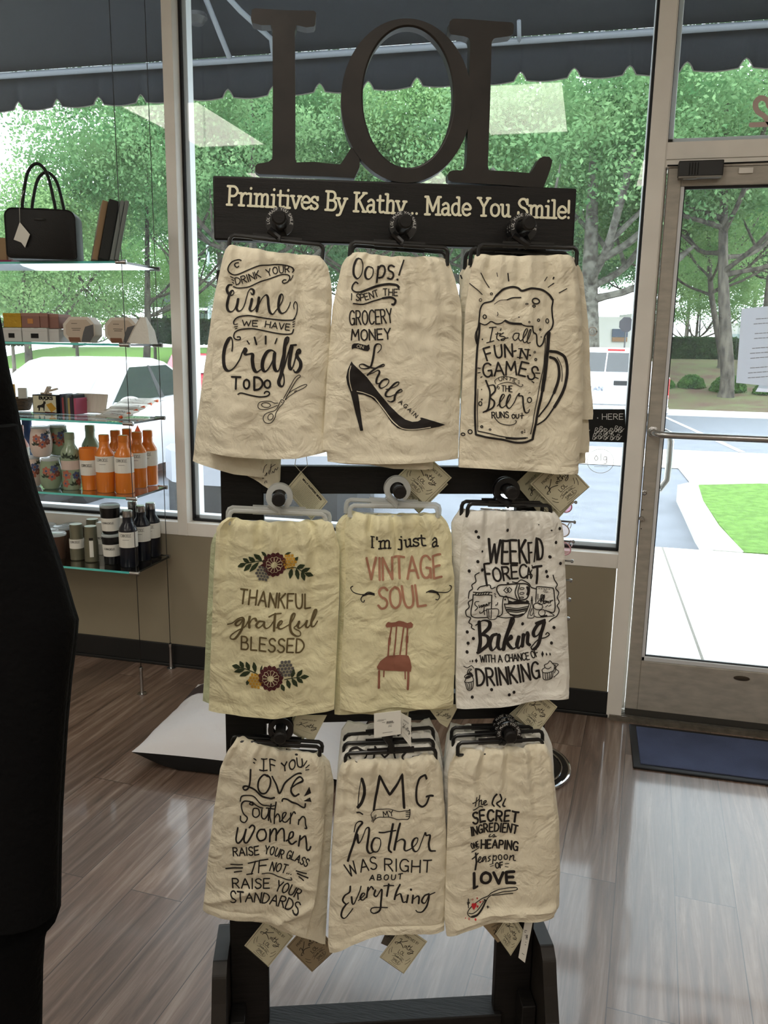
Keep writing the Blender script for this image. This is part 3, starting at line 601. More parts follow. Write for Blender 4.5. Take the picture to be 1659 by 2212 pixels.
# ---------------------------------------------------------------- kitchen towels
def ylerp(pl, y):
    if y <= pl[0][1]: return pl[0][0]
    for (a, b), (c, d) in zip(pl, pl[1:]):
        if y <= d: return a + (c - a) * (y - b) / (d - b + 1e-9)
    return pl[-1][0]
def xlerp(pl, x):
    if x <= pl[0][0]: return pl[0][1]
    for (a, b), (c, d) in zip(pl, pl[1:]):
        if x <= c: return b + (d - b) * (x - a) / (c - a + 1e-9)
    return pl[-1][1]
def towel(label, left, right, top, bottom, n, mats, prints=(), org=(0, 0), sc=1.0, seed=0, res=(64, 92), gather=.004, wrinkle=.0035, group=None, thick=.006, hem=14, roll=.012, tags=(), step=7.0, folds=(), lift=0.0):
    # outline in photo pixels, cloth hung n metres in front of the rack
    st = lambda x, y: (min(1, max(0, (x - ylerp(left, y)) / (ylerp(right, y) - ylerp(left, y)))), min(1, max(0, (y - xlerp(top, x)) / (xlerp(bottom, x) - xlerp(top, x)))))
    rnd = random.Random(seed); ph = [rnd.uniform(0, 6.28) for _ in range(8)]; fq = [rnd.uniform(3.2, 4.6), rnd.uniform(6.5, 9), rnd.uniform(1.2, 1.9)]
    nz = Vector((seed * 7.3, seed * 3.1, 0))
    def depth(x, y, u, v):
        s, t = st(x, y); g = max(0.0, 1 - t)
        d = gather * g ** 2.2 * (math.sin(fq[0] * 6.28 * s + ph[0]) + .7 * math.sin(fq[1] * 6.28 * s + ph[1]))
        d += .0045 * (.3 + .7 * t) * math.sin(fq[2] * 6.28 * s + ph[2] + .8 * t)
        q = Vector((u * 11, v * 11, 0)) + nz
        d += wrinkle * noise.noise(q) * 1.3 + wrinkle * .8 * noise.noise(Vector((u * 22 + v * 20, v * 34 - u * 14, 3)) + nz) + wrinkle * .35 * noise.noise(Vector((u * 70, v * 80, 5)) + nz)
        e = abs(2 * s - 1); d -= roll * e ** 8
        d -= .009 * math.exp(-t * 70)                         # rolls over the hanger bar
        hb = xlerp(bottom, x) - y; d += .0016 * min(1, max(0, (hem + 2 - hb) / 3)) - .0012 * math.exp(-((hb - hem - 2) / 1.6) ** 2)   # sewn hem
        for (fx0, fy0, fx1, fy1, amp, wd) in folds:
            L2 = (fx1 - fx0) ** 2 + (fy1 - fy0) ** 2; k = ((x - fx0) * (fx1 - fx0) + (y - fy0) * (fy1 - fy0)) / L2
            if -.15 < k < 1.15:
                px, py = fx0 + k * (fx1 - fx0), fy0 + k * (fy1 - fy0); dd = math.hypot(x - px, y - py)
                d += amp * math.exp(-(dd / wd) ** 2) * min(1, max(0, (k + .15) / .15)) * min(1, max(0, (1.15 - k) / .15))
        return d + lift * t
    def surf(x, y, e=0.0):
        u, v = rpx(x, y, n); return rk(u, v, n + depth(x, y, u, v) + e)
    NS, NT = res; mb = MB(); Fr, Bk = [], []
    for j in range(NT + 1):
        t = j / NT
        for i in range(NS + 1):
            s = i / NS
            # bilinear blend of the four edges
            xt = top[0][0] + (top[-1][0] - top[0][0]) * s; xb = bottom[0][0] + (bottom[-1][0] - bottom[0][0]) * s
            yt, yb = xlerp(top, xt), xlerp(bottom, xb); y = yt + (yb - yt) * t
            xl, xr = ylerp(left, y), ylerp(right, y); x = xl + (xr - xl) * s
            u, v = rpx(x, y, n); d = depth(x, y, u, v); Fr.append(rk(u, v, n + d)); Bk.append(rk(u, v, n + d - thick - .003 * t))
    W = NS + 1; N = len(Fr)
    fs = [(j * W + i, (j + 1) * W + i, (j + 1) * W + i + 1, j * W + i + 1) for j in range(NT) for i in range(NS)]
    fb = [(N + j * W + i, N + j * W + i + 1, N + (j + 1) * W + i + 1, N + (j + 1) * W + i) for j in range(NT) for i in range(NS)]
    per = [i for i in range(W)] + [j * W + NS for j in range(1, NT + 1)] + [NT * W + i for i in range(NS - 1, -1, -1)] + [j * W for j in range(NT - 1, 0, -1)]
    sd = [(per[k], per[(k + 1) % len(per)], N + per[(k + 1) % len(per)], N + per[k]) for k in range(len(per))]
    mb.add(Fr + Bk, fs + fb + sd, 0)
    ox, oy = org
    if prints: ink(mb, prints, lambda x, y, l: surf(ox + x / sc, oy + y / sc, .0009 + .0004 * l), step * sc / 3)
    # stitched hem: a shallow double line is part of the cloth
    c = rk(*rpx((top[0][0] + top[-1][0]) / 2, (top[0][1] + top[-1][1]) / 2, n), n)
    if tags:
        root = thing('kitchen_towel', c, label, 'towel', group); o = mb.build('cloth', mats, root, solid=False)
        for tg in tags: hangtag(root, *tg)
        return root
    o = mb.build('kitchen_towel', mats, solid=False)
    return tag(o, label, 'towel', group)
def L_(*f): return [('l', 1) + f]
KATHY = [[(12, 40), (22, 34), (20, 60), (14, 84)], [(48, 22), (30, 48), (20, 58), (34, 66), (50, 80)], [(8, 84), (2, 78), (10, 70), (24, 66)], [(58, 56), (50, 62), (54, 72), (60, 58), (62, 72)], [(68, 36), (66, 70), (72, 72)], [(62, 50), (76, 46)], [(80, 34), (76, 74), (82, 58), (86, 60), (87, 74)], [(92, 56), (93, 70), (100, 56), (96, 84), (84, 96), (80, 88), (104, 74)]]
def tagface(kind):
    it = []
    if kind in ('logo', 'logo2'):
        it += [('t', 1, .9, 'PRIMITIVES BY', [(22, 22), (80, 20)], 6)]
        it += [('l', 1, 1.7, *[[(10 + x * .72, 18 + y * .36) for x, y in p] for p in KATHY])]
        it += [('t', 1, 1.3, 'LOL', [(40, 64), (62, 63)], 9), ('l', 1, .8, [(30, 72), (45, 67), (58, 68), (72, 71)], [(30, 78), (46, 74), (60, 75), (73, 78)], [(36, 89), (48, 91), (62, 90), (70, 85), (66, 82)]),
               ('t', 1, .7, 'MADE YOU', [(36, 75), (67, 75)], 3.6), ('t', 1, 1.0, 'SMILE', [(38, 87), (64, 87)], 7), ('p', 1, .6, [(32, 95), (48, 95)], [(51, 95), (70, 95)])]
        it += [('l', 1, 1.1, [(14, 60), (18, 68), (22, 72)], [(10, 66), (13, 74), (18, 79)], [(86, 58), (82, 66), (78, 70)], [(91, 62), (88, 72), (83, 78)])]
        it += [('p', 2, .8, [(4, 4), (96, 4), (96, 99), (4, 99), (4, 4)])]
    elif kind == 'plain':
        it += [('t', 1, .8, 'PRIMITIVES BY', [(25, 26), (75, 26)], 5), ('l', 1, 2.0, *[[(12 + x * .75, 24 + y * .42) for x, y in p] for p in KATHY]), ('p', 1, .6, [(20, 76), (80, 76)])]
    elif kind == 'text':
        it += [('t', 1, 1.6, 'WHAT HAPPENS WHEN', [(16, 18), (84, 18)], 7), ('p', 2, .8, [(4, 4), (96, 4), (96, 96), (4, 96), (4, 4)])]
        rr = random.Random(4)
        for k in range(12):
            x = 12
            while x < 84:
                wv = rr.uniform(3, 9); it.append(('p', 1, .9, [(x, 26 + k * 5.4), (min(88, x + wv), 26 + k * 5.4)])); x += wv + 2
    elif kind == 'price':
        it += [('p', 1, 1.2, [(14, 28), (44, 28)], [(12, 32), (36, 32)], [(46, 44), (74, 44)], [(46, 47), (74, 47)], [(30, 40), (40, 40)], [(54, 55), (66, 55)], [(52, 61), (66, 61)], [(32, 84), (68, 84)])]
        it += [('p', 1, 1.6, *[[(48 + 3 * k, 38), (48 + 3 * k, 44)] for k in range(8)])]
    return it
def hangtag(root, corners, n, kind='logo', m=None, tilt=0.0, string=None, label=None):
    # four photo corners TL, TR, BR, BL of a printed card hung n metres out
    P = [rw(x, y, n) for x, y in corners]; P = [p + RN * tilt * k for p, k in zip(P, (0, 0, 1, 1))]
    nr = np.cross(P[1] - P[0], P[3] - P[0]); nr /= np.linalg.norm(nr); nr = nr if nr @ RN > 0 else -nr
    mb = MB(); Q = [p - nr * .0012 for p in P]
    mb.add(P + Q, [(0, 3, 2, 1), (4, 5, 6, 7), (0, 1, 5, 4), (1, 2, 6, 5), (2, 3, 7, 6), (3, 0, 4, 7)], 0)
    def fn(x, y, l):
        s, t = x / 100, y / 100; return (P[0] * (1 - s) + P[1] * s) * (1 - t) + (P[3] * (1 - s) + P[2] * s) * t + nr * (.0004 + l * .0001)
    ink(mb, tagface(kind), fn, 6)
    if string is not None:
        q = [rw(x, y, n + .001) for x, y in string]; mb.tube(q, .0006, 5, 3)
    o = mb.build('hang_tag', [m or CARD, INK, BLKE, STRING], root, smooth=False, solid=False)
    if label: o['label'] = label
    return o
STRING = mat('white_string', (215, 210, 195), .9)
T1I = [
 ('l', 1, 11, [(495, 297), (470, 288), (422, 305), (388, 345), (380, 385), (402, 412), (440, 424), (500, 408), (600, 365), (700, 340), (800, 333), (880, 340), (945, 363), (962, 387), (950, 406)],
  [(470, 315), (445, 320), (436, 338), (455, 356), (473, 346)], [(425, 527), (470, 541), (560, 532), (680, 482), (780, 446), (860, 422), (915, 430), (926, 460), (903, 492), (872, 500), (860, 486), (875, 470), (893, 472)]),
 ('l', 1, (6, 15), [(500, 408), (600, 365), (700, 340), (800, 333), (880, 340), (945, 363), (962, 387)]),
 ('p', 1, 8, [(400, 438), (426, 452)], [(411, 464), (430, 475)], [(416, 489), (430, 499)], [(930, 478), (943, 460)], [(946, 455), (955, 433)]),
 ('t', 1, 9.5, 'DRINK', [(450, 512), (530, 494), (600, 472), (672, 448)], 62), ('t', 1, 9.5, 'YOUR', [(730, 434), (790, 416), (850, 408), (922, 403)], 60),
 ('l', 1, (9, 24), [(412, 512), (385, 515), (368, 550), (382, 590), (412, 605), (430, 582), (418, 560), (398, 584), (380, 640), (370, 700), (382, 742), (410, 750), (440, 722), (463, 655), (470, 632), (462, 685), (456, 722), (472, 746), (500, 735), (525, 690), (545, 620), (560, 572), (582, 549), (605, 562), (608, 590), (592, 600), (582, 582)],
  [(592, 640), (582, 690), (572, 730), (590, 746), (622, 720), (652, 650), (655, 620), (645, 690), (635, 748)], [(640, 720), (680, 635), (714, 602), (730, 622), (736, 690), (748, 752), (775, 772), (802, 740), (842, 690), (866, 632), (860, 600), (845, 602), (830, 650), (826, 720), (850, 763), (890, 750), (920, 702), (931, 668)]),
 ('l', 1, 9, [(965, 727), (960, 692), (976, 664), (992, 690), (990, 750), (976, 795), (960, 817)]),
 ('l', 1, 12, [(432, 862), (431, 836), (470, 800), (560, 786), (650, 800), (760, 815), (860, 826), (950, 826), (972, 812)], [(462, 975), (486, 975), (486, 998), (450, 997), (430, 972), (445, 930), (500, 908), (600, 903), (700, 920), (800, 940), (880, 950), (942, 945), (960, 908)]),
 ('p', 1, 8, [(440, 865), (465, 860)], [(436, 886), (465, 880)], [(442, 905), (460, 898)], [(952, 846), (970, 840)], [(952, 865), (970, 860)], [(955, 886), (965, 880)]),
 ('t', 1, 9.5, 'WE', [(506, 874), (570, 878), (642, 880)], 48), ('t', 1, 9.5, 'HAVE', [(706, 886), (800, 900), (922, 916)], 54),
 ('p', 1, 12, [(550, 1010), (568, 1038)], [(812, 988), (795, 1033)]), ('p', 1, 16, [(615, 978), (632, 1040)], [(712, 968), (712, 1036)]),
 ('l', 1, (12, 32), [(414, 1100), (420, 1040), (412, 990), (390, 985), (352, 1060), (338, 1150), (348, 1240), (382, 1274), (430, 1250), (480, 1180), (508, 1110), (528, 1076), (541, 1090), (528, 1116), (540, 1130), (595, 1126), (596, 1180), (606, 1250), (632, 1285), (668, 1265)],
  [(792, 1106), (760, 1092), (722, 1110), (688, 1180), (684, 1250), (706, 1280), (740, 1250), (775, 1180), (792, 1110), (785, 1180), (790, 1250), (810, 1277), (832, 1262), (852, 1180), (880, 1080), (913, 1015), (915, 982), (897, 985), (882, 1050), (870, 1180), (850, 1300), (828, 1370), (838, 1405), (862, 1410), (876, 1370), (870, 1310), (858, 1280), (880, 1230), (908, 1130), (930, 1060)],
  [(945, 1062), (930, 1140), (921, 1220), (936, 1262), (956, 1230), (976, 1160), (988, 1100), (1010, 1086), (1014, 1112), (990, 1120), (992, 1150), (1020, 1195), (1020, 1242), (995, 1282), (970, 1285), (960, 1266)]),
 ('p', 1, 17, [(934, 1050), (982, 1045)]),
 ('t', 1, 18, 'T', [(410, 1432), (490, 1434)], 105), ('t', 1, 17, 'O', [(520, 1432), (570, 1432)], 82), ('t', 1, 19, 'D', [(612, 1444), (684, 1444)], 115), ('t', 1, 17, 'O', [(702, 1428), (754, 1426)], 70),
 ('l', 1, 13, [(470, 1480), (500, 1470), (580, 1490), (660, 1505), (720, 1500), (746, 1480), (735, 1460), (710, 1460), (700, 1475)]),
 ('l', 1, 6.5, [(870, 1520), (920, 1430), (970, 1340), (1010, 1310), (1019, 1325), (990, 1350), (940, 1430), (885, 1530)], [(885, 1530), (920, 1470), (1000, 1420), (1060, 1395), (1078, 1400), (1050, 1425), (980, 1460), (920, 1500), (888, 1532)],
  [(878, 1540), (852, 1530), (835, 1560), (810, 1610), (780, 1632), (740, 1642), (704, 1662), (690, 1700), (712, 1735), (760, 1735), (793, 1692), (802, 1650), (832, 1600), (862, 1568), (878, 1540)], [(820, 1560), (790, 1560), (750, 1545), (690, 1545), (652, 1560), (645, 1595), (670, 1615), (720, 1615), (770, 1600), (815, 1580)]),
 ('e', 1, 6.5, (715, 1578, 40, 21, .1), (755, 1682, 22, 30, .5)), ('p', 1, 5, [(965, 1455), (985, 1445)], [(968, 1462), (988, 1452)]), ('d', 1, 0, (855, 1552, 5)),
]
T2I = [
 ('l', 1, (9, 20), [(372, 288), (335, 282), (306, 345), (303, 420), (335, 460), (372, 420), (386, 340), (370, 290), (345, 275)], [(470, 366), (430, 352), (405, 400), (412, 450), (440, 462), (468, 430), (474, 380), (455, 355)]),
 ('l', 1, 17, [(520, 352), (515, 420), (506, 492)], [(516, 385), (542, 345), (571, 350), (580, 392), (560, 440), (526, 452)], [(664, 350), (640, 337), (615, 352), (616, 382), (650, 402), (656, 435), (636, 460), (606, 455)]),
 ('l', 1, 13, [(745, 297), (716, 380), (702, 428)]), ('d', 1, 0, (690, 467, 9)),
 ('l', 1, 13, [(340, 502), (320, 490), (296, 515), (290, 552), (320, 576), (370, 576)]), ('l', 1, 21, [(370, 576), (450, 546), (540, 516), (620, 506), (680, 514), (700, 535)]), ('l', 1, 10, [(700, 535), (702, 556)]),
 ('t', 1, 9, 'I SPENT THE', [(280, 648), (380, 652), (470, 632), (560, 607), (690, 609)], 58),
 ('l', 1, 12, [(300, 680), (385, 685), (470, 660), (560, 632)]), ('l', 1, 19, [(560, 632), (630, 623), (668, 642), (673, 665), (658, 688), (645, 684)]),
 ('t', 1, 12, 'GROCERY', [(268, 868), (400, 864), (530, 858), (650, 845)], 124, dict(gap=2.3)), ('t', 1, 13, 'MONEY', [(282, 1002), (430, 1003), (632, 992)], 94),
 ('f', 1, 0, [(288, 1046), (305, 1032), (340, 1030), (380, 1040), (420, 1050), (440, 1038), (443, 1062), (447, 1080), (428, 1101), (390, 1094), (340, 1076), (305, 1074), (288, 1086), (284, 1065)]),
 ('T', 0, 3.4, 'ON', [(330, 1068), (388, 1078)], 26),
 ('l', 1, (8, 19), [(515, 1115), (545, 1080), (545, 1047), (515, 1036), (491, 1060), (480, 1130), (466, 1200), (450, 1240), (412, 1255), (366, 1250), (352, 1225), (382, 1215), (430, 1236), (480, 1250), (530, 1242), (572, 1232), (570, 1216), (525, 1238), (470, 1272), (424, 1312)],
  [(424, 1312), (478, 1290), (518, 1270), (532, 1290), (508, 1345), (508, 1386), (545, 1380)], [(600, 1350), (560, 1360), (532, 1400), (545, 1428), (590, 1408), (616, 1366), (598, 1345), (570, 1352)],
  [(590, 1440), (640, 1428), (690, 1402), (702, 1375), (672, 1382), (630, 1425), (590, 1470), (592, 1500), (632, 1500), (690, 1472), (730, 1456), (720, 1438), (690, 1460), (668, 1500), (662, 1535), (632, 1550), (606, 1540)]),
 ('t', 1, 7, 'AGAIN', [(700, 1556), (760, 1605), (850, 1690)], 33, dict(gap=5)),
 ('f', 1, 0, [(283, 1190), (300, 1215), (420, 1330), (520, 1460), (620, 1580), (700, 1660), (760, 1705), (820, 1725), (870, 1720), (895, 1705), (890, 1688), (905, 1687), (1000, 1715), (1115, 1752), (1060, 1770), (960, 1785), (860, 1798), (760, 1800), (690, 1780), (640, 1735), (590, 1660), (530, 1575), (460, 1515), (390, 1485), (340, 1480), (345, 1500), (365, 1640), (388, 1805), (362, 1807), (320, 1650), (275, 1470), (245, 1390), (235, 1330), (250, 1260)]),
 ('L', 0, 6, [(277, 1230), (263, 1290), (266, 1370), (286, 1450)], [(332, 1455), (400, 1472), (490, 1514), (560, 1602), (640, 1710), (700, 1765), (760, 1789), (860, 1789), (980, 1772)]), ('L', 0, 9, [(500, 1525), (565, 1608), (640, 1710), (690, 1758)]),
]
T3I = [
 ('p', 1, 8, [(276, 392), (350, 515)], [(184, 480), (288, 575)], [(846, 425), (820, 460)], [(900, 480), (852, 515)], [(1005, 528), (936, 564)]), ('p', 1, 5, [(408, 392), (414, 425)]), ('p', 1, 10, [(503, 397), (510, 462)], [(900, 428), (897, 443)]),
 ('e', 1, 6, (365, 570, 8, 9), (272, 624, 12, 12), (592, 772, 3, 3), (788, 940, 3, 3), (657, 660, 10, 5), (350, 1730, 8, 6), (620, 1752, 8, 8), (643, 1735, 2, 2), (643, 1752, 3, 3), (730, 1070, 7, 8), (674, 815, 6, 7), (283, 1475, 4, 5), (290, 960, 3, 5), (283, 1390, 2, 3)),
 ('e', 1, 9, (720, 678, 12, 9), (309, 766, 13, 16), (760, 798, 10, 10), (841, 803, 14, 18), (778, 877, 6, 7), (270, 1510, 13, 17), (685, 1478, 19, 22), (283, 1708, 8, 9), (186, 1752, 17, 17), (128, 1775, 15, 11), (740, 1132, 9, 9)), ('e', 1, 13, (737, 635, 33, 23, .1)),
 ('l', 1, 13, [(240, 985), (240, 900), (256, 840), (262, 770), (272, 700), (302, 652), (370, 632), (400, 590), (460, 536), (530, 514), (590, 520), (625, 545), (700, 527), (790, 537), (860, 577), (891, 622), (884, 690), (888, 760), (893, 820), (876, 870), (842, 902), (820, 935), (805, 990), (776, 1020), (752, 1000), (744, 922), (716, 900), (706, 850)]),
 ('l', 1, 18, [(400, 590), (460, 536), (530, 514), (590, 520), (625, 545), (700, 527), (790, 537), (860, 577), (891, 622)]), ('l', 1, 10, [(266, 822), (310, 836), (335, 826), (360, 808), (400, 828), (440, 824), (475, 800)], [(610, 832), (650, 848), (706, 850)]), ('l', 1, 20, [(475, 802), (520, 824), (610, 830)]),
 ('l', 1, 5, [(385, 660), (430, 630), (492, 622)]), ('l', 1, 11, [(492, 624), (540, 607), (612, 603)]), ('l', 1, 6, [(410, 730), (414, 745), (408, 760)]),
 ('l', 1, 7, [(262, 870), (236, 890), (226, 940), (240, 1000)]), ('l', 1, 18, [(266, 822), (262, 900), (250, 1000), (238, 1150), (229, 1400), (226, 1600), (233, 1772)]), ('l', 1, 6, [(250, 1385), (246, 1550), (250, 1745)]),
 ('l', 1, 9, [(250, 1745), (350, 1765), (450, 1788), (560, 1800), (668, 1800)]), ('l', 1, 18, [(233, 1775), (330, 1798), (450, 1814), (560, 1838), (650, 1836), (715, 1815)]), ('l', 1, 16, [(480, 1800), (560, 1806), (650, 1802)]),
 ('l', 1, 31, [(855, 905), (846, 1030), (830, 1200), (803, 1400)]), ('l', 1, 22, [(803, 1400), (768, 1560), (738, 1700), (716, 1812)]), ('l', 1, 7, [(826, 950), (816, 1150), (790, 1300), (740, 1550), (698, 1770)]),
 ('l', 1, 24, [(868, 1062), (930, 1072), (985, 1112), (1008, 1190), (1000, 1300), (960, 1430), (900, 1540)]), ('l', 1, 13, [(900, 1540), (830, 1642), (757, 1690)]), ('l', 1, 22, [(868, 1112), (912, 1132), (938, 1190), (938, 1290), (900, 1420)]), ('l', 1, 13, [(900, 1420), (840, 1530), (772, 1620)]), ('l', 1, 6, [(926, 1112), (958, 1180), (966, 1250), (962, 1320)]),
 ('l', 1, 9, [(348, 860), (400, 856)], [(374, 858), (362, 920), (352, 980)], [(326, 990), (382, 973)], [(414, 900), (405, 950), (426, 970)], [(396, 916), (436, 910)], [(442, 870), (436, 885)], [(462, 905), (428, 928), (474, 942), (464, 968), (438, 966), (460, 956), (500, 948)],
  [(592, 908), (556, 912), (540, 946), (560, 970), (590, 940), (596, 908), (590, 950), (610, 973), (642, 930), (662, 882), (650, 872), (630, 920), (627, 975), (645, 988), (672, 950), (692, 888), (684, 878), (664, 940), (662, 990), (688, 988)]),
 ('t', 1, 15, 'FUN', [(330, 1142), (420, 1118), (540, 1108)], 108), ('t', 1, 14, 'N', [(602, 1124), (662, 1130)], 84), ('p', 1, 14, [(552, 1062), (568, 1058)], [(682, 1095), (692, 1098)]), ('p', 1, 9, [(580, 1114), (622, 1118)], [(590, 1040), (620, 1040)], [(640, 1046), (684, 1050)]),
 ('t', 1, 15, 'GAMES', [(302, 1285), (450, 1268), (610, 1268), (718, 1312)], 115, dict(gap=1.6)),
 ('p', 1, 9, [(250, 1205), (270, 1208)], [(250, 1247), (270, 1244)], [(276, 1286), (287, 1280)], [(738, 1248), (780, 1250)], [(732, 1282), (766, 1295)], [(710, 1320), (728, 1331)]),
 ('l', 1, 5.5, [(400, 1340), (395, 1312), (440, 1282), (510, 1280), (580, 1300)], [(420, 1385), (432, 1375), (420, 1362), (410, 1380), (414, 1356), (440, 1340), (500, 1326), (570, 1345), (610, 1365), (632, 1350), (622, 1346)]), ('p', 1, 5, [(588, 1312), (600, 1312)], [(586, 1326), (602, 1324)], [(586, 1340), (600, 1338)]), ('t', 1, 5.5, 'UNTIL', [(430, 1316), (500, 1308), (572, 1336)], 28),
 ('t', 1, 7.5, 'THE', [(448, 1404), (535, 1408)], 50),
 ('l', 1, (8, 15), [(320, 1312), (350, 1400), (344, 1500), (330, 1560), (295, 1584)], [(330, 1360), (385, 1352), (394, 1400), (352, 1452), (385, 1492), (374, 1540), (316, 1578)], [(410, 1530), (446, 1480), (470, 1438), (455, 1430), (435, 1470), (430, 1520), (452, 1543), (490, 1510), (520, 1450), (514, 1430), (496, 1462), (486, 1520), (510, 1548), (550, 1500), (580, 1440), (600, 1420), (592, 1442), (626, 1448), (630, 1520), (648, 1582), (676, 1585), (686, 1558)]),
 ('t', 1, 9, 'RUNS', [(365, 1632), (500, 1626)], 50), ('t', 1, 9, 'OU', [(528, 1632), (590, 1632)], 34), ('l', 1, 9, [(620, 1590), (616, 1634)], [(604, 1612), (634, 1608)]), ('l', 1, 7, [(385, 1630), (430, 1675), (500, 1690), (550, 1680), (568, 1656), (556, 1652)]), ('p', 1, 5, [(680, 1422), (686, 1414), (696, 1416)]),
]
def flower(cx, cy, R, m, mc):
    it = []
    for ring, n, r0, r1, wd in ((0, 15, .46, 1.0, .235), (1, 12, .20, .66, .20)):
        for k in range(n):
            a = 2 * math.pi * (k + .5 * ring) / n; c, s = math.cos(a), math.sin(a)
            pts = [(r0, 0), (r0 + (r1 - r0) * .35, wd * .62), (r0 + (r1 - r0) * .78, wd * .75), (r1, 0), (r0 + (r1 - r0) * .78, -wd * .75), (r0 + (r1 - r0) * .35, -wd * .62)]
            P = [(cx + R * (x * c - y * s), cy + R * (x * s + y * c)) for x, y in pts]
            if ring: it.append(('P', mc, 3.0, P + [P[0]]))
            it.append(('F' if ring else 'f', m, 0, P))
    it.append(('F', mc, 0, ell(cx, cy, R * .2, R * .22)[:-1])); return it
def cone(cx, cy, R, m, mc):
    it = []
    for j in range(-2, 3):
        for i in range(-2, 3):
            x, y = i + (.5 if j % 2 else 0), j * .95
            if math.hypot(x, y) < 2.45:
                X, Y, r = cx + x * R * .43, cy + y * R * .43, R * .185
                it.append(('f', m, 0, [(X - r, Y - r * .8), (X, Y - r * 1.1), (X + r, Y - r * .8), (X + r, Y + r * .8), (X, Y + r * 1.1), (X - r, Y + r * .8)]))
    return it
def leaf(x0, y0, x1, y1, wd, m):
    dx, dy = x1 - x0, y1 - y0; P = [(0, 0), (.25, .7), (.55, 1), (.85, .45), (1, 0), (.85, -.45), (.55, -1), (.25, -.7)]
    L = math.hypot(dx, dy); return ('f', m, 0, [(x0 + dx * a - dy / L * wd * b, y0 + dy * a + dx / L * wd * b) for a, b in P])
def sprig(stem, leaves, m): return [('l', m, 8, stem)] + [leaf(*l, 20, m) for l in leaves]
T4I = sprig([(375, 878), (470, 850), (600, 840)], [(440, 860, 368, 886), (470, 850, 412, 815), (520, 848, 462, 796), (580, 845, 505, 775), (490, 855, 420, 925), (550, 850, 470, 928)], 3) \
 + sprig([(790, 900), (860, 890), (930, 925), (1000, 965)], [(940, 930, 1016, 970), (910, 915, 990, 895), (870, 895, 945, 858), (830, 895, 815, 990), (870, 895, 885, 995), (915, 915, 940, 1000)], 3) \
 + [leaf(620, 800, 570, 762, 16, 3), leaf(770, 780, 826, 760, 10, 3), leaf(850, 840, 885, 796, 14, 3), leaf(640, 850, 555, 885, 12, 4)] \
 + cone(808, 840, 62, 5, 0) + cone(583, 945, 62, 6, 0) + flower(682, 862, 108, 4, 0) \
 + sprig([(325, 1735), (430, 1760), (540, 1800)], [(395, 1750, 318, 1735), (420, 1756, 385, 1695), (470, 1775, 440, 1698), (520, 1790, 505, 1700), (430, 1765, 335, 1790), (480, 1782, 382, 1825)], 3) \
 + sprig([(770, 1845), (850, 1835), (975, 1826)], [(900, 1832, 976, 1824), (830, 1835, 850, 1756), (870, 1832, 922, 1762), (790, 1845, 815, 1925), (830, 1838, 880, 1915), (870, 1835, 928, 1880)], 3) \
 + [leaf(460, 1850, 445, 1900, 14, 3), leaf(740, 1880, 768, 1945, 18, 3), leaf(560, 1780, 580, 1722, 8, 3)] + cone(520, 1858, 62, 5, 0) + cone(778, 1752, 68, 6, 0) + flower(652, 1828, 110, 4, 0) \
 + [('t', 2, 15, 'THANKFUL', [(382, 1196), (560, 1216), (800, 1240), (990, 1242)], 122, dict(gap=2.6)), ('t', 2, 14, 'BLESSED', [(398, 1596), (600, 1604), (930, 1622)], 116, dict(gap=2.6)),
  ('l', 2, (10, 21), [(280, 1385), (320, 1370), (370, 1330), (408, 1318), (420, 1335), (385, 1340), (352, 1368), (356, 1390), (386, 1380), (420, 1328), (410, 1400), (385, 1452), (342, 1505), (306, 1505), (312, 1475), (370, 1430), (430, 1395), (466, 1330), (474, 1302), (466, 1350), (470, 1402)], [(470, 1372), (492, 1332), (520, 1327), (528, 1345)],
   [(592, 1348), (552, 1352), (527, 1385), (546, 1405), (580, 1380), (597, 1348), (595, 1385), (615, 1404), (650, 1380), (690, 1320)], [(690, 1282), (684, 1350), (680, 1424)], [(700, 1402), (740, 1370), (750, 1347), (735, 1345), (715, 1375), (722, 1408), (752, 1408), (820, 1368), (858, 1302), (850, 1286), (830, 1312), (816, 1390), (830, 1450), (870, 1480), (903, 1474), (900, 1442), (850, 1412), (870, 1390), (895, 1350), (882, 1392), (896, 1414), (938, 1380), (960, 1348), (950, 1395), (972, 1408), (1018, 1340), (1045, 1272), (1032, 1260), (1006, 1330), (996, 1395), (1020, 1404), (1050, 1358)]),
  ('l', 2, 12, [(637, 1305), (680, 1286), (740, 1280)])]
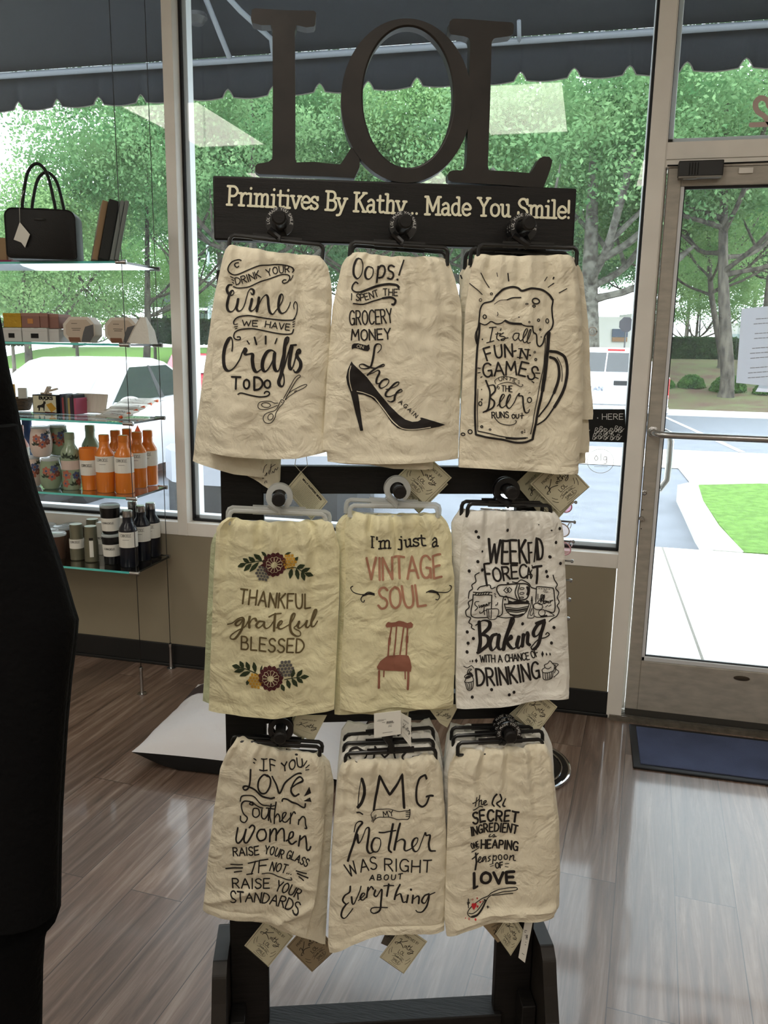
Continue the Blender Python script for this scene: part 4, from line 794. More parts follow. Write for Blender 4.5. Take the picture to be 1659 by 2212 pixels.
T5I = [
 ('t', 1, 14, "'m", [(440, 726), (572, 726)], 100, dict(font=SLAB, gap=.8)), ('p', 1, 13, [(410, 628), (412, 724)]), ('p', 1, 10, [(400, 628), (428, 628)], [(404, 724), (424, 724)]), ('t', 1, 14, 'just', [(640, 718), (866, 706)], 96, dict(font=SLAB, gap=.8)), ('t', 1, 14, 'a', [(920, 714), (978, 714)], 104, dict(font=SLAB)),
 ('t', 2, 20, 'VINTAGE', [(362, 992), (560, 990), (780, 982), (1004, 972)], 186, dict(gap=1.9)), ('t', 2, 20, 'SOUL', [(462, 1240), (640, 1238), (868, 1212)], 180, dict(gap=2.2)),
 ('l', 1, 8, [(246, 1056), (229, 1075), (250, 1105), (310, 1120), (370, 1115), (430, 1128)], [(430, 1116), (372, 1100), (322, 1140), (316, 1170), (334, 1185), (344, 1166)], [(870, 1100), (920, 1080), (980, 1102), (1040, 1110), (1085, 1094), (1095, 1066), (1076, 1053)], [(885, 1092), (960, 1104), (985, 1140), (970, 1164), (950, 1158)]), ('l', 1, 14, [(890, 1092), (950, 1096), (976, 1120)], [(330, 1128), (380, 1112), (425, 1124)]),
 ('f', 3, 0, [(530, 1372), (545, 1356), (575, 1362), (610, 1362), (640, 1352), (680, 1355), (710, 1365), (740, 1356), (760, 1376), (753, 1402), (725, 1408), (640, 1400), (560, 1402), (535, 1404), (524, 1388)]),
 ('p', 3, 13, [(575, 1405), (560, 1500), (552, 1560), (547, 1645)], [(712, 1405), (708, 1480), (705, 1560), (703, 1645)]), ('p', 3, 22, [(562, 1495), (555, 1550)], [(709, 1480), (707, 1530)]), ('p', 3, 12, [(620, 1405), (610, 1540), (597, 1645)], [(680, 1405), (660, 1560), (650, 1645)]),
 ('f', 3, 0, [(545, 1645), (720, 1645), (735, 1680), (747, 1740), (740, 1782), (640, 1785), (520, 1776), (460, 1762), (449, 1738), (480, 1690)]), ('p', 3, 19, [(470, 1775), (468, 1922)], [(720, 1780), (714, 1932)]), ('p', 3, 12, [(512, 1780), (510, 1828)], [(693, 1785), (693, 1843)]),
]
T6I = [('d', 1, 0, *[(x, y, 13) for x, y in [(535, 570), (274, 590), (293, 635), (992, 565), (952, 678), (905, 806), (998, 864), (876, 932), (885, 975), (285, 842), (213, 925), (325, 915), (937, 1407), (918, 1542), (200, 1452), (252, 1507), (208, 1550), (198, 1622), (665, 1370), (400, 1930), (588, 1948), (548, 1970), (242, 2008)]], (326, 758, 9), (913, 575, 7), (805, 527, 5)),
 ('t', 1, 20, 'WEEK', [(374, 850), (540, 858), (704, 852)], 196, dict(gap=2.4)), ('t', 1, 16, 'F', [(722, 852), (752, 850)], 175), ('p', 1, 13, [(768, 845), (785, 640)], [(782, 650), (792, 830)]), ('t', 1, 20, 'D', [(806, 826), (850, 822)], 180),
 ('t', 1, 18, 'F', [(362, 1045), (405, 1040)], 180), ('t', 1, 16, 'OREC', [(425, 1012), (560, 990), (706, 980)], 112, dict(gap=1.8)), ('t', 1, 11, 'A', [(706, 985), (735, 984)], 100), ('l', 1, 10, [(745, 910), (732, 935), (746, 960), (736, 985)]), ('p', 1, 20, [(752, 892), (832, 882)], [(796, 890), (790, 1030)]), ('p', 1, 9, [(746, 872), (750, 884)]),
 ('l', 1, 9, [(295, 935), (262, 960), (268, 1012), (236, 1042), (240, 1076), (214, 1100), (206, 1158)], [(240, 1165), (206, 1192), (214, 1235), (186, 1270), (194, 1312), (226, 1328), (214, 1370), (240, 1390), (236, 1414), (260, 1430)], [(930, 960), (942, 1000), (966, 1040), (952, 1072), (980, 1110), (966, 1150), (984, 1192), (966, 1220), (984, 1262), (966, 1310), (930, 1332), (898, 1358)], [(280, 1080), (300, 1056), (340, 1048), (385, 1040), (396, 1068), (430, 1056)], [(580, 1015), (620, 1020), (660, 1000), (720, 1030), (740, 1060), (790, 1080)]),
 ('l', 1, 11, [(470, 1130), (446, 1090), (446, 1056), (480, 1036), (560, 1032), (640, 1030), (708, 1036), (724, 1072), (714, 1130), (690, 1160), (640, 1166), (600, 1160), (540, 1140), (470, 1130)]), ('l', 1, 9, [(618, 1040), (598, 1100), (618, 1160)], [(640, 1040), (622, 1100), (640, 1160)]), ('l', 1, 20, [(706, 1060), (714, 1090), (706, 1120)]),
 ('e', 1, 6, (660, 1070, 19, 8), (658, 1110, 20, 9), (655, 1146, 18, 6)), ('p', 1, 7, [(500, 1080), (524, 1056), (546, 1080), (524, 1102), (500, 1080)], [(526, 1078), (550, 1056), (572, 1078), (550, 1100), (526, 1078)]), ('p', 1, 12, [(530, 1020), (545, 1022)]),
 ('l', 1, 8, [(450, 1310), (488, 1280), (490, 1190), (500, 1140), (524, 1128), (540, 1165), (538, 1200)], [(445, 1308), (520, 1316), (600, 1312)], [(505, 1200), (530, 1262), (590, 1305), (640, 1306), (692, 1270), (722, 1200)], [(520, 1226), (620, 1236), (716, 1222)], [(540, 1262), (620, 1268), (695, 1258)]), ('l', 1, 14, [(528, 1246), (620, 1252), (704, 1242)], [(560, 1290), (620, 1296), (670, 1286)]), ('p', 1, 10, [(505, 1196), (722, 1196)]), ('d', 1, 0, (512, 1158, 8)),
 ('f', 1, 0, [(540, 1165), (580, 1178), (610, 1168), (650, 1172), (690, 1180), (700, 1165), (722, 1180), (716, 1196), (540, 1196)]),
 ('l', 1, 9, [(246, 1122), (240, 1200), (234, 1310), (330, 1325), (372, 1320)], [(402, 1130), (400, 1240)]), ('p', 1, 9, [(246, 1104), (402, 1102)], [(250, 1126), (402, 1126)]), ('p', 1, 8, *[[(262 + 22 * k, 1122), (272 + 22 * k, 1106)] for k in range(6)]),
 ('l', 1, 8, [(294, 1182), (266, 1186), (262, 1212), (284, 1236), (262, 1262)], [(295, 1215), (300, 1238), (316, 1216), (318, 1238)], [(342, 1212), (326, 1218), (328, 1234), (342, 1214), (336, 1270), (306, 1286), (304, 1272)], [(362, 1205), (350, 1218), (356, 1228), (366, 1206), (370, 1222)], [(378, 1192), (380, 1216)], [(378, 1200), (392, 1190)]),
 ('l', 1, 7, [(360, 1250), (456, 1246), (440, 1325), (376, 1330), (362, 1252)], [(362, 1262), (342, 1266), (346, 1300)], [(376, 1256), (382, 1320)], [(400, 1256), (398, 1326)]), ('p', 1, 7, [(440, 1205), (436, 1216)], [(452, 1188), (448, 1210)], [(424, 1110), (434, 1120)], [(428, 1130), (438, 1142)]),
 ('l', 1, 9, [(782, 1190), (788, 1080), (800, 1060), (930, 1070)], [(930, 1072), (938, 1110), (944, 1270), (880, 1272)]), ('p', 1, 5, *[[(806 + 22 * k, 1075 + k * 1.5), (816 + 22 * k, 1076 + k * 1.5)] for k in range(5)]), ('e', 1, 4, (862, 1098, 10, 10)), ('p', 1, 5, [(872, 1112), (890, 1104)], [(800, 1120), (800, 1170)]),
 ('l', 1, 9, [(826, 1190), (838, 1150), (842, 1130), (828, 1130), (824, 1190)], [(846, 1190), (858, 1140), (852, 1130), (846, 1186)], [(862, 1182), (850, 1200), (864, 1206), (872, 1188), (862, 1182)], [(880, 1184), (880, 1202), (894, 1186), (896, 1204)], [(908, 1182), (908, 1202)], [(908, 1190), (926, 1176)]), ('p', 1, 6, [(812, 1166), (860, 1150)], [(868, 1232), (890, 1222)], [(896, 1230), (916, 1216)]),
 ('l', 1, 6.5, [(742, 1152), (738, 1200), (708, 1305), (716, 1320), (764, 1312), (752, 1220), (748, 1152), (742, 1152)], [(744, 1240), (728, 1290), (744, 1300), (756, 1280)]), ('p', 1, 6, [(740, 1140), (748, 1140), (748, 1152)], [(736, 1172), (752, 1170)]), ('e', 1, 7, (800, 1226, 42, 28, .2), (836, 1282, 30, 28), (826, 1192, 26, 18)), ('l', 1, 7, [(866, 1262), (900, 1280), (942, 1308), (880, 1316), (800, 1320), (766, 1306)]), ('p', 1, 12, [(826, 1312), (880, 1308)]),
 ('l', 1, (11, 32), [(300, 1362), (306, 1450), (310, 1540), (294, 1618), (284, 1624)], [(272, 1392), (330, 1352), (385, 1360), (384, 1412), (330, 1472)], [(330, 1472), (374, 1492), (374, 1552), (310, 1612), (286, 1625)], [(448, 1462), (410, 1482), (390, 1550), (408, 1600), (446, 1560), (466, 1462), (455, 1560), (478, 1590), (505, 1550), (560, 1420), (592, 1342), (576, 1320), (552, 1400), (518, 1500), (502, 1590)], [(512, 1532), (560, 1472), (570, 1490), (532, 1522), (575, 1580), (612, 1560), (636, 1470), (616, 1550), (634, 1575), (660, 1530)], [(672, 1462), (661, 1560)], [(666, 1512), (700, 1442), (711, 1462), (706, 1530), (726, 1550)], [(852, 1362), (800, 1382), (760, 1440), (770, 1480), (810, 1460), (856, 1352), (830, 1450), (800, 1550), (752, 1590), (736, 1570)]), ('l', 1, 10, [(736, 1570), (800, 1510), (870, 1492), (900, 1470), (882, 1452), (868, 1468)]), ('p', 1, 22, [(782, 1370), (860, 1344)]),
 ('t', 1, 9.5, 'WITH A CHANCE OF', [(310, 1706), (560, 1692), (720, 1672), (806, 1644)], 60, dict(gap=1.9)), ('f', 1, 0, [(275, 1672), (287, 1694), (275, 1714), (263, 1694)], [(243, 1684), (250, 1697), (243, 1710), (236, 1697)], [(222, 1690), (226, 1698), (222, 1707), (217, 1698)], [(838, 1604), (850, 1632), (838, 1660), (826, 1632)], [(870, 1618), (882, 1636), (876, 1652), (866, 1636)], [(903, 1620), (913, 1637), (908, 1652), (898, 1636)]),
 ('t', 1, 18, 'DRINKING', [(282, 1905), (450, 1890), (620, 1866), (818, 1834)], 142, dict(gap=2.5)),
 ('l', 1, 7, [(180, 1880), (202, 1945), (240, 1938), (250, 1868)], [(195, 1890), (210, 1940)], [(212, 1886), (222, 1940)], [(230, 1880), (234, 1936)], [(176, 1880), (188, 1850), (176, 1836), (205, 1812), (240, 1830), (250, 1862), (216, 1880), (180, 1882)], [(170, 1745), (200, 1756), (232, 1736), (255, 1758)], [(200, 1800), (212, 1770), (236, 1768), (215, 1790), (232, 1800)]), ('l', 1, 22, [(205, 1812), (226, 1806), (240, 1824)], [(196, 1842), (220, 1832)]),
 ('l', 1, 7, [(842, 1792), (852, 1852), (918, 1850), (936, 1782)], [(862, 1800), (868, 1850)], [(882, 1802), (886, 1850)], [(902, 1800), (902, 1850)], [(920, 1794), (914, 1848)], [(842, 1792), (836, 1768), (860, 1750), (856, 1728), (886, 1714), (904, 1694), (930, 1720), (946, 1742), (938, 1780), (890, 1796), (842, 1792)], [(862, 1752), (890, 1764), (916, 1750)], [(934, 1716), (980, 1730), (950, 1762), (984, 1792), (940, 1836)], [(950, 1730), (960, 1760), (946, 1800)])]
T7I = [('t', 1, 11, 'I', [(548, 490), (556, 490)], 88), ('p', 1, 10, [(534, 402), (578, 406)], [(520, 482), (580, 490)]), ('t', 1, 11, 'F', [(606, 496), (652, 492)], 84), ('t', 1, 11, 'YOU', [(700, 496), (770, 488), (862, 480)], 66), ('p', 1, 8, [(896, 427), (866, 468)], [(915, 457), (886, 478)], [(912, 491), (886, 492)], [(474, 390), (492, 412)], [(472, 420), (482, 432)]),
 ('l', 1, 14, [(450, 472), (446, 560), (432, 620), (402, 640), (388, 626), (420, 606), (480, 640), (540, 690), (600, 710), (638, 695)], [(586, 540), (552, 520), (516, 560), (508, 620), (530, 664), (570, 668), (600, 620), (606, 560), (580, 530)], [(620, 537), (652, 590), (680, 665), (720, 590), (770, 546), (850, 526)], [(770, 626), (830, 602), (864, 575), (840, 556), (792, 590), (770, 650), (798, 700), (832, 690)]),
 ('f', 1, 0, [(915, 622), (930, 680), (872, 702)], [(868, 736), (922, 712), (933, 748)]), ('l', 1, 10, [(364, 742), (376, 702), (420, 681), (480, 700), (540, 760), (600, 772), (640, 760)]), ('l', 1, 13, [(700, 730), (706, 712), (740, 716), (790, 750), (850, 786), (878, 790), (884, 758)]),
 ('l', 1, 11, [(462, 766), (440, 752), (460, 738), (486, 760), (520, 780), (545, 790)], [(470, 762), (450, 736), (402, 730), (374, 770), (390, 830), (422, 868), (402, 902), (370, 892), (368, 856)], [(500, 792), (470, 800), (466, 850), (492, 866), (518, 840), (512, 800), (494, 792)], [(538, 800), (536, 862), (560, 880), (586, 840), (592, 796), (590, 890)], [(612, 752), (600, 840), (610, 902)], [(652, 730), (640, 820), (636, 912)], [(640, 862), (664, 830), (680, 860), (682, 900), (722, 850), (730, 822), (706, 830), (702, 890), (730, 902), (760, 870)], [(768, 830), (762, 920)], [(764, 872), (790, 828), (804, 844)], [(832, 890), (828, 930)], [(832, 900), (860, 862), (880, 874), (886, 930), (895, 965), (880, 962)]), ('p', 1, 10, [(572, 792), (642, 788)]),
 ('l', 1, 14, [(346, 950), (332, 1040), (352, 1064), (390, 1020), (412, 960), (396, 1040), (420, 1060), (460, 1000), (480, 950), (460, 930), (438, 950)], [(560, 966), (520, 968), (498, 1010), (520, 1050), (560, 1040), (572, 1000), (556, 964)], [(604, 960), (600, 1060)], [(602, 1010), (632, 955), (652, 968), (650, 1052)], [(650, 1010), (690, 958), (712, 972), (716, 1060)], [(732, 1060), (780, 1034), (786, 1000), (762, 1002), (750, 1060), (776, 1096), (812, 1070)], [(842, 1020), (830, 1110)], [(836, 1060), (880, 1024), (892, 1080), (896, 1138), (916, 1136), (926, 1112)]),
 ('t', 1, 10.5, 'RAISE', [(312, 1170), (420, 1160), (515, 1152)], 62), ('t', 1, 10, 'YOUR', [(560, 1150), (620, 1162), (695, 1195)], 60), ('t', 1, 10, 'GLASS', [(730, 1200), (800, 1224), (892, 1268)], 60),
 ('t', 1, 11, 'I', [(440, 1310), (470, 1306)], 96, dict(slant=.15)), ('p', 1, 10, [(430, 1222), (508, 1205)], [(418, 1312), (466, 1302)]), ('t', 1, 11, 'F', [(512, 1294), (580, 1286)], 92, dict(slant=.15)), ('t', 1, 10, 'NOT...', [(600, 1282), (680, 1304), (770, 1334)], 66, dict(slant=.1)), ('l', 1, 8, [(540, 1302), (600, 1302), (680, 1342), (740, 1372), (776, 1374), (768, 1358)]),
 ('p', 1, 10, [(290, 1240), (384, 1233)], [(318, 1302), (378, 1286)], [(810, 1302), (892, 1322)], [(832, 1347), (868, 1378)]), ('p', 1, 12, [(250, 1280), (384, 1258)], [(820, 1322), (904, 1359)]),
 ('t', 1, 11, 'RAISE', [(306, 1430), (450, 1424), (598, 1426)], 80), ('t', 1, 11, 'YOUR', [(640, 1448), (740, 1490), (826, 1530)], 84), ('t', 1, 11, 'STANDARDS', [(290, 1538), (450, 1536), (620, 1566), (818, 1640)], 84, dict(gap=1.8))]
T8I = [('l', 1, (8, 24), [(338, 560), (356, 620), (356, 690), (338, 750), (306, 795)]), ('p', 1, 6, [(334, 548), (318, 640), (306, 790)]), ('p', 1, 20, [(435, 822), (482, 545), (560, 688), (660, 530), (676, 798)]), ('l', 1, 17, [(854, 560), (836, 527), (792, 560), (770, 650), (776, 740), (814, 780), (850, 762), (874, 716)]), ('p', 1, 17, [(852, 700), (908, 710)]), ('l', 1, 12, [(300, 840), (320, 831), (344, 845)]),
 ('l', 1, 6, [(418, 882), (416, 842), (480, 816), (560, 806), (640, 824), (700, 816), (720, 798)], [(430, 920), (440, 900), (482, 876), (560, 870), (640, 888), (700, 884), (718, 845), (720, 798)], [(426, 872), (420, 910)], [(440, 866), (432, 905)], [(690, 830), (716, 822)], [(690, 846), (716, 836)], [(690, 862), (714, 852)], [(452, 862), (444, 898)]), ('t', 1, 7, 'MY', [(512, 872), (592, 856)], 42),
 ('l', 1, (8, 18), [(276, 980), (290, 920), (320, 900), (342, 912), (312, 950), (290, 1000), (270, 1080), (242, 1160), (226, 1226), (234, 1200), (270, 1090), (302, 1000)], [(302, 1000), (310, 1070), (330, 1052), (370, 960), (396, 962), (386, 1050), (380, 1120), (400, 1154), (430, 1150)], [(480, 1040), (440, 1040), (416, 1090), (426, 1140), (460, 1146), (484, 1100), (486, 1050), (465, 1036)], [(586, 922), (566, 1040), (552, 1120), (572, 1146)], [(642, 920), (620, 1000), (596, 1124)], [(606, 1070), (650, 1042), (680, 1060), (676, 1120), (702, 1124), (770, 1072), (782, 1030), (756, 1030), (736, 1080), (754, 1124), (790, 1112), (830, 1010), (842, 984), (848, 1006), (880, 1010), (872, 1080), (882, 1132), (925, 1142)]), ('l', 1, 11, [(476, 995), (540, 990), (608, 972)]),
 ('t', 1, 11, 'WAS', [(238, 1340), (320, 1306), (460, 1284)], 96), ('t', 1, 11, 'RIGHT', [(520, 1290), (640, 1290), (770, 1296), (888, 1304)], 92), ('t', 1, 9, 'ABOUT', [(400, 1376), (520, 1364), (656, 1350)], 40, dict(slant=.2, gap=5)),
 ('l', 1, (9, 15), [(246, 1418), (240, 1460), (202, 1488), (186, 1530), (214, 1560), (232, 1548)], [(214, 1560), (186, 1600), (174, 1650), (200, 1670), (240, 1632), (266, 1600)], [(256, 1500), (262, 1555), (276, 1560), (312, 1480), (332, 1420)], [(312, 1536), (340, 1512), (362, 1480), (342, 1474), (326, 1518), (346, 1535), (372, 1510)], [(388, 1430), (376, 1512)], [(386, 1462), (412, 1424), (430, 1442)], [(446, 1450), (436, 1492), (458, 1500), (496, 1440), (490, 1540), (480, 1610), (440, 1640), (411, 1626), (420, 1596), (480, 1584), (540, 1580)], [(552, 1396), (536, 1490)], [(640, 1395), (612, 1450), (596, 1510)], [(604, 1485), (640, 1462), (652, 1490), (664, 1530), (686, 1524)], [(702, 1470), (692, 1530)], [(742, 1470), (736, 1535)], [(740, 1505), (776, 1474), (790, 1490), (786, 1536)], [(872, 1472), (832, 1482), (812, 1520), (838, 1540), (872, 1480), (856, 1560), (820, 1610), (780, 1610), (766, 1596)]), ('p', 1, 10, [(512, 1412), (590, 1404)], [(866, 1484), (920, 1468)]), ('d', 1, 0, (726, 1428, 9))]
T9I = [('l', 1, 9, [(328, 700), (316, 766)], [(356, 695), (345, 770)], [(350, 742), (370, 733), (372, 770), (404, 748), (406, 735), (388, 746), (394, 774), (415, 765)], [(300, 796), (350, 779), (380, 790)]), ('p', 1, 9, [(294, 742), (344, 722)]), ('l', 1, (4, 14), [(490, 682), (466, 722), (455, 760), (470, 780)], [(515, 680), (526, 722), (490, 756), (514, 780)], [(562, 726), (536, 765), (555, 778)]),
 ('t', 1, 16, 'SECRET', [(298, 905), (480, 896), (656, 908)], 86, dict(gap=2.8)), ('t', 1, 12.5, 'INGREDIENT', [(288, 1006), (470, 986), (650, 1004)], 72, dict(gap=2.7)), ('l', 1, 8, [(442, 1010), (430, 1028), (455, 1026), (472, 1012), (478, 1030), (460, 1032), (490, 1028)]),
 ('t', 1, 8, 'ONE', [(290, 1114), (350, 1100)], 46, dict(gap=3)), ('p', 1, 8, [(290, 1140), (350, 1110)]), ('t', 1, 13, 'HEAPING', [(368, 1120), (520, 1124), (656, 1134)], 68, dict(gap=2.8)),
 ('p', 1, 15, [(322, 1152), (326, 1220), (318, 1280)]), ('p', 1, 10, [(292, 1192), (342, 1156)]), ('l', 1, 9, [(336, 1216), (364, 1192), (356, 1180), (340, 1208), (360, 1225), (390, 1182)], [(404, 1182), (380, 1190), (376, 1222), (402, 1190), (406, 1224)], [(442, 1180), (424, 1190), (440, 1212), (420, 1222)], [(466, 1180), (460, 1240)], [(466, 1190), (490, 1184), (486, 1216), (466, 1214)], [(602, 1180), (596, 1218)], [(598, 1198), (626, 1175), (626, 1214), (640, 1214)]), ('e', 1, 9, (520, 1195, 14, 20), (566, 1193, 14, 20)),
 ('t', 1, 10, 'OF', [(484, 1278), (542, 1274)], 42), ('p', 1, 5, [(435, 1248), (465, 1242)], [(440, 1262), (466, 1256)], [(560, 1248), (592, 1244)], [(560, 1266), (585, 1270)]), ('p', 1, 24, [(308, 1308), (310, 1428)]), ('p', 1, 20, [(306, 1430), (336, 1420)]), ('t', 1, 24, 'OVE', [(366, 1400), (500, 1400), (636, 1392)], 88, dict(gap=2.5)),
 ('l', 1, 7, [(655, 1436), (640, 1425), (560, 1440), (462, 1470), (422, 1500), (370, 1526), (300, 1572), (263, 1610), (260, 1640), (290, 1660), (340, 1645), (388, 1590), (414, 1530), (446, 1496), (520, 1476), (630, 1450), (655, 1436)], [(268, 1630), (300, 1632), (350, 1600), (400, 1530)], [(400, 1560), (406, 1540), (392, 1528)]), ('l', 1, 14, [(290, 1656), (340, 1640), (384, 1590), (408, 1536)]), ('p', 1, 7, [(460, 1498), (540, 1490), (620, 1478)], [(264, 1515), (266, 1588)], [(255, 1548), (275, 1554)], [(258, 1560), (274, 1544)], [(415, 1590), (430, 1590)], [(422, 1582), (422, 1600)]),
 ('F', 2, 0, [(308, 1604), (288, 1574), (292, 1556), (304, 1552), (311, 1560), (320, 1550), (330, 1556), (330, 1574)], [(338, 1594), (330, 1578), (336, 1570), (342, 1572), (348, 1578)]), ('D', 2, 0, (360, 1546, 7), (336, 1516, 6), (376, 1540, 4), (318, 1670, 7), (240, 1662, 4)), ('e', 2, 3, (298, 1526, 6, 5), (268, 1670, 6, 6))]
OLIVE = mat('olive_print', (98, 84, 52), .85); DKGRN = mat('dark_green_print', (40, 52, 26), .85); MAROON = mat('maroon_print', (72, 22, 26), .85); GOLD = mat('gold_print', (190, 144, 46), .85); GREYP = mat('grey_print', (92, 90, 88), .85)
TERRA = mat('terracotta_print', (174, 126, 102), .85); CHAIRB = mat('chair_print', (146, 94, 76), .85); REDP = mat('red_print', (190, 40, 48), .85)
# hung cloths, back ones first
towel('ecru towel slanting out at far left behind the wine and crafts towel', [(482, 542), (461, 640), (438, 800), (421, 930), (414, 998)], [(620, 545), (600, 800), (575, 1040)], [(482, 542), (620, 545)], [(414, 998), (450, 1008), (505, 1024), (575, 1034)], .035, [ECRU], seed=21, res=(30, 60))
towel('ecru towel with cursive writing, its corner hanging lowest behind the wine towel', [(520, 546), (505, 1000), (545, 1052)], [(640, 546), (612, 900), (606, 1000), (604, 1058)], [(520, 546), (640, 546)], [(505, 1020), (545, 1048), (585, 1062), (604, 1040)], .022, [ECRU, INK],
      [('l', 1, 5, [(620, 10), (600, 30), (588, 80), (580, 125), (588, 132), (612, 92), (620, 80), (616, 106)], [(640, 60), (632, 90)], [(655, 10), (650, 60), (640, 96)], [(648, 40), (690, 14)], [(660, 90), (668, 72), (676, 88), (690, 50), (700, 64), (712, 40)], [(606, 150), (600, 170)], [(616, 148), (620, 168)])], (420, 1000), 3.95, seed=22, res=(24, 50))
towel('white towel with wine and crafts lettering, scissors and two scroll banners', [(484, 536), (480, 560), (461, 646), (456, 800), (453, 905), (449, 950), (450, 978)], [(693, 551), (709, 575), (716, 610), (718, 656), (710, 790), (704, 905), (706, 980)],
      [(484, 536), (492, 529), (500, 526.5), (520, 530), (560, 537), (600, 544), (650, 548), (693, 551)], [(450, 979), (500, 986), (571, 993), (640, 990), (706, 978)], N1, [ECRU, INK], T1I, (400, 490), 4.097, seed=1,
      tags=[([(650, 1018), (708, 1084), (673, 1124), (616, 1058)], .014, 'text', None, 0, [(640, 985), (637, 1005), (650, 1020), (664, 1006), (662, 985)])])
towel('ecru towel layer just below the hem of the high-heel shoe towel', [(760, 560), (720, 800), (722, 1000)], [(955, 560), (960, 800), (936, 1012)], [(760, 560), (955, 560)], [(722, 1000), (800, 1004), (850, 1013), (936, 1014)], N2, [ECRU], seed=23, res=(30, 50),
      tags=[([(914, 974), (976, 1032), (917, 1090), (856, 1031)], .030, 'logo'), ([(920, 995), (968, 1046), (905, 1110), (858, 1062)], .024, 'logo2')])
towel('white towel with black high-heel shoe print and Oops lettering', [(761, 543), (748, 555), (739, 570), (719, 661), (707, 800), (697, 966), (698, 975), (706, 978), (708, 998)], [(958, 552), (973, 562), (986, 600), (1000, 661), (1001, 760), (996, 900), (993, 997)],
      [(761, 543), (790, 543), (812, 548), (850, 552), (910, 553), (958, 552)], [(708, 998), (760, 1001), (820, 1003), (900, 1000), (993, 993)], N1, [ECRU, INK], T2I, (690, 490), 4.097, seed=2)
for k, (lx, rx, by, nn, lb) in enumerate([(1006, 1287, 905, .046, 'ecru towel directly behind the beer mug towel, its right edge reaching furthest'), (1000, 1277, 976, .034, 'ecru towel third back on the top right peg'), (1012, 1270, 1000, .022, 'ecru towel fourth back on the top right peg, lowest corner at right')]):
    towel(lb, [(1028 - 6 * k, 556), (1008 - 6 * k, 590), (998, 640), (1000, 900)], [(1246, 553), (1262, 590), (1276 - 2 * k, 700), (rx - 6, 830), (rx, by - 20), (rx - 2, by)], [(1028 - 6 * k, 556), (1246, 553)], [(1000, by), (rx, by + 2)], nn, [ECRU, INK], [('p', 1, 3, [(998, 593), (1001, 600)])] if k == 0 else (), seed=24 + k, res=(30, 56))
towel('white towel with a foaming beer mug print, top right peg', [(1031, 548), (1020, 580), (1008, 667), (1003, 800), (998, 920), (994, 1011)], [(1248, 551), (1255, 580), (1262, 680), (1265, 800), (1262, 920), (1253, 1025)], [(1031, 548), (1040, 546), (1070, 549), (1127, 551), (1190, 549), (1230, 548), (1248, 551)], [(994, 1011), (1060, 1013), (1130, 1017), (1200, 1024), (1253, 1025)], N1, [ECRU, INK], T3I, (970, 490), 3.952, seed=3,
      tags=[([(1176, 1052), (1241, 1083), (1188, 1140), (1148, 1089)], .012, 'logo2'), ([(1145, 1045), (1210, 985), (1274, 1052), (1208, 1109)], .025, 'logo'), ([(1113, 1045), (1160, 1000), (1200, 1060), (1160, 1100)], .006, 'plain')])
# middle row
towel('pale green edged towel behind the Thankful Grateful Blessed towel', [(478, 1138), (460, 1160), (454, 1180), (445, 1340), (436, 1519)], [(700, 1134), (715, 1300), (700, 1530)], [(478, 1138), (700, 1134)], [(436, 1520), (560, 1548), (700, 1540)], N2, [GREENC], seed=31, res=(30, 56))
towel('butter yellow towel with flowers and Thankful Grateful Blessed lettering', [(492, 1120), (476, 1130), (467, 1143), (461, 1240), (457, 1330), (452, 1450), (449, 1540)], [(698, 1125), (718, 1134), (727, 1160), (734, 1190), (733, 1300), (727, 1430), (722, 1537)], [(492, 1120), (520, 1124), (560, 1128), (600, 1130), (660, 1128), (698, 1125)], [(449, 1541), (520, 1546), (600, 1550), (660, 1546), (722, 1537)], N1, [YELL, INK, OLIVE, DKGRN, MAROON, GOLD, GREYP], T4I, (420, 1000), 3.95, seed=4, gather=.006,
      tags=[([(640, 1545), (706, 1545), (676, 1603), (627, 1577)], .03, 'plain'), ([(632, 1548), (690, 1552), (655, 1598), (625, 1580)], .02, 'plain')])
towel('butter yellow towel behind the Vintage Soul towel, showing along its left side', [(752, 1112), (735, 1122), (725, 1140), (735, 1300), (725, 1450), (723, 1547)], [(952, 1112), (968, 1130), (978, 1160), (980, 1530)], [(752, 1112), (952, 1112)], [(723, 1548), (760, 1545), (980, 1530)], N2, [YELL], seed=32, res=(30, 56))
towel('butter yellow towel with a terracotta chair and Vintage Soul lettering', [(758, 1110), (748, 1130), (745, 1150), (748, 1266), (742, 1380), (736, 1480), (735, 1537)], [(948, 1114), (960, 1130), (971, 1160), (984, 1250), (986, 1350), (985, 1450), (982, 1528)], [(758, 1110), (770, 1109), (800, 1115), (860, 1117), (910, 1116), (948, 1114)], [(735, 1537), (800, 1536), (860, 1530), (920, 1528), (982, 1528)], N1, [YELL, INK, TERRA, CHAIRB], T5I, (700, 1000), 3.95, seed=5, gather=.005,
      tags=[([(808, 1542), (866, 1535), (866, 1586), (808, 1594)], .098, 'price', CARDW, 0, None, 'white price label with printed lines'), ([(866, 1540), (888, 1552), (888, 1614), (867, 1588)], .08, 'plain', CARDW), ([(920, 1522), (992, 1522), (966, 1572), (950, 1562)], .03, 'plain'), ([(850, 1525), (886, 1520), (880, 1560), (845, 1560)], .03, 'plain')])
towel('white towel behind the Weekend Forecast towel, showing at its upper left', [(1000, 1104), (985, 1122), (979, 1135), (986, 1300), (992, 1520)], [(1180, 1108), (1215, 1140), (1222, 1500)], [(1000, 1104), (1180, 1108)], [(992, 1520), (1222, 1505)], N2, [WHIT], seed=33, res=(30, 56))
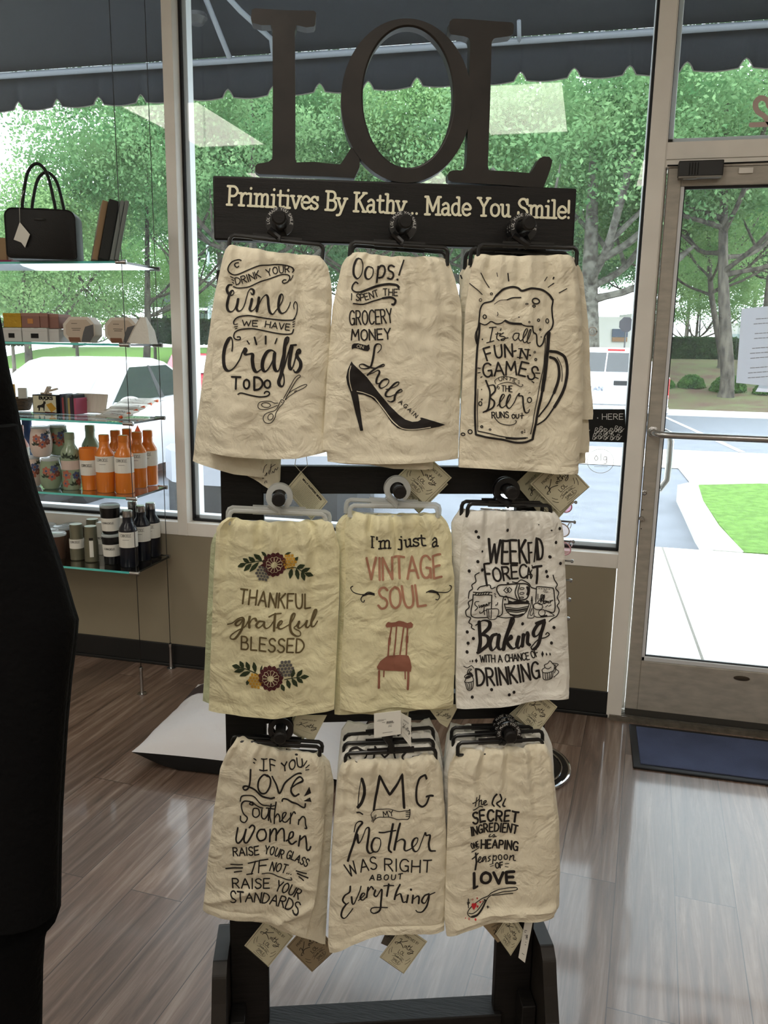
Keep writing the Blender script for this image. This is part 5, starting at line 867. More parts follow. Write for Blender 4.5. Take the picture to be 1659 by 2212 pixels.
towel('white towel with baking mixer print and Weekend Forecast lettering', [(1011, 1109), (1006, 1125), (1003, 1142), (996, 1260), (990, 1380), (988, 1470), (989, 1536)], [(1205, 1110), (1216, 1128), (1221, 1152), (1226, 1253), (1231, 1380), (1235, 1468), (1232, 1514)], [(1011, 1109), (1040, 1106), (1090, 1106), (1150, 1107), (1205, 1110)], [(989, 1536), (1050, 1530), (1120, 1520), (1180, 1513), (1232, 1514)], N1, [WHIT, INK], T6I, (960, 1000), 3.952, seed=6, wrinkle=.003,
      tags=[([(1098, 1545), (1150, 1500), (1175, 1540), (1140, 1570)], .026, 'logo2'), ([(1160, 1490), (1204, 1527), (1158, 1588), (1114, 1546)], .036, 'logo')])
# lower row
towel('ecru towel behind the Southern Women towel, its right half showing beside it', [(520, 1618), (505, 1800), (520, 1985)], [(694, 1640), (712, 1652), (722, 1700), (717, 1800), (708, 1950), (703, 2046)], [(520, 1612), (600, 1618), (694, 1640)], [(520, 1985), (620, 2010), (703, 2046)], N2, [ECRU], seed=41, res=(30, 56))
towel('ecru towel with Southern Women, Raise Your Glass lettering', [(510, 1604), (490, 1630), (474, 1668), (460, 1760), (448, 1860), (439, 1950), (436, 1977)], [(692, 1637), (702, 1660), (705, 1720), (697, 1830), (683, 1940), (660, 2032)], [(510, 1604), (520, 1603), (560, 1612), (600, 1622), (650, 1632), (692, 1637)], [(436, 1977), (490, 1984), (560, 1990), (594, 1997), (625, 2016), (660, 2033)], N1, [ECRU, INK], T7I, (420, 1530), 3.6875, seed=7, folds=[(440, 1955, 545, 1925, .006, 7), (600, 1995, 680, 1960, .008, 9), (640, 1915, 690, 1930, .004, 6)],
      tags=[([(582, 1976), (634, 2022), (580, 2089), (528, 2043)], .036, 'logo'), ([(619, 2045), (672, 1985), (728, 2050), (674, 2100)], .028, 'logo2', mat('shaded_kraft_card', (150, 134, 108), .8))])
for k, (lx, nn, yy, lb) in enumerate([(712, N1, 1606, 'pale towel second back on the lower middle peg'), (720, N2, 1582, 'pale towel third back on the lower middle peg'), (724, .03, 1556, 'pale towel furthest back on the lower middle peg')]):
    towel(lb, [(752, yy + 14), (738, yy + 30), (728 + 2 * k, yy + 90), (716, 1850), (716, 1980)], [(932, yy + 8), (950, yy + 40), (962, yy + 100), (960, 1980)], [(752, yy + 14), (932, yy + 8)], [(716, 1985), (960, 1985)], nn, [WHIT, INK],
          [('t', 1, 14, 'OMG', [(235, 420), (800, 420)], 90)] if k == 0 else (), (690, 1530), 3.687, seed=42 + k, res=(30, 56))
towel('ecru towel with OMG My Mother Was Right lettering', [(746, 1649), (736, 1662), (731, 1685), (722, 1780), (718, 1850), (711, 1990), (709, 2045), (712, 2061)], [(942, 1637), (952, 1655), (958, 1680), (966, 1800), (967, 1900), (964, 1980), (962, 2018)], [(746, 1649), (770, 1647), (800, 1645), (860, 1645), (910, 1638), (942, 1637)], [(710, 2062), (740, 2052), (780, 2036), (830, 2020), (880, 2014), (930, 2020), (963, 2020)], .082, [ECRU, INK], T8I, (690, 1530), 3.687, seed=8, folds=[(772, 1650, 770, 1760, -.004, 5)],
      tags=[([(871, 1998), (923, 2034), (872, 2104), (820, 2068)], .052, 'logo'), ([(840, 2000), (870, 2010), (850, 2050), (823, 2038)], .03, 'plain', mat('dark_card', (88, 78, 70), .8))])
for k, (nn, yy, lb) in enumerate([(N1, 1590, 'pale towel second back on the lower right peg'), (N2, 1572, 'pale towel third back on the lower right peg'), (.03, 1556, 'pale towel furthest back on the lower right peg')]):
    towel(lb, [(985 - 3 * k, yy + 18), (972 - 2 * k, yy + 40), (962, yy + 90), (965, 1850), (972, 1970)], [(1168, yy + 14), (1185, yy + 30), (1197, yy + 60), (1206, 1780), (1205, 1960)], [(985 - 3 * k, yy + 18), (1168, yy + 14)], [(972, 1972), (1205, 1962)], nn, [WHIT], seed=52 + k, res=(30, 56))
towel('ecru towel with Secret Ingredient, Heaping Teaspoon of Love lettering', [(990, 1630), (975, 1655), (970, 1680), (969, 1774), (966, 1880), (962, 1991), (966, 2024)], [(1182, 1612), (1192, 1635), (1198, 1670), (1211, 1780), (1214, 1880), (1212, 1960), (1200, 1985)], [(990, 1630), (1010, 1625), (1060, 1624), (1120, 1619), (1160, 1612), (1182, 1612)], [(966, 2025), (1010, 2010), (1060, 1997), (1120, 1988), (1195, 1988)], .082, [ECRU, INK, REDP], T9I, (940, 1530), 3.6875, seed=9, gather=.005, folds=[(990, 2000, 1090, 1968, .006, 8), (1080, 1975, 1200, 1965, .006, 7)],
      tags=[([(1044, 2000), (1090, 1975), (1110, 2020), (1075, 2036)], .03, 'plain', mat('kraft_card', (168, 150, 120), .8)), ([(1105, 1968), (1134, 2016), (1103, 2065), (1070, 2018)], .045, 'logo'), ([(1135, 1985), (1152, 1985), (1134, 2080), (1120, 2069)], .05, 'price', CARDW, 0, None, 'long white price strip')])
# ---------------------------------------------------------------- glass shelves on cables
YF, YK = 2.846, 3.126
SX = -1.705
SHG = glass('shelf_glass', (.90, .97, .95), .10)
SHE = mat('green_glass_edge', (120, 225, 215), .15, spec=.6, rgb2=(70, 190, 190), vscale=3)
SHZ = [1.706, 1.405, 1.108, .815, .512]
unit = thing('shelf_rigging', (SX, 2.986, 0), 'two steel cables tensioned from floor to ceiling at the right end of the glass shelves', 'shelf cables')
for x, y in ((SX + .004, YF), (SX - .014, YK)):
    MB().tube([(x, y, .10), (x - .012, y, ZC - .03)], .0017, 6).build('cable', mat('dark_steel_cable', (96, 98, 98), .4, metal=.8), unit)
    MB().lathe([(.019, 0.001), (.019, .004), (.007, .007), (.007, .1), (.0085, .102), (.0085, .115), (.006, .117), (.0065, .075), (.008, .07), (.008, .06), (.006, .058)][:8], (x, y, 0), 14).build('floor_anchor', STEEL, unit)
    MB().lathe([(.017, 0), (.017, -.004), (.007, -.007), (.007, -.07)], (x - .012, y, ZC - .001), 14).build('ceiling_anchor', STEEL, unit)
NM = ['topmost glass shelf, holding the handbag', 'second glass shelf down, holding gift boxes', 'middle glass shelf, holding the BUCKS block and pouches', 'fourth glass shelf down, holding orange bottles', 'lowest glass shelf, holding navy bottles and lidded cups']
for z, lb in zip(SHZ, NM):
    s = thing('glass_shelf', (SX, 2.986, z), lb, 'shelf', 'glass display shelves')
    p = MB(); p.box((-3.35, YF + .002, z - .004), (SX - .003, YK, z + .004)); p.build('pane', SHG, s, smooth=False)
    e = MB(); e.box((-3.35, YF - .001, z - .004), (SX - .003, YF + .002, z + .004)); e.build('front_edge', SHE, s, smooth=False)
    d = MB(); d.box((SX - .003, YF, z - .004), (SX - .001, YK, z + .004)); d.build('end_edge', mat('dark_glass_edge', (20, 28, 32), .2), s, smooth=False)
    for x, y in ((SX + .004, YF), (SX - .014, YK)):
        c = MB(); c.lathe([(.0075, -.034), (.0075, -.004), (.009, -.003), (.009, .008), (.005, .010)], (x + .004, y, z), 14, axis=(1, 0, 0)); c.build('clamp', STEEL, s)
# ---------------------------------------------------------------- goods
ZT = [z + .0045 for z in SHZ]
LABW = mat('label_paper', (232, 230, 222), .7)
LIDC = mat('clear_lid', (205, 212, 214), .12, spec=.8); LIDC.node_tree.nodes['Principled BSDF'].inputs['Alpha'].default_value = .6
def aimed(p):                            # angle towards the customer
    return math.atan2(-p[1], -p[0])
def cyl_text(mb, c, r, z, h, txt, m, width, ang=None, wd=.0011):
    a0 = aimed(c) if ang is None else ang
    for l in glyphs(txt, [(-width / 2 * 1000, 0), (width / 2 * 1000, 0)], h * 1000, gap=1.2):
        vs, fs = ribbon(densify(l, 2), wd * 1000)
        mb.add([(c[0] + r * math.cos(a0 + v[0] / 1000 / r), c[1] + r * math.sin(a0 + v[0] / 1000 / r), z - v[1] / 1000) for v in vs], fs, m)
def band(mb, c, r0, r1, z0, z1, m, span=2 * math.pi, a0=0, seg=28):
    P = []; n = seg if span > 6.2 else seg
    for z, r in ((z0, r0), (z1, r1)):
        for k in range(n + 1): a = a0 - span / 2 + span * k / n; P.append((c[0] + r * math.cos(a), c[1] + r * math.sin(a), z))
    mb.add(P, [(k, k + 1, n + 1 + k + 1, n + 1 + k) for k in range(n)], m)
def bottle(base, h, r, m, label, group, lidm=None, lab=True, labm=None, name='canteen_bottle', txt='CORKCICLE.', decor=None, labz=(.36, .635)):
    x, y, z = base; t = thing(name, base, label, 'bottle', group)
    p = [(r * .92, .0005), (r, .006), (r, h * .645), (r * .96, h * .675), (r * .64, h * .765), (r * .55, h * .79), (r * .53, h * .885)]
    MB().lathe(p, (x, y, z), 28).build('body', m, t)
    MB().lathe([(r * .54, h * .885), (r * .56, h * .89), (r * .56, h * .99), (r * .5, h), (.001, h)], (x, y, z), 24).build('cap', lidm or m, t)
    if lab:
        b = MB(); band(b, (x, y), r + .0006, r + .0006, z + h * labz[0], z + h * labz[1], 0)
        if txt: cyl_text(b, (x, y), r + .001, z + h * (labz[0] + (labz[1] - labz[0]) * .70), h * .048, txt, 1, r * 1.25, aimed(base) - .3); band(b, (x, y), r + .0009, r + .0009, z + h * (labz[0] + (labz[1] - labz[0]) * .5), z + h * (labz[0] + (labz[1] - labz[0]) * .52), 2, .7, aimed(base) - .3)
        b.build('label', [labm or LABW, INK, GREYP], t, smooth=False, solid=False)
    if decor: decor(t, base, h, r)
    return t
def petals(t, base, prof, spots, mats):
    # painted blossoms and leaves on a round body; prof(z) -> radius
    b = MB(); x, y, z = base; a0 = aimed(base)
    def fn(u, v, l): zz = v; r = prof(zz) + .0007 + l * .0002; return (x + r * math.cos(a0 + u / prof(zz)), y + r * math.sin(a0 + u / prof(zz)), z + zz)
    it = []
    for (u, v, s, kd, m) in spots:
        s *= 1.25
        if kd == 'f':
            for k in range(6):
                a = k * 1.047 + u * 90; it.append(('f', m, 0, [(u + s * (.15 + q * .85) * math.cos(a) - w_ * s * math.sin(a), v + s * (.15 + q * .85) * math.sin(a) + w_ * s * math.cos(a)) for q, w_ in ((0, 0), (.5, .38), (1, .2), (1, -.2), (.5, -.38))]))
            it.append(('F', (m + 1) % 3 if m < 3 else 0, 0, ell(u, v, s * .25, s * .25)[:-1]))
        else:
            for k in range(4):
                a = .5 + k * .75; it.append(('f', 3, 0, [(u + s * q * math.cos(a) - w_ * s * math.sin(a), v + s * q * math.sin(a) + w_ * s * math.cos(a)) for q, w_ in ((.1, 0), (.6, .24), (1.25, 0), (.6, -.24))]))
    ink(b, it, fn, .02); b.build('painted_flowers', mats, t, smooth=False, solid=False)
FLM = [mat('coral_paint', (172, 100, 80), .6), mat('blue_paint', (72, 84, 122), .6), mat('rust_paint', (118, 62, 48), .6), mat('leaf_paint', (40, 54, 40), .5)]
ORNG = mat('orange_gloss', (226, 128, 42), .25, coat=.4); NAVY = mat('navy_gloss', (12, 15, 28), .3, spec=.4, coat=.15); SAGE = mat('sage_gloss', (142, 160, 134), .25, coat=.3); SALM = mat('salmon_gloss', (206, 132, 112), .3)
DBLU = mat('blue_gloss', (46, 78, 132), .4); BLUSH = mat('blush_gloss', (214, 196, 186), .3, coat=.3); GUN = mat('gunmetal', (120, 118, 100), .35, metal=.5); BRZ = mat('brown_bronze', (92, 68, 56), .4, metal=.3); BLKG = mat('black_gloss', (11, 11, 14), .3, spec=.4, coat=.15)
def on(i, px, py): p = gz(px, py, ZT[i]); return (p[0], p[1], ZT[i])
for px, py, lb in [(230, 1062, 'orange canteen bottle beside the orange tumbler, white label'), (271, 1064, 'orange canteen bottle nearest the front edge, white label'), (300, 1052, 'orange canteen bottle just right of the front one, by the cable'), (323, 1046, 'orange canteen bottle furthest right on its shelf'), (254, 1047, 'orange canteen bottle mostly hidden behind the two front orange ones'), (279, 1041, 'orange canteen bottle at the back, only its cap showing')]:
    bottle(on(3, px, py), .232, .037, ORNG, lb, 'orange canteen bottles')
def fl_bottle(t, base, h, r):
    petals(t, base, lambda z: r, [(-.02, h * .56, .018, 'l', 3), (.015, h * .54, .016, 'l', 3), (-.02, h * .27, .016, 'f', 0), (.02, h * .26, .013, 'f', 1), (-.025, h * .12, .013, 'f', 0), (.01, h * .08, .014, 'l', 3), (.03, h * .14, .012, 'f', 2)], FLM)
PINKL = mat('pink_label', (206, 186, 176), .7)
bottle(on(3, 156, 1056), .232, .037, SAGE, 'sage green bottle with painted flowers and a pink paper band', 'sage floral bottles', decor=fl_bottle, labm=PINKL, labz=(.36, .52), txt='')
bottle(on(3, 200, 1040), .245, .037, SAGE, 'sage green bottle standing behind the orange tumbler', 'sage floral bottles', lab=False, decor=fl_bottle)
bottle(on(3, 48, 1046), .25, .037, SALM, 'salmon pink bottle half hidden by the black garment', None, labm=CARDW, txt='')
bottle(on(3, 66, 1036), .27, .037, DBLU, 'blue bottle behind the blush flowered tumbler', None, labm=mat('blue_label', (120, 150, 196), .6), txt='', labz=(.2, .5))
def stemless(base, m, label, h=.118, R=.044):
    t = thing('stemless_tumbler', base, label, 'tumbler', 'flowered stemless tumblers'); x, y, z = base
    prof = [(.026, .0005), (.033, .004), (.041, .022), (R, .045), (R, .065), (.040, .095), (.0365, h - .006), (.0365, h)]
    MB().lathe(prof, base, 28).build('cup', m, t)
    MB().lathe([(.0375, h - .001), (.0375, h + .004), (.034, h + .008), (.03, h + .008), (.029, h + .004)], base, 24).build('lid', LIDC, t)
    pr = lambda zz: np.interp(zz, [q[1] for q in prof], [q[0] for q in prof])
    petals(t, base, pr, [(-.018, .078, .014, 'f', 0), (.014, .085, .014, 'f', 1), (.026, .066, .011, 'f', 2), (-.022, .05, .015, 'l', 3), (.004, .055, .013, 'f', 0), (.03, .095, .012, 'l', 3)], FLM)
    return t
p1 = on(3, 112, 1055); p2 = on(3, 70, 1050)
stemless(p1, SAGE, 'sage green stemless tumbler with coral flowers at the front of the shelf')
stemless(p2, BLUSH, 'blush stemless tumbler low beside the black garment')
pm = (np.array(p1) + np.array(p2)) / 2
stemless((pm[0] + .002, pm[1] + .01, ZT[3] + .1265), BLUSH, 'blush stemless tumbler with blue flower, stacked on top of two others')
p3 = on(3, 131, 1046); stemless(p3, SAGE, 'sage stemless tumbler under another at the back')
stemless((p3[0], p3[1], ZT[3] + .1265), SAGE, 'dark flowered sage stemless tumbler stacked behind the flowered bottle')
def tumbler(base, h, r, m, label, group, lid=None, lab=(.38, .78), txt='CORKCICLE.', open_=False):
    t = thing('tumbler', base, label, 'tumbler', group); k = .80
    MB().lathe([(r * k, .0005), (r * (k + .02), .004), (r * .97, h * .80), (r, h * .86), (r, h), (r * .94, h), (r * .9, h * .9)], base, 28).build('cup', m, t)
    if lid: MB().lathe([(r * 1.0, h + .0005), (r * 1.03, h + .002), (r * 1.03, h + .008), (r * .95, h + .012), (r * .85, h + .010), (r * .4, h + .009), (.001, h + .009)], base, 28).build('lid', lid, t)
    if lab:
        b = MB(); f = lambda q: r * (k + .02 + (.95 - k) * q / .8) + .0008
        band(b, base, f(lab[0]), f(lab[1]), base[2] + h * lab[0], base[2] + h * lab[1], 0)
        if txt: cyl_text(b, base, f(lab[1]), base[2] + h * (lab[0] + (lab[1] - lab[0]) * .58), h * .06, txt, 1, r * 1.25, aimed(base) - .3)
        b.build('label', [LABW, INK], t, smooth=False, solid=False)
    return t
tumbler(on(3, 195, 1057), .172, .037, ORNG, 'open orange tumbler left of the orange bottles', None, lab=(.36, .72))
# lowest shelf
for px, py, lb in [(280, 1222, 'navy bottle with steel cap nearest the front corner'), (308, 1208, 'navy bottle with steel cap, second from the front corner'), (329, 1200, 'navy bottle with steel cap furthest right'), (291, 1196, 'navy bottle mostly hidden at the back, steel cap showing')]:
    bottle(on(4, px, py), .232, .037, NAVY, lb, 'navy canteen bottles', lidm=STEEL)
q = on(4, 243, 1216); tumbler(q, .115, .038, BLKG, 'small black tumbler under the larger black tumbler', 'stacked black tumblers', LIDC, (.3, .74))
tumbler((q[0], q[1], ZT[4] + .1285), .108, .040, BLKG, 'wide black tumbler stacked on the smaller one', 'stacked black tumblers', LIDC, (.12, .62))
def shaker(base, h, r, m, label, lab):
    t = thing('metal_flask', base, label, 'flask', 'small gunmetal flasks')
    MB().lathe([(r * .9, .0005), (r, .004), (r, h * .55), (r * .96, h * .6), (r * .9, h * .64), (r * .9, h * .95), (r * .86, h), (.001, h)], base, 24).build('body', m, t)
    b = MB()
    if lab == 'wrap':
        band(b, base, r + .0008, r + .0008, base[2] + h * .34, base[2] + h * .60, 0); cyl_text(b, base, r + .0012, base[2] + h * .5, .009, 'CORKCICLE.', 1, r * 1.5, aimed(base) - .3)
    else: band(b, base, r + .0008, r + .0008, base[2] + h * .16, base[2] + h * .62, 0, .55, aimed(base)); band(b, base, r + .001, r + .001, base[2] + h * .64, base[2] + h * .7, 1, .55, aimed(base))
    b.build('label', [LABW, INK], t, smooth=False, solid=False)
shaker(on(4, 168, 1208), .152, .029, GUN, 'gunmetal flask with a white paper band', 'wrap'); shaker(on(4, 199, 1212), .15, .028, GUN, 'gunmetal flask with a narrow upright label', 'strip')
shaker(on(4, 203, 1195), .152, .028, GUN, 'gunmetal flask behind the one with the upright label', 'strip'); shaker(on(4, 222, 1196), .14, .026, mat('white_enamel', (210, 208, 200), .4), 'white flask squeezed between the gunmetal flasks and black tumblers', 'wrap')
for px, py, lb in [(124, 1205, 'bronze cup with clear lid nearest the front'), (138, 1190, 'bronze cup with clear lid at the back right'), (104, 1185, 'bronze cup with clear lid at the far left back'), (108, 1197, 'bronze cup with clear lid behind the front one'), (158, 1184, 'bronze cup with clear lid behind the banded flask')]:
    tumbler(on(4, px, py), .098, .041, BRZ, lb, 'lidded bronze cups', LIDC, None)
# top shelf
hb = on(0, 98, 563); bag = thing('handbag', hb, 'black structured handbag with two looped handles and white swing tags', 'handbag')
LEA = mat('black_leather', (9, 9, 10), .5, spec=.35, bump=.2, bscale=300)
ux = V(.9, .40, 0); ux /= np.linalg.norm(ux); uy = V(-ux[1], ux[0], 0)
def rrect(hw, h, r, n=6):
    P = []
    for cx, cz, a0 in ((hw - r, h - r, 0), (-hw + r, h - r, 90), (-hw + r * .5, r * .5, 180), (hw - r * .5, r * .5, 270)):
        rr = r if a0 < 170 else r * .5
        for k in range(n + 1): a = math.radians(a0 + 90 * k / n); P.append((cx + rr * math.cos(a), cz + rr * math.sin(a)))
    return P
pb = np.array(hb)
B = lambda x, z, d: pb + ux * x + uy * d + V(0, 0, z + .0005)
rg = []
for d, s in ((-.05, .94), (-.046, .99), (-.03, 1.0), (.07, 1.0), (.086, .99), (.09, .94)):
    rg.append([B(x * s, .10 + (z - .10) * s, d) for x, z in rrect(.125, .178, .03)])
MB().loft(rg).build('body', LEA, bag, bevel=0)
pp = MB(); 
for d in (-.048, .088): pp.tube([B(x * .97, .10 + (z - .10) * .97, d) for x, z in rrect(.125, .178, .03)] + [B(*[q * 1 for q in (rrect(.125, .178, .03)[0][0] * .97, .10 + (rrect(.125, .178, .03)[0][1] - .10) * .97)], d)], .003, 6)
pp.build('piping', LEA, bag)
for d, dx, hh in ((-.03, -.005, .165), (.045, .012, .15)):
    H = MB(); H.tube(spl([B(-.058 + dx, .174, d), B(-.054 + dx, .21, d), B(-.033 + dx, .174 + hh * .8, d + .01), B(.0 + dx, .174 + hh, d + .015), B(.033 + dx, .174 + hh * .8, d + .01), B(.054 + dx, .21, d), B(.058 + dx, .174, d)], .01), .0058, 10); H.build('handle', LEA, bag)
MB().obox(B(.0, .182, .02), (ux, uy, (0, 0, 1)), (.022, .012, .006)).build('clasp', BLKG, bag, bevel=.003)
MB().obox(B(.0, .14, -.0525), (ux, uy, (0, 0, 1)), (.02, .0012, .0035)).build('logo_plate', mat('dull_plate', (46, 46, 46), .4), bag)
for k, (a, b_, c, d) in enumerate((((-.07, .125), (-.052, .09), (-.066, .055), (-.094, .065)), ((-.068, .126), (-.036, .085), (-.056, .038), (-.082, .076)))):
    P = [B(x, z, -.056 - .003 * k) for x, z in (a, b_, c, d)]; m_ = MB(); m_.add(P + [p + uy * .001 for p in P], [(0, 3, 2, 1), (4, 5, 6, 7), (0, 1, 5, 4), (1, 2, 6, 5), (2, 3, 7, 6), (3, 0, 4, 7)])
    m_.tube([B(-.069, .125, -.0555), B(-.066, .19, -.058), B(-.06 + .008 * k, .24, -.036)], .0007, 5); m_.build('swing_tag', CARDW, bag, smooth=False)
TAN = mat('tan_board', (150, 124, 92), .7); GRYB = mat('grey_board', (120, 128, 126), .6); DKB = mat('black_book_cloth', (34, 37, 36), .7, bump=.2, bscale=200)
def boxbook(base_px, i, w_, d_, h, lean, yaw, name, label, mats, cat='book', group=None):
    p = np.array(on(i, *base_px)); c, s = math.cos(yaw), math.sin(yaw); ax = V(c, s, 0); ay = V(-s, c, 0); az = V(0, 0, 1)
    az = az * math.cos(lean) + ax * math.sin(lean); axx = np.cross(ay, az)
    lift = abs(w_ / 2 * math.sin(lean)) + .0005
    r = thing(name, p, label, cat, group); o = p + V(0, 0, lift)
    b = MB(); b.obox(o + az * h / 2, (axx, ay, az), (w_ / 2, d_ / 2, h / 2)); b.build('cover', mats[0], r, smooth=False, bevel=.0015)
    b = MB(); b.obox(o + az * h / 2 - axx * 0 - ay * .0015, (axx, ay, az), (w_ / 2 - .004, d_ / 2, h / 2 - .003)); b.build('spine', mats[1], r, smooth=False)
    return r
for px_, w__, lb_, m_a, m_b in ((203, .020, 'tan book, leftmost of the leaning books beside the handbag', TAN, TAN), (222, .036, 'thick black book second of the leaning books', DKB, DKB), (239, .014, 'slim grey book third of the leaning books', GRYB, GRYB), (249, .014, 'slim grey book with dark inner face, rightmost of the leaning books', GRYB, GRYB)):
    boxbook((px_, 566), 0, w__, .15, .215, .22, .62, 'book', lb_, (m_a, m_b), group='leaning books')
def carton(i, px0, px1, py, yy, h, label, m, m2=None, name='gift_box', group=None, dz=0.0, dep=.08, cat='box', band_=None):
    a, b_ = gy(px0, py, yy), gy(px1, py, yy); z = ZT[i] + .0005 + dz
    r = thing(name, ((a[0] + b_[0]) / 2, yy + dep / 2, z), label, cat, group)
    MB().box((a[0], yy, z), (b_[0], yy + dep, z + h)).build('body', m, r, smooth=False, bevel=.002)
    MB().box((a[0] - .0008, yy - .0008, z + h * .78), (b_[0] + .0008, yy + dep + .0008, z + h + .0008)).build('lid', m2 or m, r, smooth=False, bevel=.0015)
    if band_: MB().box((a[0] + (b_[0] - a[0]) * .35, yy - .0015, z + h * .28), (a[0] + (b_[0] - a[0]) * .65, yy - .0005, z + h * .62)).build('label', band_, r, smooth=False)
GLD = mat('gold_foil', (186, 150, 50), .3, metal=.5, bump=.4, bscale=60); BRN = mat('mauve_box', (134, 96, 86), .6); BRN2 = mat('mauve_lid', (150, 112, 100), .6); BWB = mat('white_box', (196, 196, 194), .5); MAG = mat('magenta_box', (140, 40, 90), .5); GRB = mat('grey_carton', (150, 150, 150), .6)
carton(0, -60, 24, 560, 2.90, .010, 'flat magenta box under the tan box at the far left', MAG, dep=.14)
carton(0, -40, 13, 540, 2.93, .085, 'tan box at the far left of the top shelf', TAN, dep=.06, dz=.0125); carton(0, 14, 26, 540, 2.94, .08, 'slim grey box beside the tan box', GRB, dep=.06, dz=.0125)
carton(1, 5, 47, 735, 2.87, .052, 'white box with dark band, lower left of the stack', BWB, BWB, band_=BLACK, group='white banded boxes'); carton(1, 49, 103, 735, 2.87, .052, 'white box with dark band, lower middle of the stack', BWB, BWB, band_=BLACK, group='white banded boxes'); carton(1, 106, 128, 735, 2.88, .050, 'narrow white box at the right end of the stack', BWB, BWB, group='white banded boxes')
carton(1, 8, 46, 705, 2.87, .054, 'gold foil wrapped box on top of the white boxes', GLD, GLD, dz=.0545); carton(1, 47, 86, 705, 2.87, .055, 'mauve gift box on top, beside the gold one', BRN, BRN2, dz=.0545, band_=mat('orange_label', (190, 130, 70), .6), group='mauve gift boxes'); carton(1, 87, 104, 705, 2.87, .055, 'narrow mauve gift box, second from the right on top', BRN, BRN2, dz=.0545, group='mauve gift boxes'); carton(1, 106, 127, 705, 2.88, .054, 'narrow mauve gift box at the right end on top', BRN, BRN2, dz=.0525, group='mauve gift boxes')
carton(1, -30, 3, 705, 2.87, .052, 'dark red box at the far left, partly hidden', mat('dark_red_box', (90, 30, 32), .6), dz=.0005)
OCT = mat('oatmeal_pack', (212, 204, 192), .6); OCT2 = mat('kraft_pack_face', (192, 176, 158), .7); GRYP2 = mat('slate_patch', (92, 92, 94), .7); MBR = mat('rust_patch', (126, 84, 62), .7)
def octpack(px, yy, label, w_=.138, h=.098, dep=.05):
    c = gy(px, 740, yy); z = ZT[1] + .0008; r = thing('octagonal_pack', (c[0], yy, z), label, 'gift pack', 'octagonal gift packs')
    k = .028; O = [(-w_ / 2 + k, 0), (w_ / 2 - k, 0), (w_ / 2, k), (w_ / 2, h - k), (w_ / 2 - k, h), (-w_ / 2 + k, h), (-w_ / 2, h - k), (-w_ / 2, k)]
    MB().prism(O, lambda x, y, d: V(c[0] + x, yy + d, z + y), 0, dep).build('tray', OCT, r, smooth=False, bevel=.003)
    I = [(x * .82, h / 2 + (y - h / 2) * .78) for x, y in O]; MB().prism(I, lambda x, y, d: V(c[0] + x, yy + d, z + y), -.0022, -.0004).build('front_panel', OCT2, r, smooth=False)
    b = MB(); ink(b, [('f', 0, 0, [(.01, .004), (w_ / 2 - .022, .004), (w_ / 2 - .004, k), (w_ / 2 - .004, h - k), (.03, h * .62), (.02, h * .4)]), ('f', 1, 0, [(-w_ / 2 + k, .003), (.008, .003), (.004, .02), (-w_ / 2 + k * .8, .02)]), ('p', 2, .0016, [(-.03, h * .55), (.01, h * .55)], [(-.026, h * .48), (.006, h * .48)], [(-.03, h * .74), (-.005, h * .74)])], lambda x, y, l: V(c[0] + x, yy - .003 - .0002 * l, z + y), .02)
    b.build('printing', [GRYP2, MBR, INK], r, smooth=False, solid=False)
octpack(172, 2.89, 'octagonal kraft gift pack beside the stacked boxes'); octpack(262, 2.92, 'octagonal kraft gift pack behind the cloth pouch')
c = gy(300, 742, 2.88); r = thing('cloth_pouch', (c[0], 2.88, ZT[1]), 'white triangular cloth pouch leaning at the shelf end', 'pouch'); z = ZT[1] + .0006
b = MB(); b.loft([[V(c[0] + x, 2.88 + y, z) for x, y in ((-.05, 0), (.045, 0), (.052, .05), (-.045, .05))], [V(c[0] + x, 2.88 + y, z + .05) for x, y in ((-.026, .006), (.038, .006), (.042, .048), (-.02, .048))], [V(c[0] + x, 2.88 + y, z + .1) for x, y in ((.0, .02), (.02, .02), (.022, .026), (.002, .026))]]); b.build('body', WHIT, r, smooth=True)
b = MB(); b.tube([V(c[0] - .05, 2.879, z + .001), V(c[0] - .026, 2.885, z + .05), V(c[0], 2.9, z + .1)], .0018, 6); b.build('seam', OCT, r)
# middle shelf
WICK = mat('brown_wicker', (96, 76, 52), .8, rgb2=(56, 42, 28), vscale=40, stretch=(1, 1, 6), bump=.6, bscale=80)
p = on(2, 40, 886); bk = thing('wicker_basket', p, 'brown wicker basket of small goods beside the black garment', 'basket')
MB().lathe([(.045, .0005), (.05, .004), (.066, .05), (.068, .055), (.063, .055), (.05, .012), (.001, .012)], p, 26).build('basket_body', WICK, bk)
for k, (dx, dy, h, m_, nm, lb) in enumerate([(-.025, -.01, .05, mat('yellow_pack', (196, 150, 50), .5), 'tea_packet', 'yellow packet standing in the wicker basket'), (.018, .012, .042, CARDW, 'tea_packet', 'pale packet standing in the wicker basket')]):
    b = MB(); b.obox((p[0] + dx, p[1] + dy, p[2] + .0135 + h), ((.9, .3, 0), (-.3, .9, 0), (0, 0, 1)), (.02, .008, h)); tag(b.build(nm, m_, smooth=False, bevel=.003), lb, 'packet')
BK = thing('sign_block', on(2, 98, 893), 'framed block sign reading BUCKS with a stag picture', 'sign')
p = np.array(on(2, 98, 893)); w_, h = .118, .078
MB().box((p[0] - w_ / 2, p[1], ZT[2] + .0005), (p[0] + w_ / 2, p[1] + .04, ZT[2] + h)).build('frame', BLACK, BK, smooth=False, bevel=.001)
MB().box((p[0] - w_ / 2 + .004, p[1] - .0015, ZT[2] + .0045), (p[0] + w_ / 2 - .004, p[1] - .0002, ZT[2] + h - .004)).build('picture', CARD, BK, smooth=False)
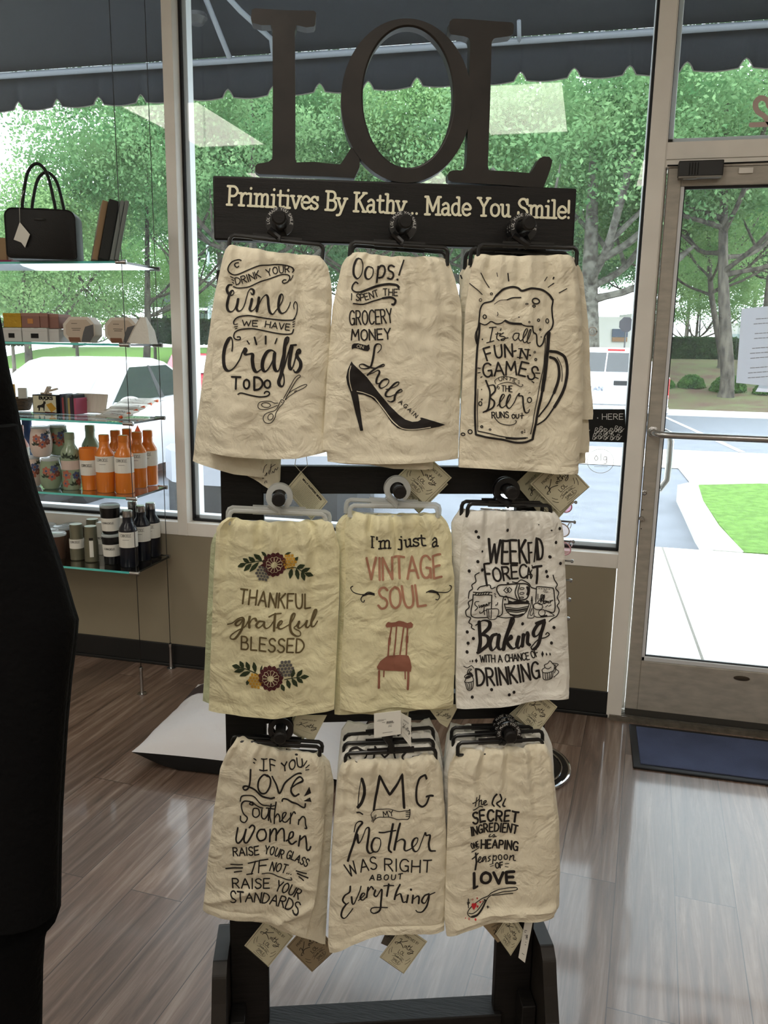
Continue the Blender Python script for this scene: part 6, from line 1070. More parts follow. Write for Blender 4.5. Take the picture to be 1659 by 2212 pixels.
b = MB(); FB = lambda x, y, l: V(p[0] - w_ / 2 + x / 100 * w_, p[1] - .002 - .0002 * l, ZT[2] + h * (1 - y / 100))
ink(b, [('t', 0, 5, 'BUCKS', [(30, 24), (84, 24)], 15), ('f', 0, 0, [(18, 70), (22, 58), (36, 54), (44, 46), (47, 34), (54, 36), (56, 44), (52, 50), (50, 66), (48, 88), (45, 88), (44, 70), (32, 68), (28, 88), (24, 88), (24, 72)]), ('l', 0, 2, [(48, 36), (44, 28), (46, 22)], [(52, 36), (56, 28), (62, 26)]), ('f', 1, 0, [(56, 52), (78, 40), (98, 72), (76, 94)]), ('f', 2, 0, [(50, 90), (90, 92), (92, 97), (50, 97)])], FB, 12); b.build('printing', [INK, GOLD, MAROON], BK, smooth=False, solid=False)
cp = V(p[0] + .002, p[1] + .02, ZT[2] + h); ct = thing('wooden_clip', cp, 'tan wooden clip lying on top of the BUCKS block', 'clip')
MB().tube([cp + V(-.032, 0, .0048), cp + V(.02, 0, .0048)], [.0045, .0045], 8).build('jaw', OCT2, ct)
b = MB(); b.obox(cp + V(.002, 0, .019), ((.5, 0, .86), (0, 1, 0), (-.86, 0, .5)), (.018, .012, .004)); b.obox(cp + V(.03, 0, .021), ((.96, 0, .25), (0, 1, 0), (-.25, 0, .96)), (.02, .006, .004)); b.build('wing', OCT2, ct, smooth=False)
cols = [(40, 60, 44), (110, 60, 50), (52, 52, 70), (150, 70, 74), (40, 44, 40), (90, 96, 100), (170, 150, 90), (60, 40, 60), (34, 34, 40), (180, 80, 110)]
for k in range(10):
    pk = np.array(on(2, 122 + k * 4.3, 893 + k * .35)); b = MB()
    b.box((pk[0] - .006, pk[1] + .008, ZT[2] + .0005), (pk[0] + .0045, pk[1] + .088, ZT[2] + .068 + .007 * ((k * 37) % 3)))
    tag(b.build('card_pack', mat('card_spine', cols[k], .6), smooth=False, bevel=.001), 'small coloured card pack in the row between BUCKS block and quote pads', 'card pack', 'row of coloured card packs')
for k in range(4):
    pk = np.array(on(2, 172 + k * 6, 893 + k * 1.0)); b = MB(); a = .25
    ax = V(math.cos(-.12), math.sin(-.12), 0); up = V(.10, .18, .97); up /= np.linalg.norm(up); nn_ = np.cross(ax, up)
    rr_ = thing('quote_pad', pk, ('front', 'second', 'third', 'rearmost')[k] + ' oatmeal pad with a printed quotation, beside the coloured card packs', 'pad', 'oatmeal quote pads')
    cc = pk + up * .042 + V(0, .02 + k * .0145, .0025)
    b.obox(cc, (ax, up, nn_), (.046, .041, .005)); b.build('cover', OCT, rr_, smooth=False, bevel=.004)
    if k == 0:
        t_ = MB(); ink(t_, [('l', 0, .0018, *[[(-.026 + .004 * j, y0 + .002 * math.sin(j * 2.1)) for j in range(n_)] for y0, n_ in ((.012, 13), (0, 11), (-.012, 12))])], lambda x, y, l: cc + ax * x + up * y + nn_ * .0054 * (1 if nn_[1] < 0 else -1), .004); t_.build('lettering', INK, rr_, smooth=False, solid=False)
TIE = mat('orange_tie', (214, 90, 40), .6)
for k in range(6):
    pk = np.array(on(2, 245 + k * 12, 905 - k * 3.6)); a = -.35 + k * .13; ax = V(math.cos(a), math.sin(a), 0); ay = V(-ax[1], ax[0], 0)
    rr_ = thing('zip_pouch', pk, ('lowest', 'second lowest', 'third', 'fourth', 'second topmost', 'topmost')[k] + ' printed cloth pouch of the fan at the shelf end', 'pouch', 'fanned cloth pouches')
    zz = ZT[2] + .010 + k * .0066; cc = V(pk[0] - .02, pk[1] + .045, zz); ay = V(ay[0] * .88, ay[1] * .99, .14); nz_ = np.cross(ax, ay); b = MB()
    b.loft([[cc + ax * x * s + ay * y * s + nz_ * dz for x, y in ((-.085, -.035), (.07, -.04), (.08, -.03), (.075, .035), (-.08, .04), (-.09, .03))] for s, dz in ((.94, -.0028), (1, -.001), (1, .001), (.94, .0026))]); b.build('pouch_body', OCT if k % 2 else mat('pale_canvas', (190, 184, 172), .8), rr_)
    t_ = MB(); rnd = random.Random(k)
    ink(t_, [('l', rnd.choice((0, 1, 0)), .0016, [(rnd.uniform(-.06, .05), rnd.uniform(-.03, .03)) for _ in range(4)]) for _ in range(5)], lambda x, y, l: cc + ax * x + ay * y + nz_ * .0031, .01); t_.build('printing', [GREYP, MBR], rr_, smooth=False, solid=False)
    MB().tube([cc + ax * .062 + ay * -.03 + nz_ * .003, cc + ax * .080 + ay * -.034 + nz_ * .005], [.003, .007], 8).build('pull_tab', TIE, rr_)
pc = gy(293, 925, YF); b = MB(); b.lathe([(.0008, 0), (.002, -.004), (.0115, -.024), (.0105, -.025)], (pc[0], YF + .014, ZT[2] - .0095), 14); b.tube([(pc[0], YF + .014, ZT[2] - .0095), (pc[0], YF + .014, ZT[2] - .0088)], .0012, 5); tag(b.build('tassel', TIE), 'small orange tassel hanging under the middle glass shelf', 'tassel')
# ---------------------------------------------------------------- black garment at the left, dog cushion, sunglasses spinner
GARM = mat('black_knit', (9, 9, 10), .95, spec=.1, bump=.3, bscale=120)
SIL = [(-14, 640), (0, 715), (12, 790), (25, 850), (40, 920), (58, 1000), (80, 1080), (108, 1160), (138, 1250), (158, 1320), (166, 1345), (163, 1385), (152, 1470), (143, 1570), (138, 1650), (132, 1750), (129, 1850), (127, 1970), (119, 1992), (101, 2010), (92, 2040), (88, 2100), (86, 2212), (85, 2400), (86, 2560)]
gm = thing('black_garment', gd(-120, 2500, 1.15), 'long black garment hanging close at the left edge, in front of the shelves', 'garment')
_fw = V(_f[0], _f[1], 0); _fw /= np.linalg.norm(_fw); _rt = V(_fw[1], -_fw[0], 0)
rg = []; DG = 1.12
for j, (x, y) in enumerate(SIL):
    e = gd(x, y, DG - .02 * math.sin(j * .7)); wd = .16 + .0 * j
    c = e - _rt * wd; ring_ = []
    for k in range(40):
        a = 2 * math.pi * k / 40; f_ = 1 + (.10 + .004 * j) * math.sin(5 * a + 1.0) * math.sin(a) ** 2 + .07 * math.sin(9 * a + .12 * j) * math.sin(a) ** 2
        ring_.append(c + _rt * (wd * math.cos(a)) + _fw * (.085 * math.sin(a) * f_))
    rg.append(ring_)
c0 = sum(rg[0]) / len(rg[0]) - _rt * .03
rg = [[c0 + (p - c0) * k + V(0, 0, dz) for p in rg[0]] for k, dz in ((.10, .125), (.16, .12), (.3, .105), (.62, .075), (.86, .04))] + rg
zb = rg[-1][0][2]; rg.append([V(p[0], p[1], .01) for p in rg[-1]])
MB().loft(rg).build('body', GARM, gm)
# a sleeve edge hanging in front of the body
sl = []
for (x, y) in SIL[4:18]:
    e = gd(x - 6, y, DG - .05); wd = .055; c = e - _rt * wd
    sl.append([c + _rt * wd * math.cos(2 * math.pi * k / 20) + _fw * .045 * math.sin(2 * math.pi * k / 20) for k in range(20)])
MB().loft(sl).build('sleeve', GARM, gm)
# floor cushion
CW = mat('white_canvas', (222, 222, 226), .9, bump=.4, bscale=30, spec=.2); CBK = mat('black_canvas', (14, 14, 16), .9); CDK = mat('brown_patch', (62, 52, 52), .9)
A, Bc, Cc = gz(284, 1624, .07), gz(748, 1688, .07), gz(428, 1478, .07)
dog = thing('floor_cushion', (*((Bc + Cc) / 2)[:2], 0), 'big white floor cushion with black underside and a dark patch, lying behind the rack', 'cushion')
o2 = V(A[0], A[1], 0); e1 = V(Bc[0] - A[0], Bc[1] - A[1], 0); e2 = V(Cc[0] - A[0], Cc[1] - A[1], 0)
NN = 40
def cush(s, t):
    k = (1 - abs(2 * s - 1) ** 2.6) * (1 - abs(2 * t - 1) ** 2.6); k = max(0, k) ** .55
    ps, pt = s + .028 * math.sin(math.pi * t) * (1 - 2 * s) * 1, t + .04 * math.sin(math.pi * s) * (1 - 2 * t)
    P = o2 + e1 * ps + e2 * pt; q = Vector((P[0] * 5, P[1] * 5, 1))
    ed = .07; top = ed + .10 * k + .012 * noise.noise(q * 1.4) * k + .008 * noise.noise(q * 4) * k ** .3
    return P, top, .003 + .067 * (1 - min(1, k * 2.6))
T_, B_ = [], []
for j in range(NN + 1):
    for i in range(NN + 1):
        P, tp, bt = cush(i / NN, j / NN); T_.append((P[0], P[1], tp)); B_.append((P[0], P[1], min(bt, tp - .0004)))
W_ = NN + 1; fs = [(j * W_ + i, j * W_ + i + 1, (j + 1) * W_ + i + 1, (j + 1) * W_ + i) for j in range(NN) for i in range(NN)]
mt_ = MB(); mt_.add(T_, fs, 0); mt_.build('top_cover', CW, dog, solid=False)
mt_ = MB(); mt_.add(B_, fs, 0); per = list(range(W_)) + [j * W_ + NN for j in range(1, NN + 1)] + [NN * W_ + i for i in range(NN - 1, -1, -1)] + [j * W_ for j in range(NN - 1, 0, -1)]
mt_.add([T_[k] for k in per] + [B_[k] for k in per], [(k, (k + 1) % len(per), len(per) + (k + 1) % len(per), len(per) + k) for k in range(len(per))], 0); mt_.build('underside', CBK, dog, solid=False)
mt_ = MB(); P_ = []
for a in range(13):
    for b_ in range(9):
        s, t = .02 + .5 * a / 12, .60 + .22 * b_ / 8 + .03 * math.sin(a); P, tp, _ = cush(s, t); P_.append((P[0], P[1], tp + .0025))
mt_.add(P_, [(a * 9 + b_, a * 9 + b_ + 1, (a + 1) * 9 + b_ + 1, (a + 1) * 9 + b_) for a in range(12) for b_ in range(8)]); mt_.build('dark_patch', CDK, dog, solid=False)
# sunglasses spinner: round glass base, pole, pegs, glasses
sp0 = gz(1063, 1600, .0); SPX, SPY = -.17, 2.66
sp = thing('sunglasses_spinner', (SPX, SPY, 0), 'sunglasses stand on a round chrome rimmed base behind the towel rack', 'display stand')
b = MB(); b.lathe([(.001, .004), (.185, .004), (.19, .008), (.185, .012), (.001, .014)], (SPX, SPY, 0), 48); b.build('base', mat('dark_mirror', (60, 64, 70), .1, metal=.8), sp)
b = MB(); P = [(SPX + .19 * math.cos(2 * math.pi * k / 64), SPY + .19 * math.sin(2 * math.pi * k / 64), .0095) for k in range(65)]; b.tube(P, .0065, 8, caps=False); b.tube([(x * .86 + SPX * .14, y * .86 + SPY * .14, z + .005) for x, y, z in P], .003, 6, caps=False); b.build('rim', CHROME, sp)
MB().tube([(SPX, SPY, .012), (SPX, SPY, 1.06)], .014, 14).build('pole', CHROME, sp)
sg = [(-.052, .93, (196, 120, 136), 'pink framed sunglasses, uppermost visible beside the rack'), (-.055, .85, (176, 158, 146), 'brownish clear sunglasses in the middle, beside the rack'), (-.047, .79, (206, 150, 160), 'rose clear sunglasses, lowest of the three beside the rack')]
for k in range(9):
    z = .55 + k * .065
    b = MB(); b.tube([(SPX + .014, SPY, z), (SPX + .148, SPY, z), (SPX + .152, SPY, z)], .003, 8); b.lathe([(.006, 0), (.006, .006), (.004, .008)], (SPX + .15, SPY, z), 12, axis=(1, 0, 0)); b.build('peg', CHROME, sp)
for sgn, z in ((-1, .98), (-1, .9)):
    b = MB(); b.tube([(SPX - .014, SPY, z), (SPX - .15, SPY, z)], .003, 8); b.build('peg', CHROME, sp)
def shades(c, m, lens, label):
    r = thing('sunglasses', c, label, 'sunglasses', 'sunglasses on the spinner'); c = np.array(c)
    for s in (-1, 1):
        E = [c + V(.030 * s + .024 * math.cos(t), -.006, .021 * math.sin(t) - .004 * math.cos(t) * s) for t in [2 * math.pi * k / 24 for k in range(24)]]
        b = MB(); b.tube(E + [E[0]], .0022, 6, caps=False); b.build('rim', m, r)
        b = MB(); b.add(E + [e + V(0, .001, 0) for e in E], [tuple(range(24)), tuple(range(24, 48))[::-1]]); b.build('lens', lens, r, smooth=False)
        b = MB(); b.tube(spl([c + V(.056 * s, -.004, .008), c + V(.058 * s, .05, .008), c + V(.052 * s, .1, .004), c + V(.046 * s, .115, -.012)], .01), .0018, 6); b.build('temple', m, r)
    b = MB(); b.tube(spl([c + V(-.010, -.006, .006), c + V(0, -.009, .011), c + V(.010, -.006, .006)], .003), .002, 6); b.build('bridge', m, r)
for x, z, col_, lb in sg:
    shades((x - .03, SPY - .012, z), mat('frame_plastic', col_, .25, coat=.3), glass('tinted_lens', tuple(min(1, .55 + q) for q in lin(col_)), .05), lb)
shades((SPX - .13, SPY - .012, .975), BLKG, glass('dark_lens', (.1, .1, .1), .1), 'black sunglasses glimpsed through the gap above the Weekend Forecast towel')
# ---------------------------------------------------------------- outside: walk, lot, lawns
CONC = mat('concrete', (206, 203, 196), .85, var=.06, vscale=5, bump=.2, bscale=120)
ASPH = mat('asphalt', (112, 116, 124), .8, var=.10, vscale=4, bump=.3, bscale=200)
GRASS = mat('lawn_grass', (96, 130, 62), .9, var=.22, vscale=14, bump=.8, bscale=120, spec=.1)
MULCH = mat('pine_mulch', (116, 96, 84), .95, var=.25, vscale=12, bump=.8, bscale=60, spec=.1)
DIRTG = mat('thin_grass_bank', (106, 110, 78), .95, rgb2=(100, 80, 70), vscale=1.2, bump=.5, bscale=40, spec=.1)
WPNT = mat('white_road_paint', (225, 226, 228), .7, var=.05, vscale=30)
def zasp(y): return -.15 - .0125 * max(0, y - 6.6)
struct(MB().box((-12, D + .14, -.3), (1.17, 6.27, -.012)).build('sidewalk', CONC, smooth=False))
struct(MB().box((1.17, D + .14, -.3), (8, 6.27, -.012)).build('sidewalk', CONC, smooth=False)) if False else None
b = MB(); b.box((1.171, D + .14, -.3), (9, 6.27, -.012)); b.box((1.1655, D + .2, -.0125), (1.1715, 6.26, -.0119)); struct(b.build('sidewalk', CONC, smooth=False))
struct(MB().box((.60, D + .2, -.012), (.612, 6.27, -.0105)).build('walk_joint', mat('joint_grey', (120, 116, 108), .9), smooth=False))
A = MB(); ys = [6.27, 8, 12, 16, 20, 24.6, 30, 40]; 
for y0, y1 in zip(ys, ys[1:]): A.add([(-45, y0, zasp(y0)), (40, y0, zasp(y0)), (40, y1, zasp(y1)), (-45, y1, zasp(y1))], [(0, 1, 2, 3)])
A.add([(-45, 6.27, -.15), (40, 6.27, -.15), (40, 6.27, -.5), (-45, 6.27, -.5)], [(0, 1, 2, 3)]); struct(A.build('parking_lot', ASPH, smooth=False, solid=False))
# island lawn by the door with its pale curb
isl = [(1.17, 6.28), (1.13, 7.2), (1.15, 8.4), (1.22, 9.35), (1.9, 9.7), (12, 10.0), (12, 6.28)]
struct(MB().prism([(.96, 6.275), (.95, 7.2), (.98, 8.4), (1.0, 9.3), (1.15, 9.55), (1.9, 9.95), (12, 10.25), (12, 10.0), (1.9, 9.7), (1.22, 9.35), (1.15, 8.4), (1.13, 7.2), (1.17, 6.275)], lambda x, y, h: V(x, y, h), -.35, -.004).build('curb', CONC, smooth=False, bevel=.015))
g = MB(); g.prism(isl, lambda x, y, h: V(x, y, h + .02 * noise.noise(Vector((x, y, 0)))), -.3, .004); lawn = g.build('island_lawn', GRASS, smooth=False); lawn['kind'] = 'structure'
pad = MB()
for y0, y1 in ((10.3, 14.8),): pad.add([(1.3, y0, zasp(y0) + .012), (16, y0, zasp(y0) + .012), (16, y1, zasp(y1) + .012), (1.3, y1, zasp(y1) + .012)], [(0, 1, 2, 3)])
pad.add([(-12, 12.2, zasp(12.2) + .01), (1.3, 12.2, zasp(12.2) + .01), (1.3, 14.8, zasp(14.8) + .01), (-2.2, 14.8, zasp(14.8) + .01)], [(0, 1, 2, 3)])
struct(pad.build('concrete_apron', CONC, smooth=False, solid=False))
pl = MB()
def stripe(a, b_, w_=.11):
    a, b_ = np.array(a), np.array(b_); d = b_ - a; d = d / np.linalg.norm(d); n = V(-d[1], d[0]) * w_ / 2; P = [a - n, a + n, b_ + n, b_ - n]
    pl.add([(p[0], p[1], zasp(p[1]) + .006) for p in P], [(0, 1, 2, 3)])
stripe((-3.1, 6.3), (-4.4, 11.5)); stripe((-.2, 6.3), (-1.5, 11.5)); stripe((2.05, 24.0), (2.6, 15)); stripe((-5.9, 6.3), (-7.2, 11.5))
struct(pl.build('parking_line', WPNT, smooth=False, solid=False))
# far bank: curb, mulch at the right, lawn at the left, rising to the hedges
def cy_(x): return 24.6 + max(0, -x) * .62 + 2.0 * max(0, x - 6) * .1
def bank(x0, x1, m, nm):
    b = MB(); nx, ny = 40, 26; P = []
    for j in range(ny + 1):
        for i in range(nx + 1):
            x = x0 + (x1 - x0) * i / nx; t = (j / ny) ** 1.5 * 45; y = cy_(x) + .2 + t
            s = min(1, t / 15); z = zasp(cy_(x)) + .14 + 1.40 * (s * s * (3 - 2 * s)) + .05 * noise.noise(Vector((x * .5, y * .5, 0))) * min(1, t)
            P.append((x, y, z))
    b.add(P, [(j * (nx + 1) + i, j * (nx + 1) + i + 1, (j + 1) * (nx + 1) + i + 1, (j + 1) * (nx + 1) + i) for j in range(ny) for i in range(nx)]); o = b.build(nm, m, solid=False); o['kind'] = 'structure'; return o
def zb_(x, y):
    t = max(0, y - cy_(x) - .2); s = min(1, t / 15); return zasp(cy_(x)) + .14 + 1.40 * (s * s * (3 - 2 * s))
bank(-48, -4.5, GRASS, 'grass_bank'); bank(-4.5, 30, DIRTG, 'mulch_bank')
cb_ = MB()
for x0, x1 in zip(range(-48, 30, 3), range(-45, 33, 3)):
    P = [(x0, cy_(x0), zasp(cy_(x0)) - .1), (x1, cy_(x1), zasp(cy_(x1)) - .1), (x1, cy_(x1) + .2, zasp(cy_(x1)) - .1), (x0, cy_(x0) + .2, zasp(cy_(x0)) - .1)]
    cb_.add(P + [(p[0], p[1], p[2] + .26) for p in P], [(4, 5, 6, 7), (0, 1, 5, 4), (1, 2, 6, 5), (2, 3, 7, 6), (3, 0, 4, 7)])
struct(cb_.build('far_curb', CONC, smooth=False, solid=False))
# ---------------------------------------------------------------- awning
CANV = mat('charcoal_canvas', (28, 31, 37), .9, spec=.2, var=.06, vscale=2); WPIPE = mat('white_steel_tube', (122, 128, 136), .45)
YA, ZP = 4.45, 2.897
aw = thing('awning', (-1.0, YA, 2.7), 'dark scalloped canvas awning on a pale tube frame over the shop front', 'awning')
MB().add([(-7, 3.30, 3.70), (5, 3.30, 3.70), (5, YA + .03, ZP + .03), (-7, YA + .03, ZP + .03)], [(0, 1, 2, 3)]).build('canopy', CANV, aw, smooth=False, solid=False)
Vp = []; n_ = 0; x = -7.0; SCW = .262; top_, zlo = ZP + .03, 2.724
P = []
xs = []
x = -6.98
while x < 5:
    for u in (0, .04, .08, .12, .2, .35, .5, .65, .8, .88, .92, .96):
        if u <= .12 or u >= .88:
            q = min(u, 1 - u) / .12; dz = .042 * (1 - q ** 1.6) if q < 1 else 0
        else: dz = -.010 * math.sin((u - .12) / .76 * math.pi)
        xs.append((x + u * SCW, zlo + dz))
    x += SCW
v = MB(); F0 = [(a, YA + .032 + .006 * math.sin(a * 9), b_) for a, b_ in xs]; T0 = [(a, YA + .032, top_) for a, b_ in xs]
k = len(xs); v.add(F0 + T0, [(i, i + 1, k + i + 1, k + i) for i in range(k - 1)]); va = v.build('valance', CANV, aw, solid=False); s_ = va.modifiers.new('solid', 'SOLIDIFY'); s_.thickness = .003
v = MB(); v.tube([p + V(0, -.003, 0) for p in [np.array(q) for q in F0]], .003, 5); v.build('valance_piping', mat('grey_piping', (96, 92, 84), .8), aw)
MB().tube([(-7, YA, ZP), (5, YA, ZP)], .016, 12).build('front_tube', WPIPE, aw)
for x in (-4.6, -1.97, .75, 3.3): MB().tube([(x, YA - .01, ZP + .012), (x, 3.32, 3.665)], .014, 10).build('rafter', WPIPE, aw)
MB().tube([gy(591, 122, YA), gy(586, 84, YA - .12), gy(520, 24, YA - .35), gy(470, -30, YA - .5)], .013, 10).build('brace', WPIPE, aw)
MB().tube([gy(1122, 92, YA), gy(1121, 45, YA - .1)], .01, 8).build('strap', WPIPE, aw)
q0, q1 = gy(425, 44, 4.2), gy(425, 30, 4.2); MB().lathe([(.05, 0), (.055, -.02), (.03, -.05), (.001, -.052)], q0 + V(0, 0, .03), 18).build('dark_dome', mat('dome_grey', (50, 50, 52), .4), aw)  # small round dark dome below the canopy
# ---------------------------------------------------------------- cars
CARW = mat('white_car_paint', (232, 233, 236), .25, coat=.6); CARR = mat('red_car_paint', (170, 46, 62), .3, coat=.5); CARG = mat('car_glass', (40, 48, 48), .06, spec=.6); WSG = mat('windscreen_glass', (190, 198, 200), .08, metal=.7, spec=.9); RUB = mat('tyre_rubber', (24, 24, 26), .85); RIMM = mat('alloy', (190, 192, 196), .3, metal=.7); CHR2 = mat('bright_trim', (205, 206, 210), .15, metal=.9); HLM = mat('headlamp_glass', (206, 214, 220), .08, spec=.9); REDL = mat('red_lamp', (170, 20, 26), .2, coat=.6); DRK = mat('dark_plastic', (28, 29, 31), .6)  # WSG: pale metallic base stands in for bright sky mirrored in the windscreen
GREYP_ = mat('silver_bumper', (150, 154, 166), .35, coat=.3)
def wheel(root, x, y, r, s):
    b = MB(); b.lathe([(r * .62, -.1), (r * .93, -.1), (r, -.07), (r, .07), (r * .93, .1), (r * .62, .1)], (x, y, r), 30, axis=(0, 1, 0)); w_ = b.build('wheel', RUB, root)
    b = MB(); b.lathe([(r * .64, -.03), (r * .64, .085), (r * .58, .095), (r * .56, .07), (r * .2, .06), (r * .16, .085), (.001, .09)], (x, y, r), 30, axis=(0, s, 0))
    for k in range(7):
        a = 2 * math.pi * k / 7; c, s2 = math.cos(a), math.sin(a); b.obox((x + c * r * .37, y + s * .078, r + s2 * r * .37), ((c, 0, s2), (-s2, 0, c), (0, 1, 0)), (r * .2, r * .07, .012))
    b.build('rim', RIMM, w_)
def quadlerp(P, u, v): return (np.array(P[0]) * (1 - u) + np.array(P[1]) * u) * (1 - v) + (np.array(P[3]) * (1 - u) + np.array(P[2]) * u) * v
def panel(P, u0, u1, v0, v1, off, name, m, root, su=0, n=4):
    nrm = np.cross(np.array(P[1], float) - P[0], np.array(P[3], float) - P[0]); nrm /= np.linalg.norm(nrm); c = sum(np.array(p, float) for p in P) / 4 - V(-.3, 0, 1.0)
    if nrm @ c < 0: nrm = -nrm
    Q = [quadlerp(P, u, v) + nrm * off for u, v in ((u0, v0), (u1, v0), (u1, v1), (u0, v1))]
    if su: Q[3] = quadlerp(P, u0 + su, v1) + nrm * off
    b = MB(); b.add(Q + [q - nrm * .006 for q in Q], [(0, 1, 2, 3), (7, 6, 5, 4), (0, 4, 5, 1), (1, 5, 6, 2), (2, 6, 7, 3), (3, 7, 4, 0)]); return b.build(name, m, root, smooth=False)
def sedan(loc, yaw, paint, label, lower=None):
    root = thing('car', (0, 0, 0), label, 'car'); b = MB(); R = []
    ST = [(-2.33, .62, .40, .82), (-2.2, .80, .30, .93), (-1.7, .88, .24, 1.0), (-.9, .90, .22, 1.0), (0, .90, .22, .97), (.9, .90, .22, .93), (1.5, .89, .24, .86), (2.0, .84, .26, .78), (2.25, .72, .30, .70), (2.36, .55, .36, .60)]
    for x, w_, zb, zt in ST:
        h = [(1, zb + .03), (1.0, zb + .2), (1.0, (zb + zt) / 2 + .05), (.97, zt - .10), (.90, zt - .03), (.6, zt), (0, zt + .012)]
        half = [(w_ * a, z) for a, z in h]; ring_ = [(x, y, z) for y, z in half] + [(x, -y, z) for y, z in half[-2::-1]] + [(x, -w_ * .9, zb), (x, w_ * .9, zb)]
        R.append(ring_)
    b.loft(R); b.build('body', paint, root)
    belt = [(-1.78, .80, .99), (1.02, .80, .93)]; roofz = [(-.95, .58, 1.40), (.22, .60, 1.40)]
    g = MB(); lv = []
    for t in (0, .25, .5, .75, .92, 1.0):
        k = t ** .9; xr = -1.78 + (.83) * k; xf = 1.02 - .80 * k; hw = .80 - .20 * t ** 1.3; zr, zf = .98 + .42 * t, .92 + .48 * t; r_ = []
        for (x, y, z) in ((xf, hw * .80, zf), (xf - .10, hw, zf), ((xf + xr) / 2, hw * 1.0, (zr + zf) / 2 + .008), (xr + .12, hw, zr), (xr, hw * .8, zr), (xr - .02, 0, zr), (xr, -hw * .8, zr), (xr + .12, -hw, zr), ((xf + xr) / 2, -hw, (zr + zf) / 2 + .008), (xf - .10, -hw, zf), (xf, -hw * .8, zf), (xf + .05, 0, zf)): r_.append((x, y, z))
        lv.append(r_)
    lv.append([(x * .82 - .06, y * .8, 1.445 if abs(y) > .3 else 1.45) for x, y, z in lv[-1]]); g.loft(lv); g.build('cabin', paint, root)
    for s in (1, -1):
        P = [(.90, .803 * s, .955), (-1.64, .803 * s, 1.0), (-.82, .618 * s, 1.385), (.10, .618 * s, 1.375)]
        panel(P, .03, .47, .06, .93, .014, 'side_window', CARG, root, .02); panel(P, .51, .93, .06, .93, .014, 'side_window', CARG, root)
        panel(P, .465, .515, .04, .95, .016, 'pillar_trim', DRK, root)
        m_ = MB(); m_.ball((.72, .98 * s, 1.0), .1, 0, sc=(.75, 1.25, .72)); m_.tube([(.74, .80 * s, .97), (.74, .93 * s, .98)], .03, 8); m_.build('mirror', paint, root)
        h = MB(); h.ball((2.10, .66 * s, .66), .13, 0, sc=(1.25, 1.0, .62)); h.build('headlight', HLM, root)
        h = MB(); h.ball((2.2, .56 * s, .40), .06, 0, sc=(1, 1, .9)); h.build('fog_lamp', HLM, root)
        h = MB(); h.ball((-2.2, .62 * s, .82), .11, 0, sc=(.8, 1.1, .7)); h.build('tail_light', REDL, root)
        for x in (1.35, -1.35): wheel(root, x, .80 * s, .325, s)
        MB().box((-.1, s * .9 - .012, .80), (.12, s * .9 + .014, .83)).build('door_handle', paint, root, smooth=False, bevel=.006)
    P = [(1.03, .62, .955), (1.03, -.62, .955), (.26, -.46, 1.385), (.26, .46, 1.385)]; panel(P, .02, .98, .04, .96, .03, 'windscreen', WSG, root)
    P = [(-1.78, .60, 1.0), (-1.78, -.60, 1.0), (-.98, -.44, 1.385), (-.98, .44, 1.385)]; panel(P, .02, .98, .04, .96, .02, 'rear_window', CARG, root)
    MB().box((2.26, -.42, .50), (2.385, .42, .62)).build('grille', DRK, root, smooth=False, bevel=.02); MB().box((2.1, -.66, .22), (2.34, .66, .36)).build('air_dam', DRK, root, smooth=False, bevel=.03)
    if lower:
        for nm_, m_, z0, z1, g_ in (('bumper', lower, .44, .70, .03), ('lower_grille', DRK, .10, .44, .01)):
            pl_ = [(1.72, .90 + g_), (2.02, .87 + g_), (2.25, .76 + g_), (2.38, .60 + g_), (2.42 + g_, .3), (2.42 + g_, -.3), (2.38, -.60 - g_), (2.25, -.76 - g_), (2.02, -.87 - g_), (1.72, -.90 - g_)]
            MB().prism(pl_, lambda x, y, h: V(x, y, h), z0, z1).build(nm_, m_, root, smooth=False, bevel=.02)
    MB().box((-2.2, -.82, .14), (2.1, .82, .24)).build('underbody', DRK, root, smooth=False)
    root.location = tuple(loc); root.rotation_euler = (0, 0, yaw); return root
def place(lat, dep): p = _rt * lat + _fw * dep; return V(p[0], p[1], zasp(p[1]))
YW = math.atan2(-_fw[1], -_fw[0])
fa = -_fw - .20 * _rt; fa /= np.linalg.norm(fa); la = V(-fa[1], fa[0], 0)
pc_ = place(-2.92, 8.5) - fa * 1.0 - la * .8; pc_[2] -= .06
sedan(pc_, math.atan2(fa[1], fa[0]), CARW, 'white sedan parked nose to the shop behind the glass shelves')
sedan(place(-1.0, 9.1), YW, CARW, 'white car parked nose in behind the towel rack, only corner and wheel visible', GREYP_)
sedan(place(-4.9, 21.5), YW + .25, CARR, 'red car far across the lot, glimpsed right of the window post')
# pickup seen from behind
tk = thing('pickup_truck', (0, 0, 0), 'white pickup truck seen from behind, parked in front of the big trunk', 'truck')
b = MB(); b.box((-2.7, -.98, .55), (-.55, .98, .72)); b.box((-2.7, .88, .55), (-.55, .99, 1.20)); b.box((-2.7, -.99, .55), (-.55, -.88, 1.20)); b.build('cargo_bed', CARW, tk, smooth=False, bevel=.03)
b = MB(); b.box((-2.76, -.80, .60), (-2.70, .80, 1.19)); b.box((-2.772, -.78, 1.13), (-2.76, .78, 1.18)); b.box((-2.768, -.70, .78), (-2.76, .70, 1.02)); b.build('tailgate', CARW, tk, smooth=False, bevel=.012)
b = MB(); b.box((-2.785, -.17, 1.0), (-2.765, .17, 1.10)); b.build('tailgate_handle', DRK, tk, smooth=False, bevel=.01)
b = MB(); ink(b, [('t', 0, 2.2, 'TITAN', [(8, 31), (30, 31)], 8, dict(gap=4))], lambda x, y, l: V(-2.775, 1.0 - x / 50, 1.19 - y / 100), 4); b.build('lettering', GREYP_, tk, smooth=False, solid=False)
R = []
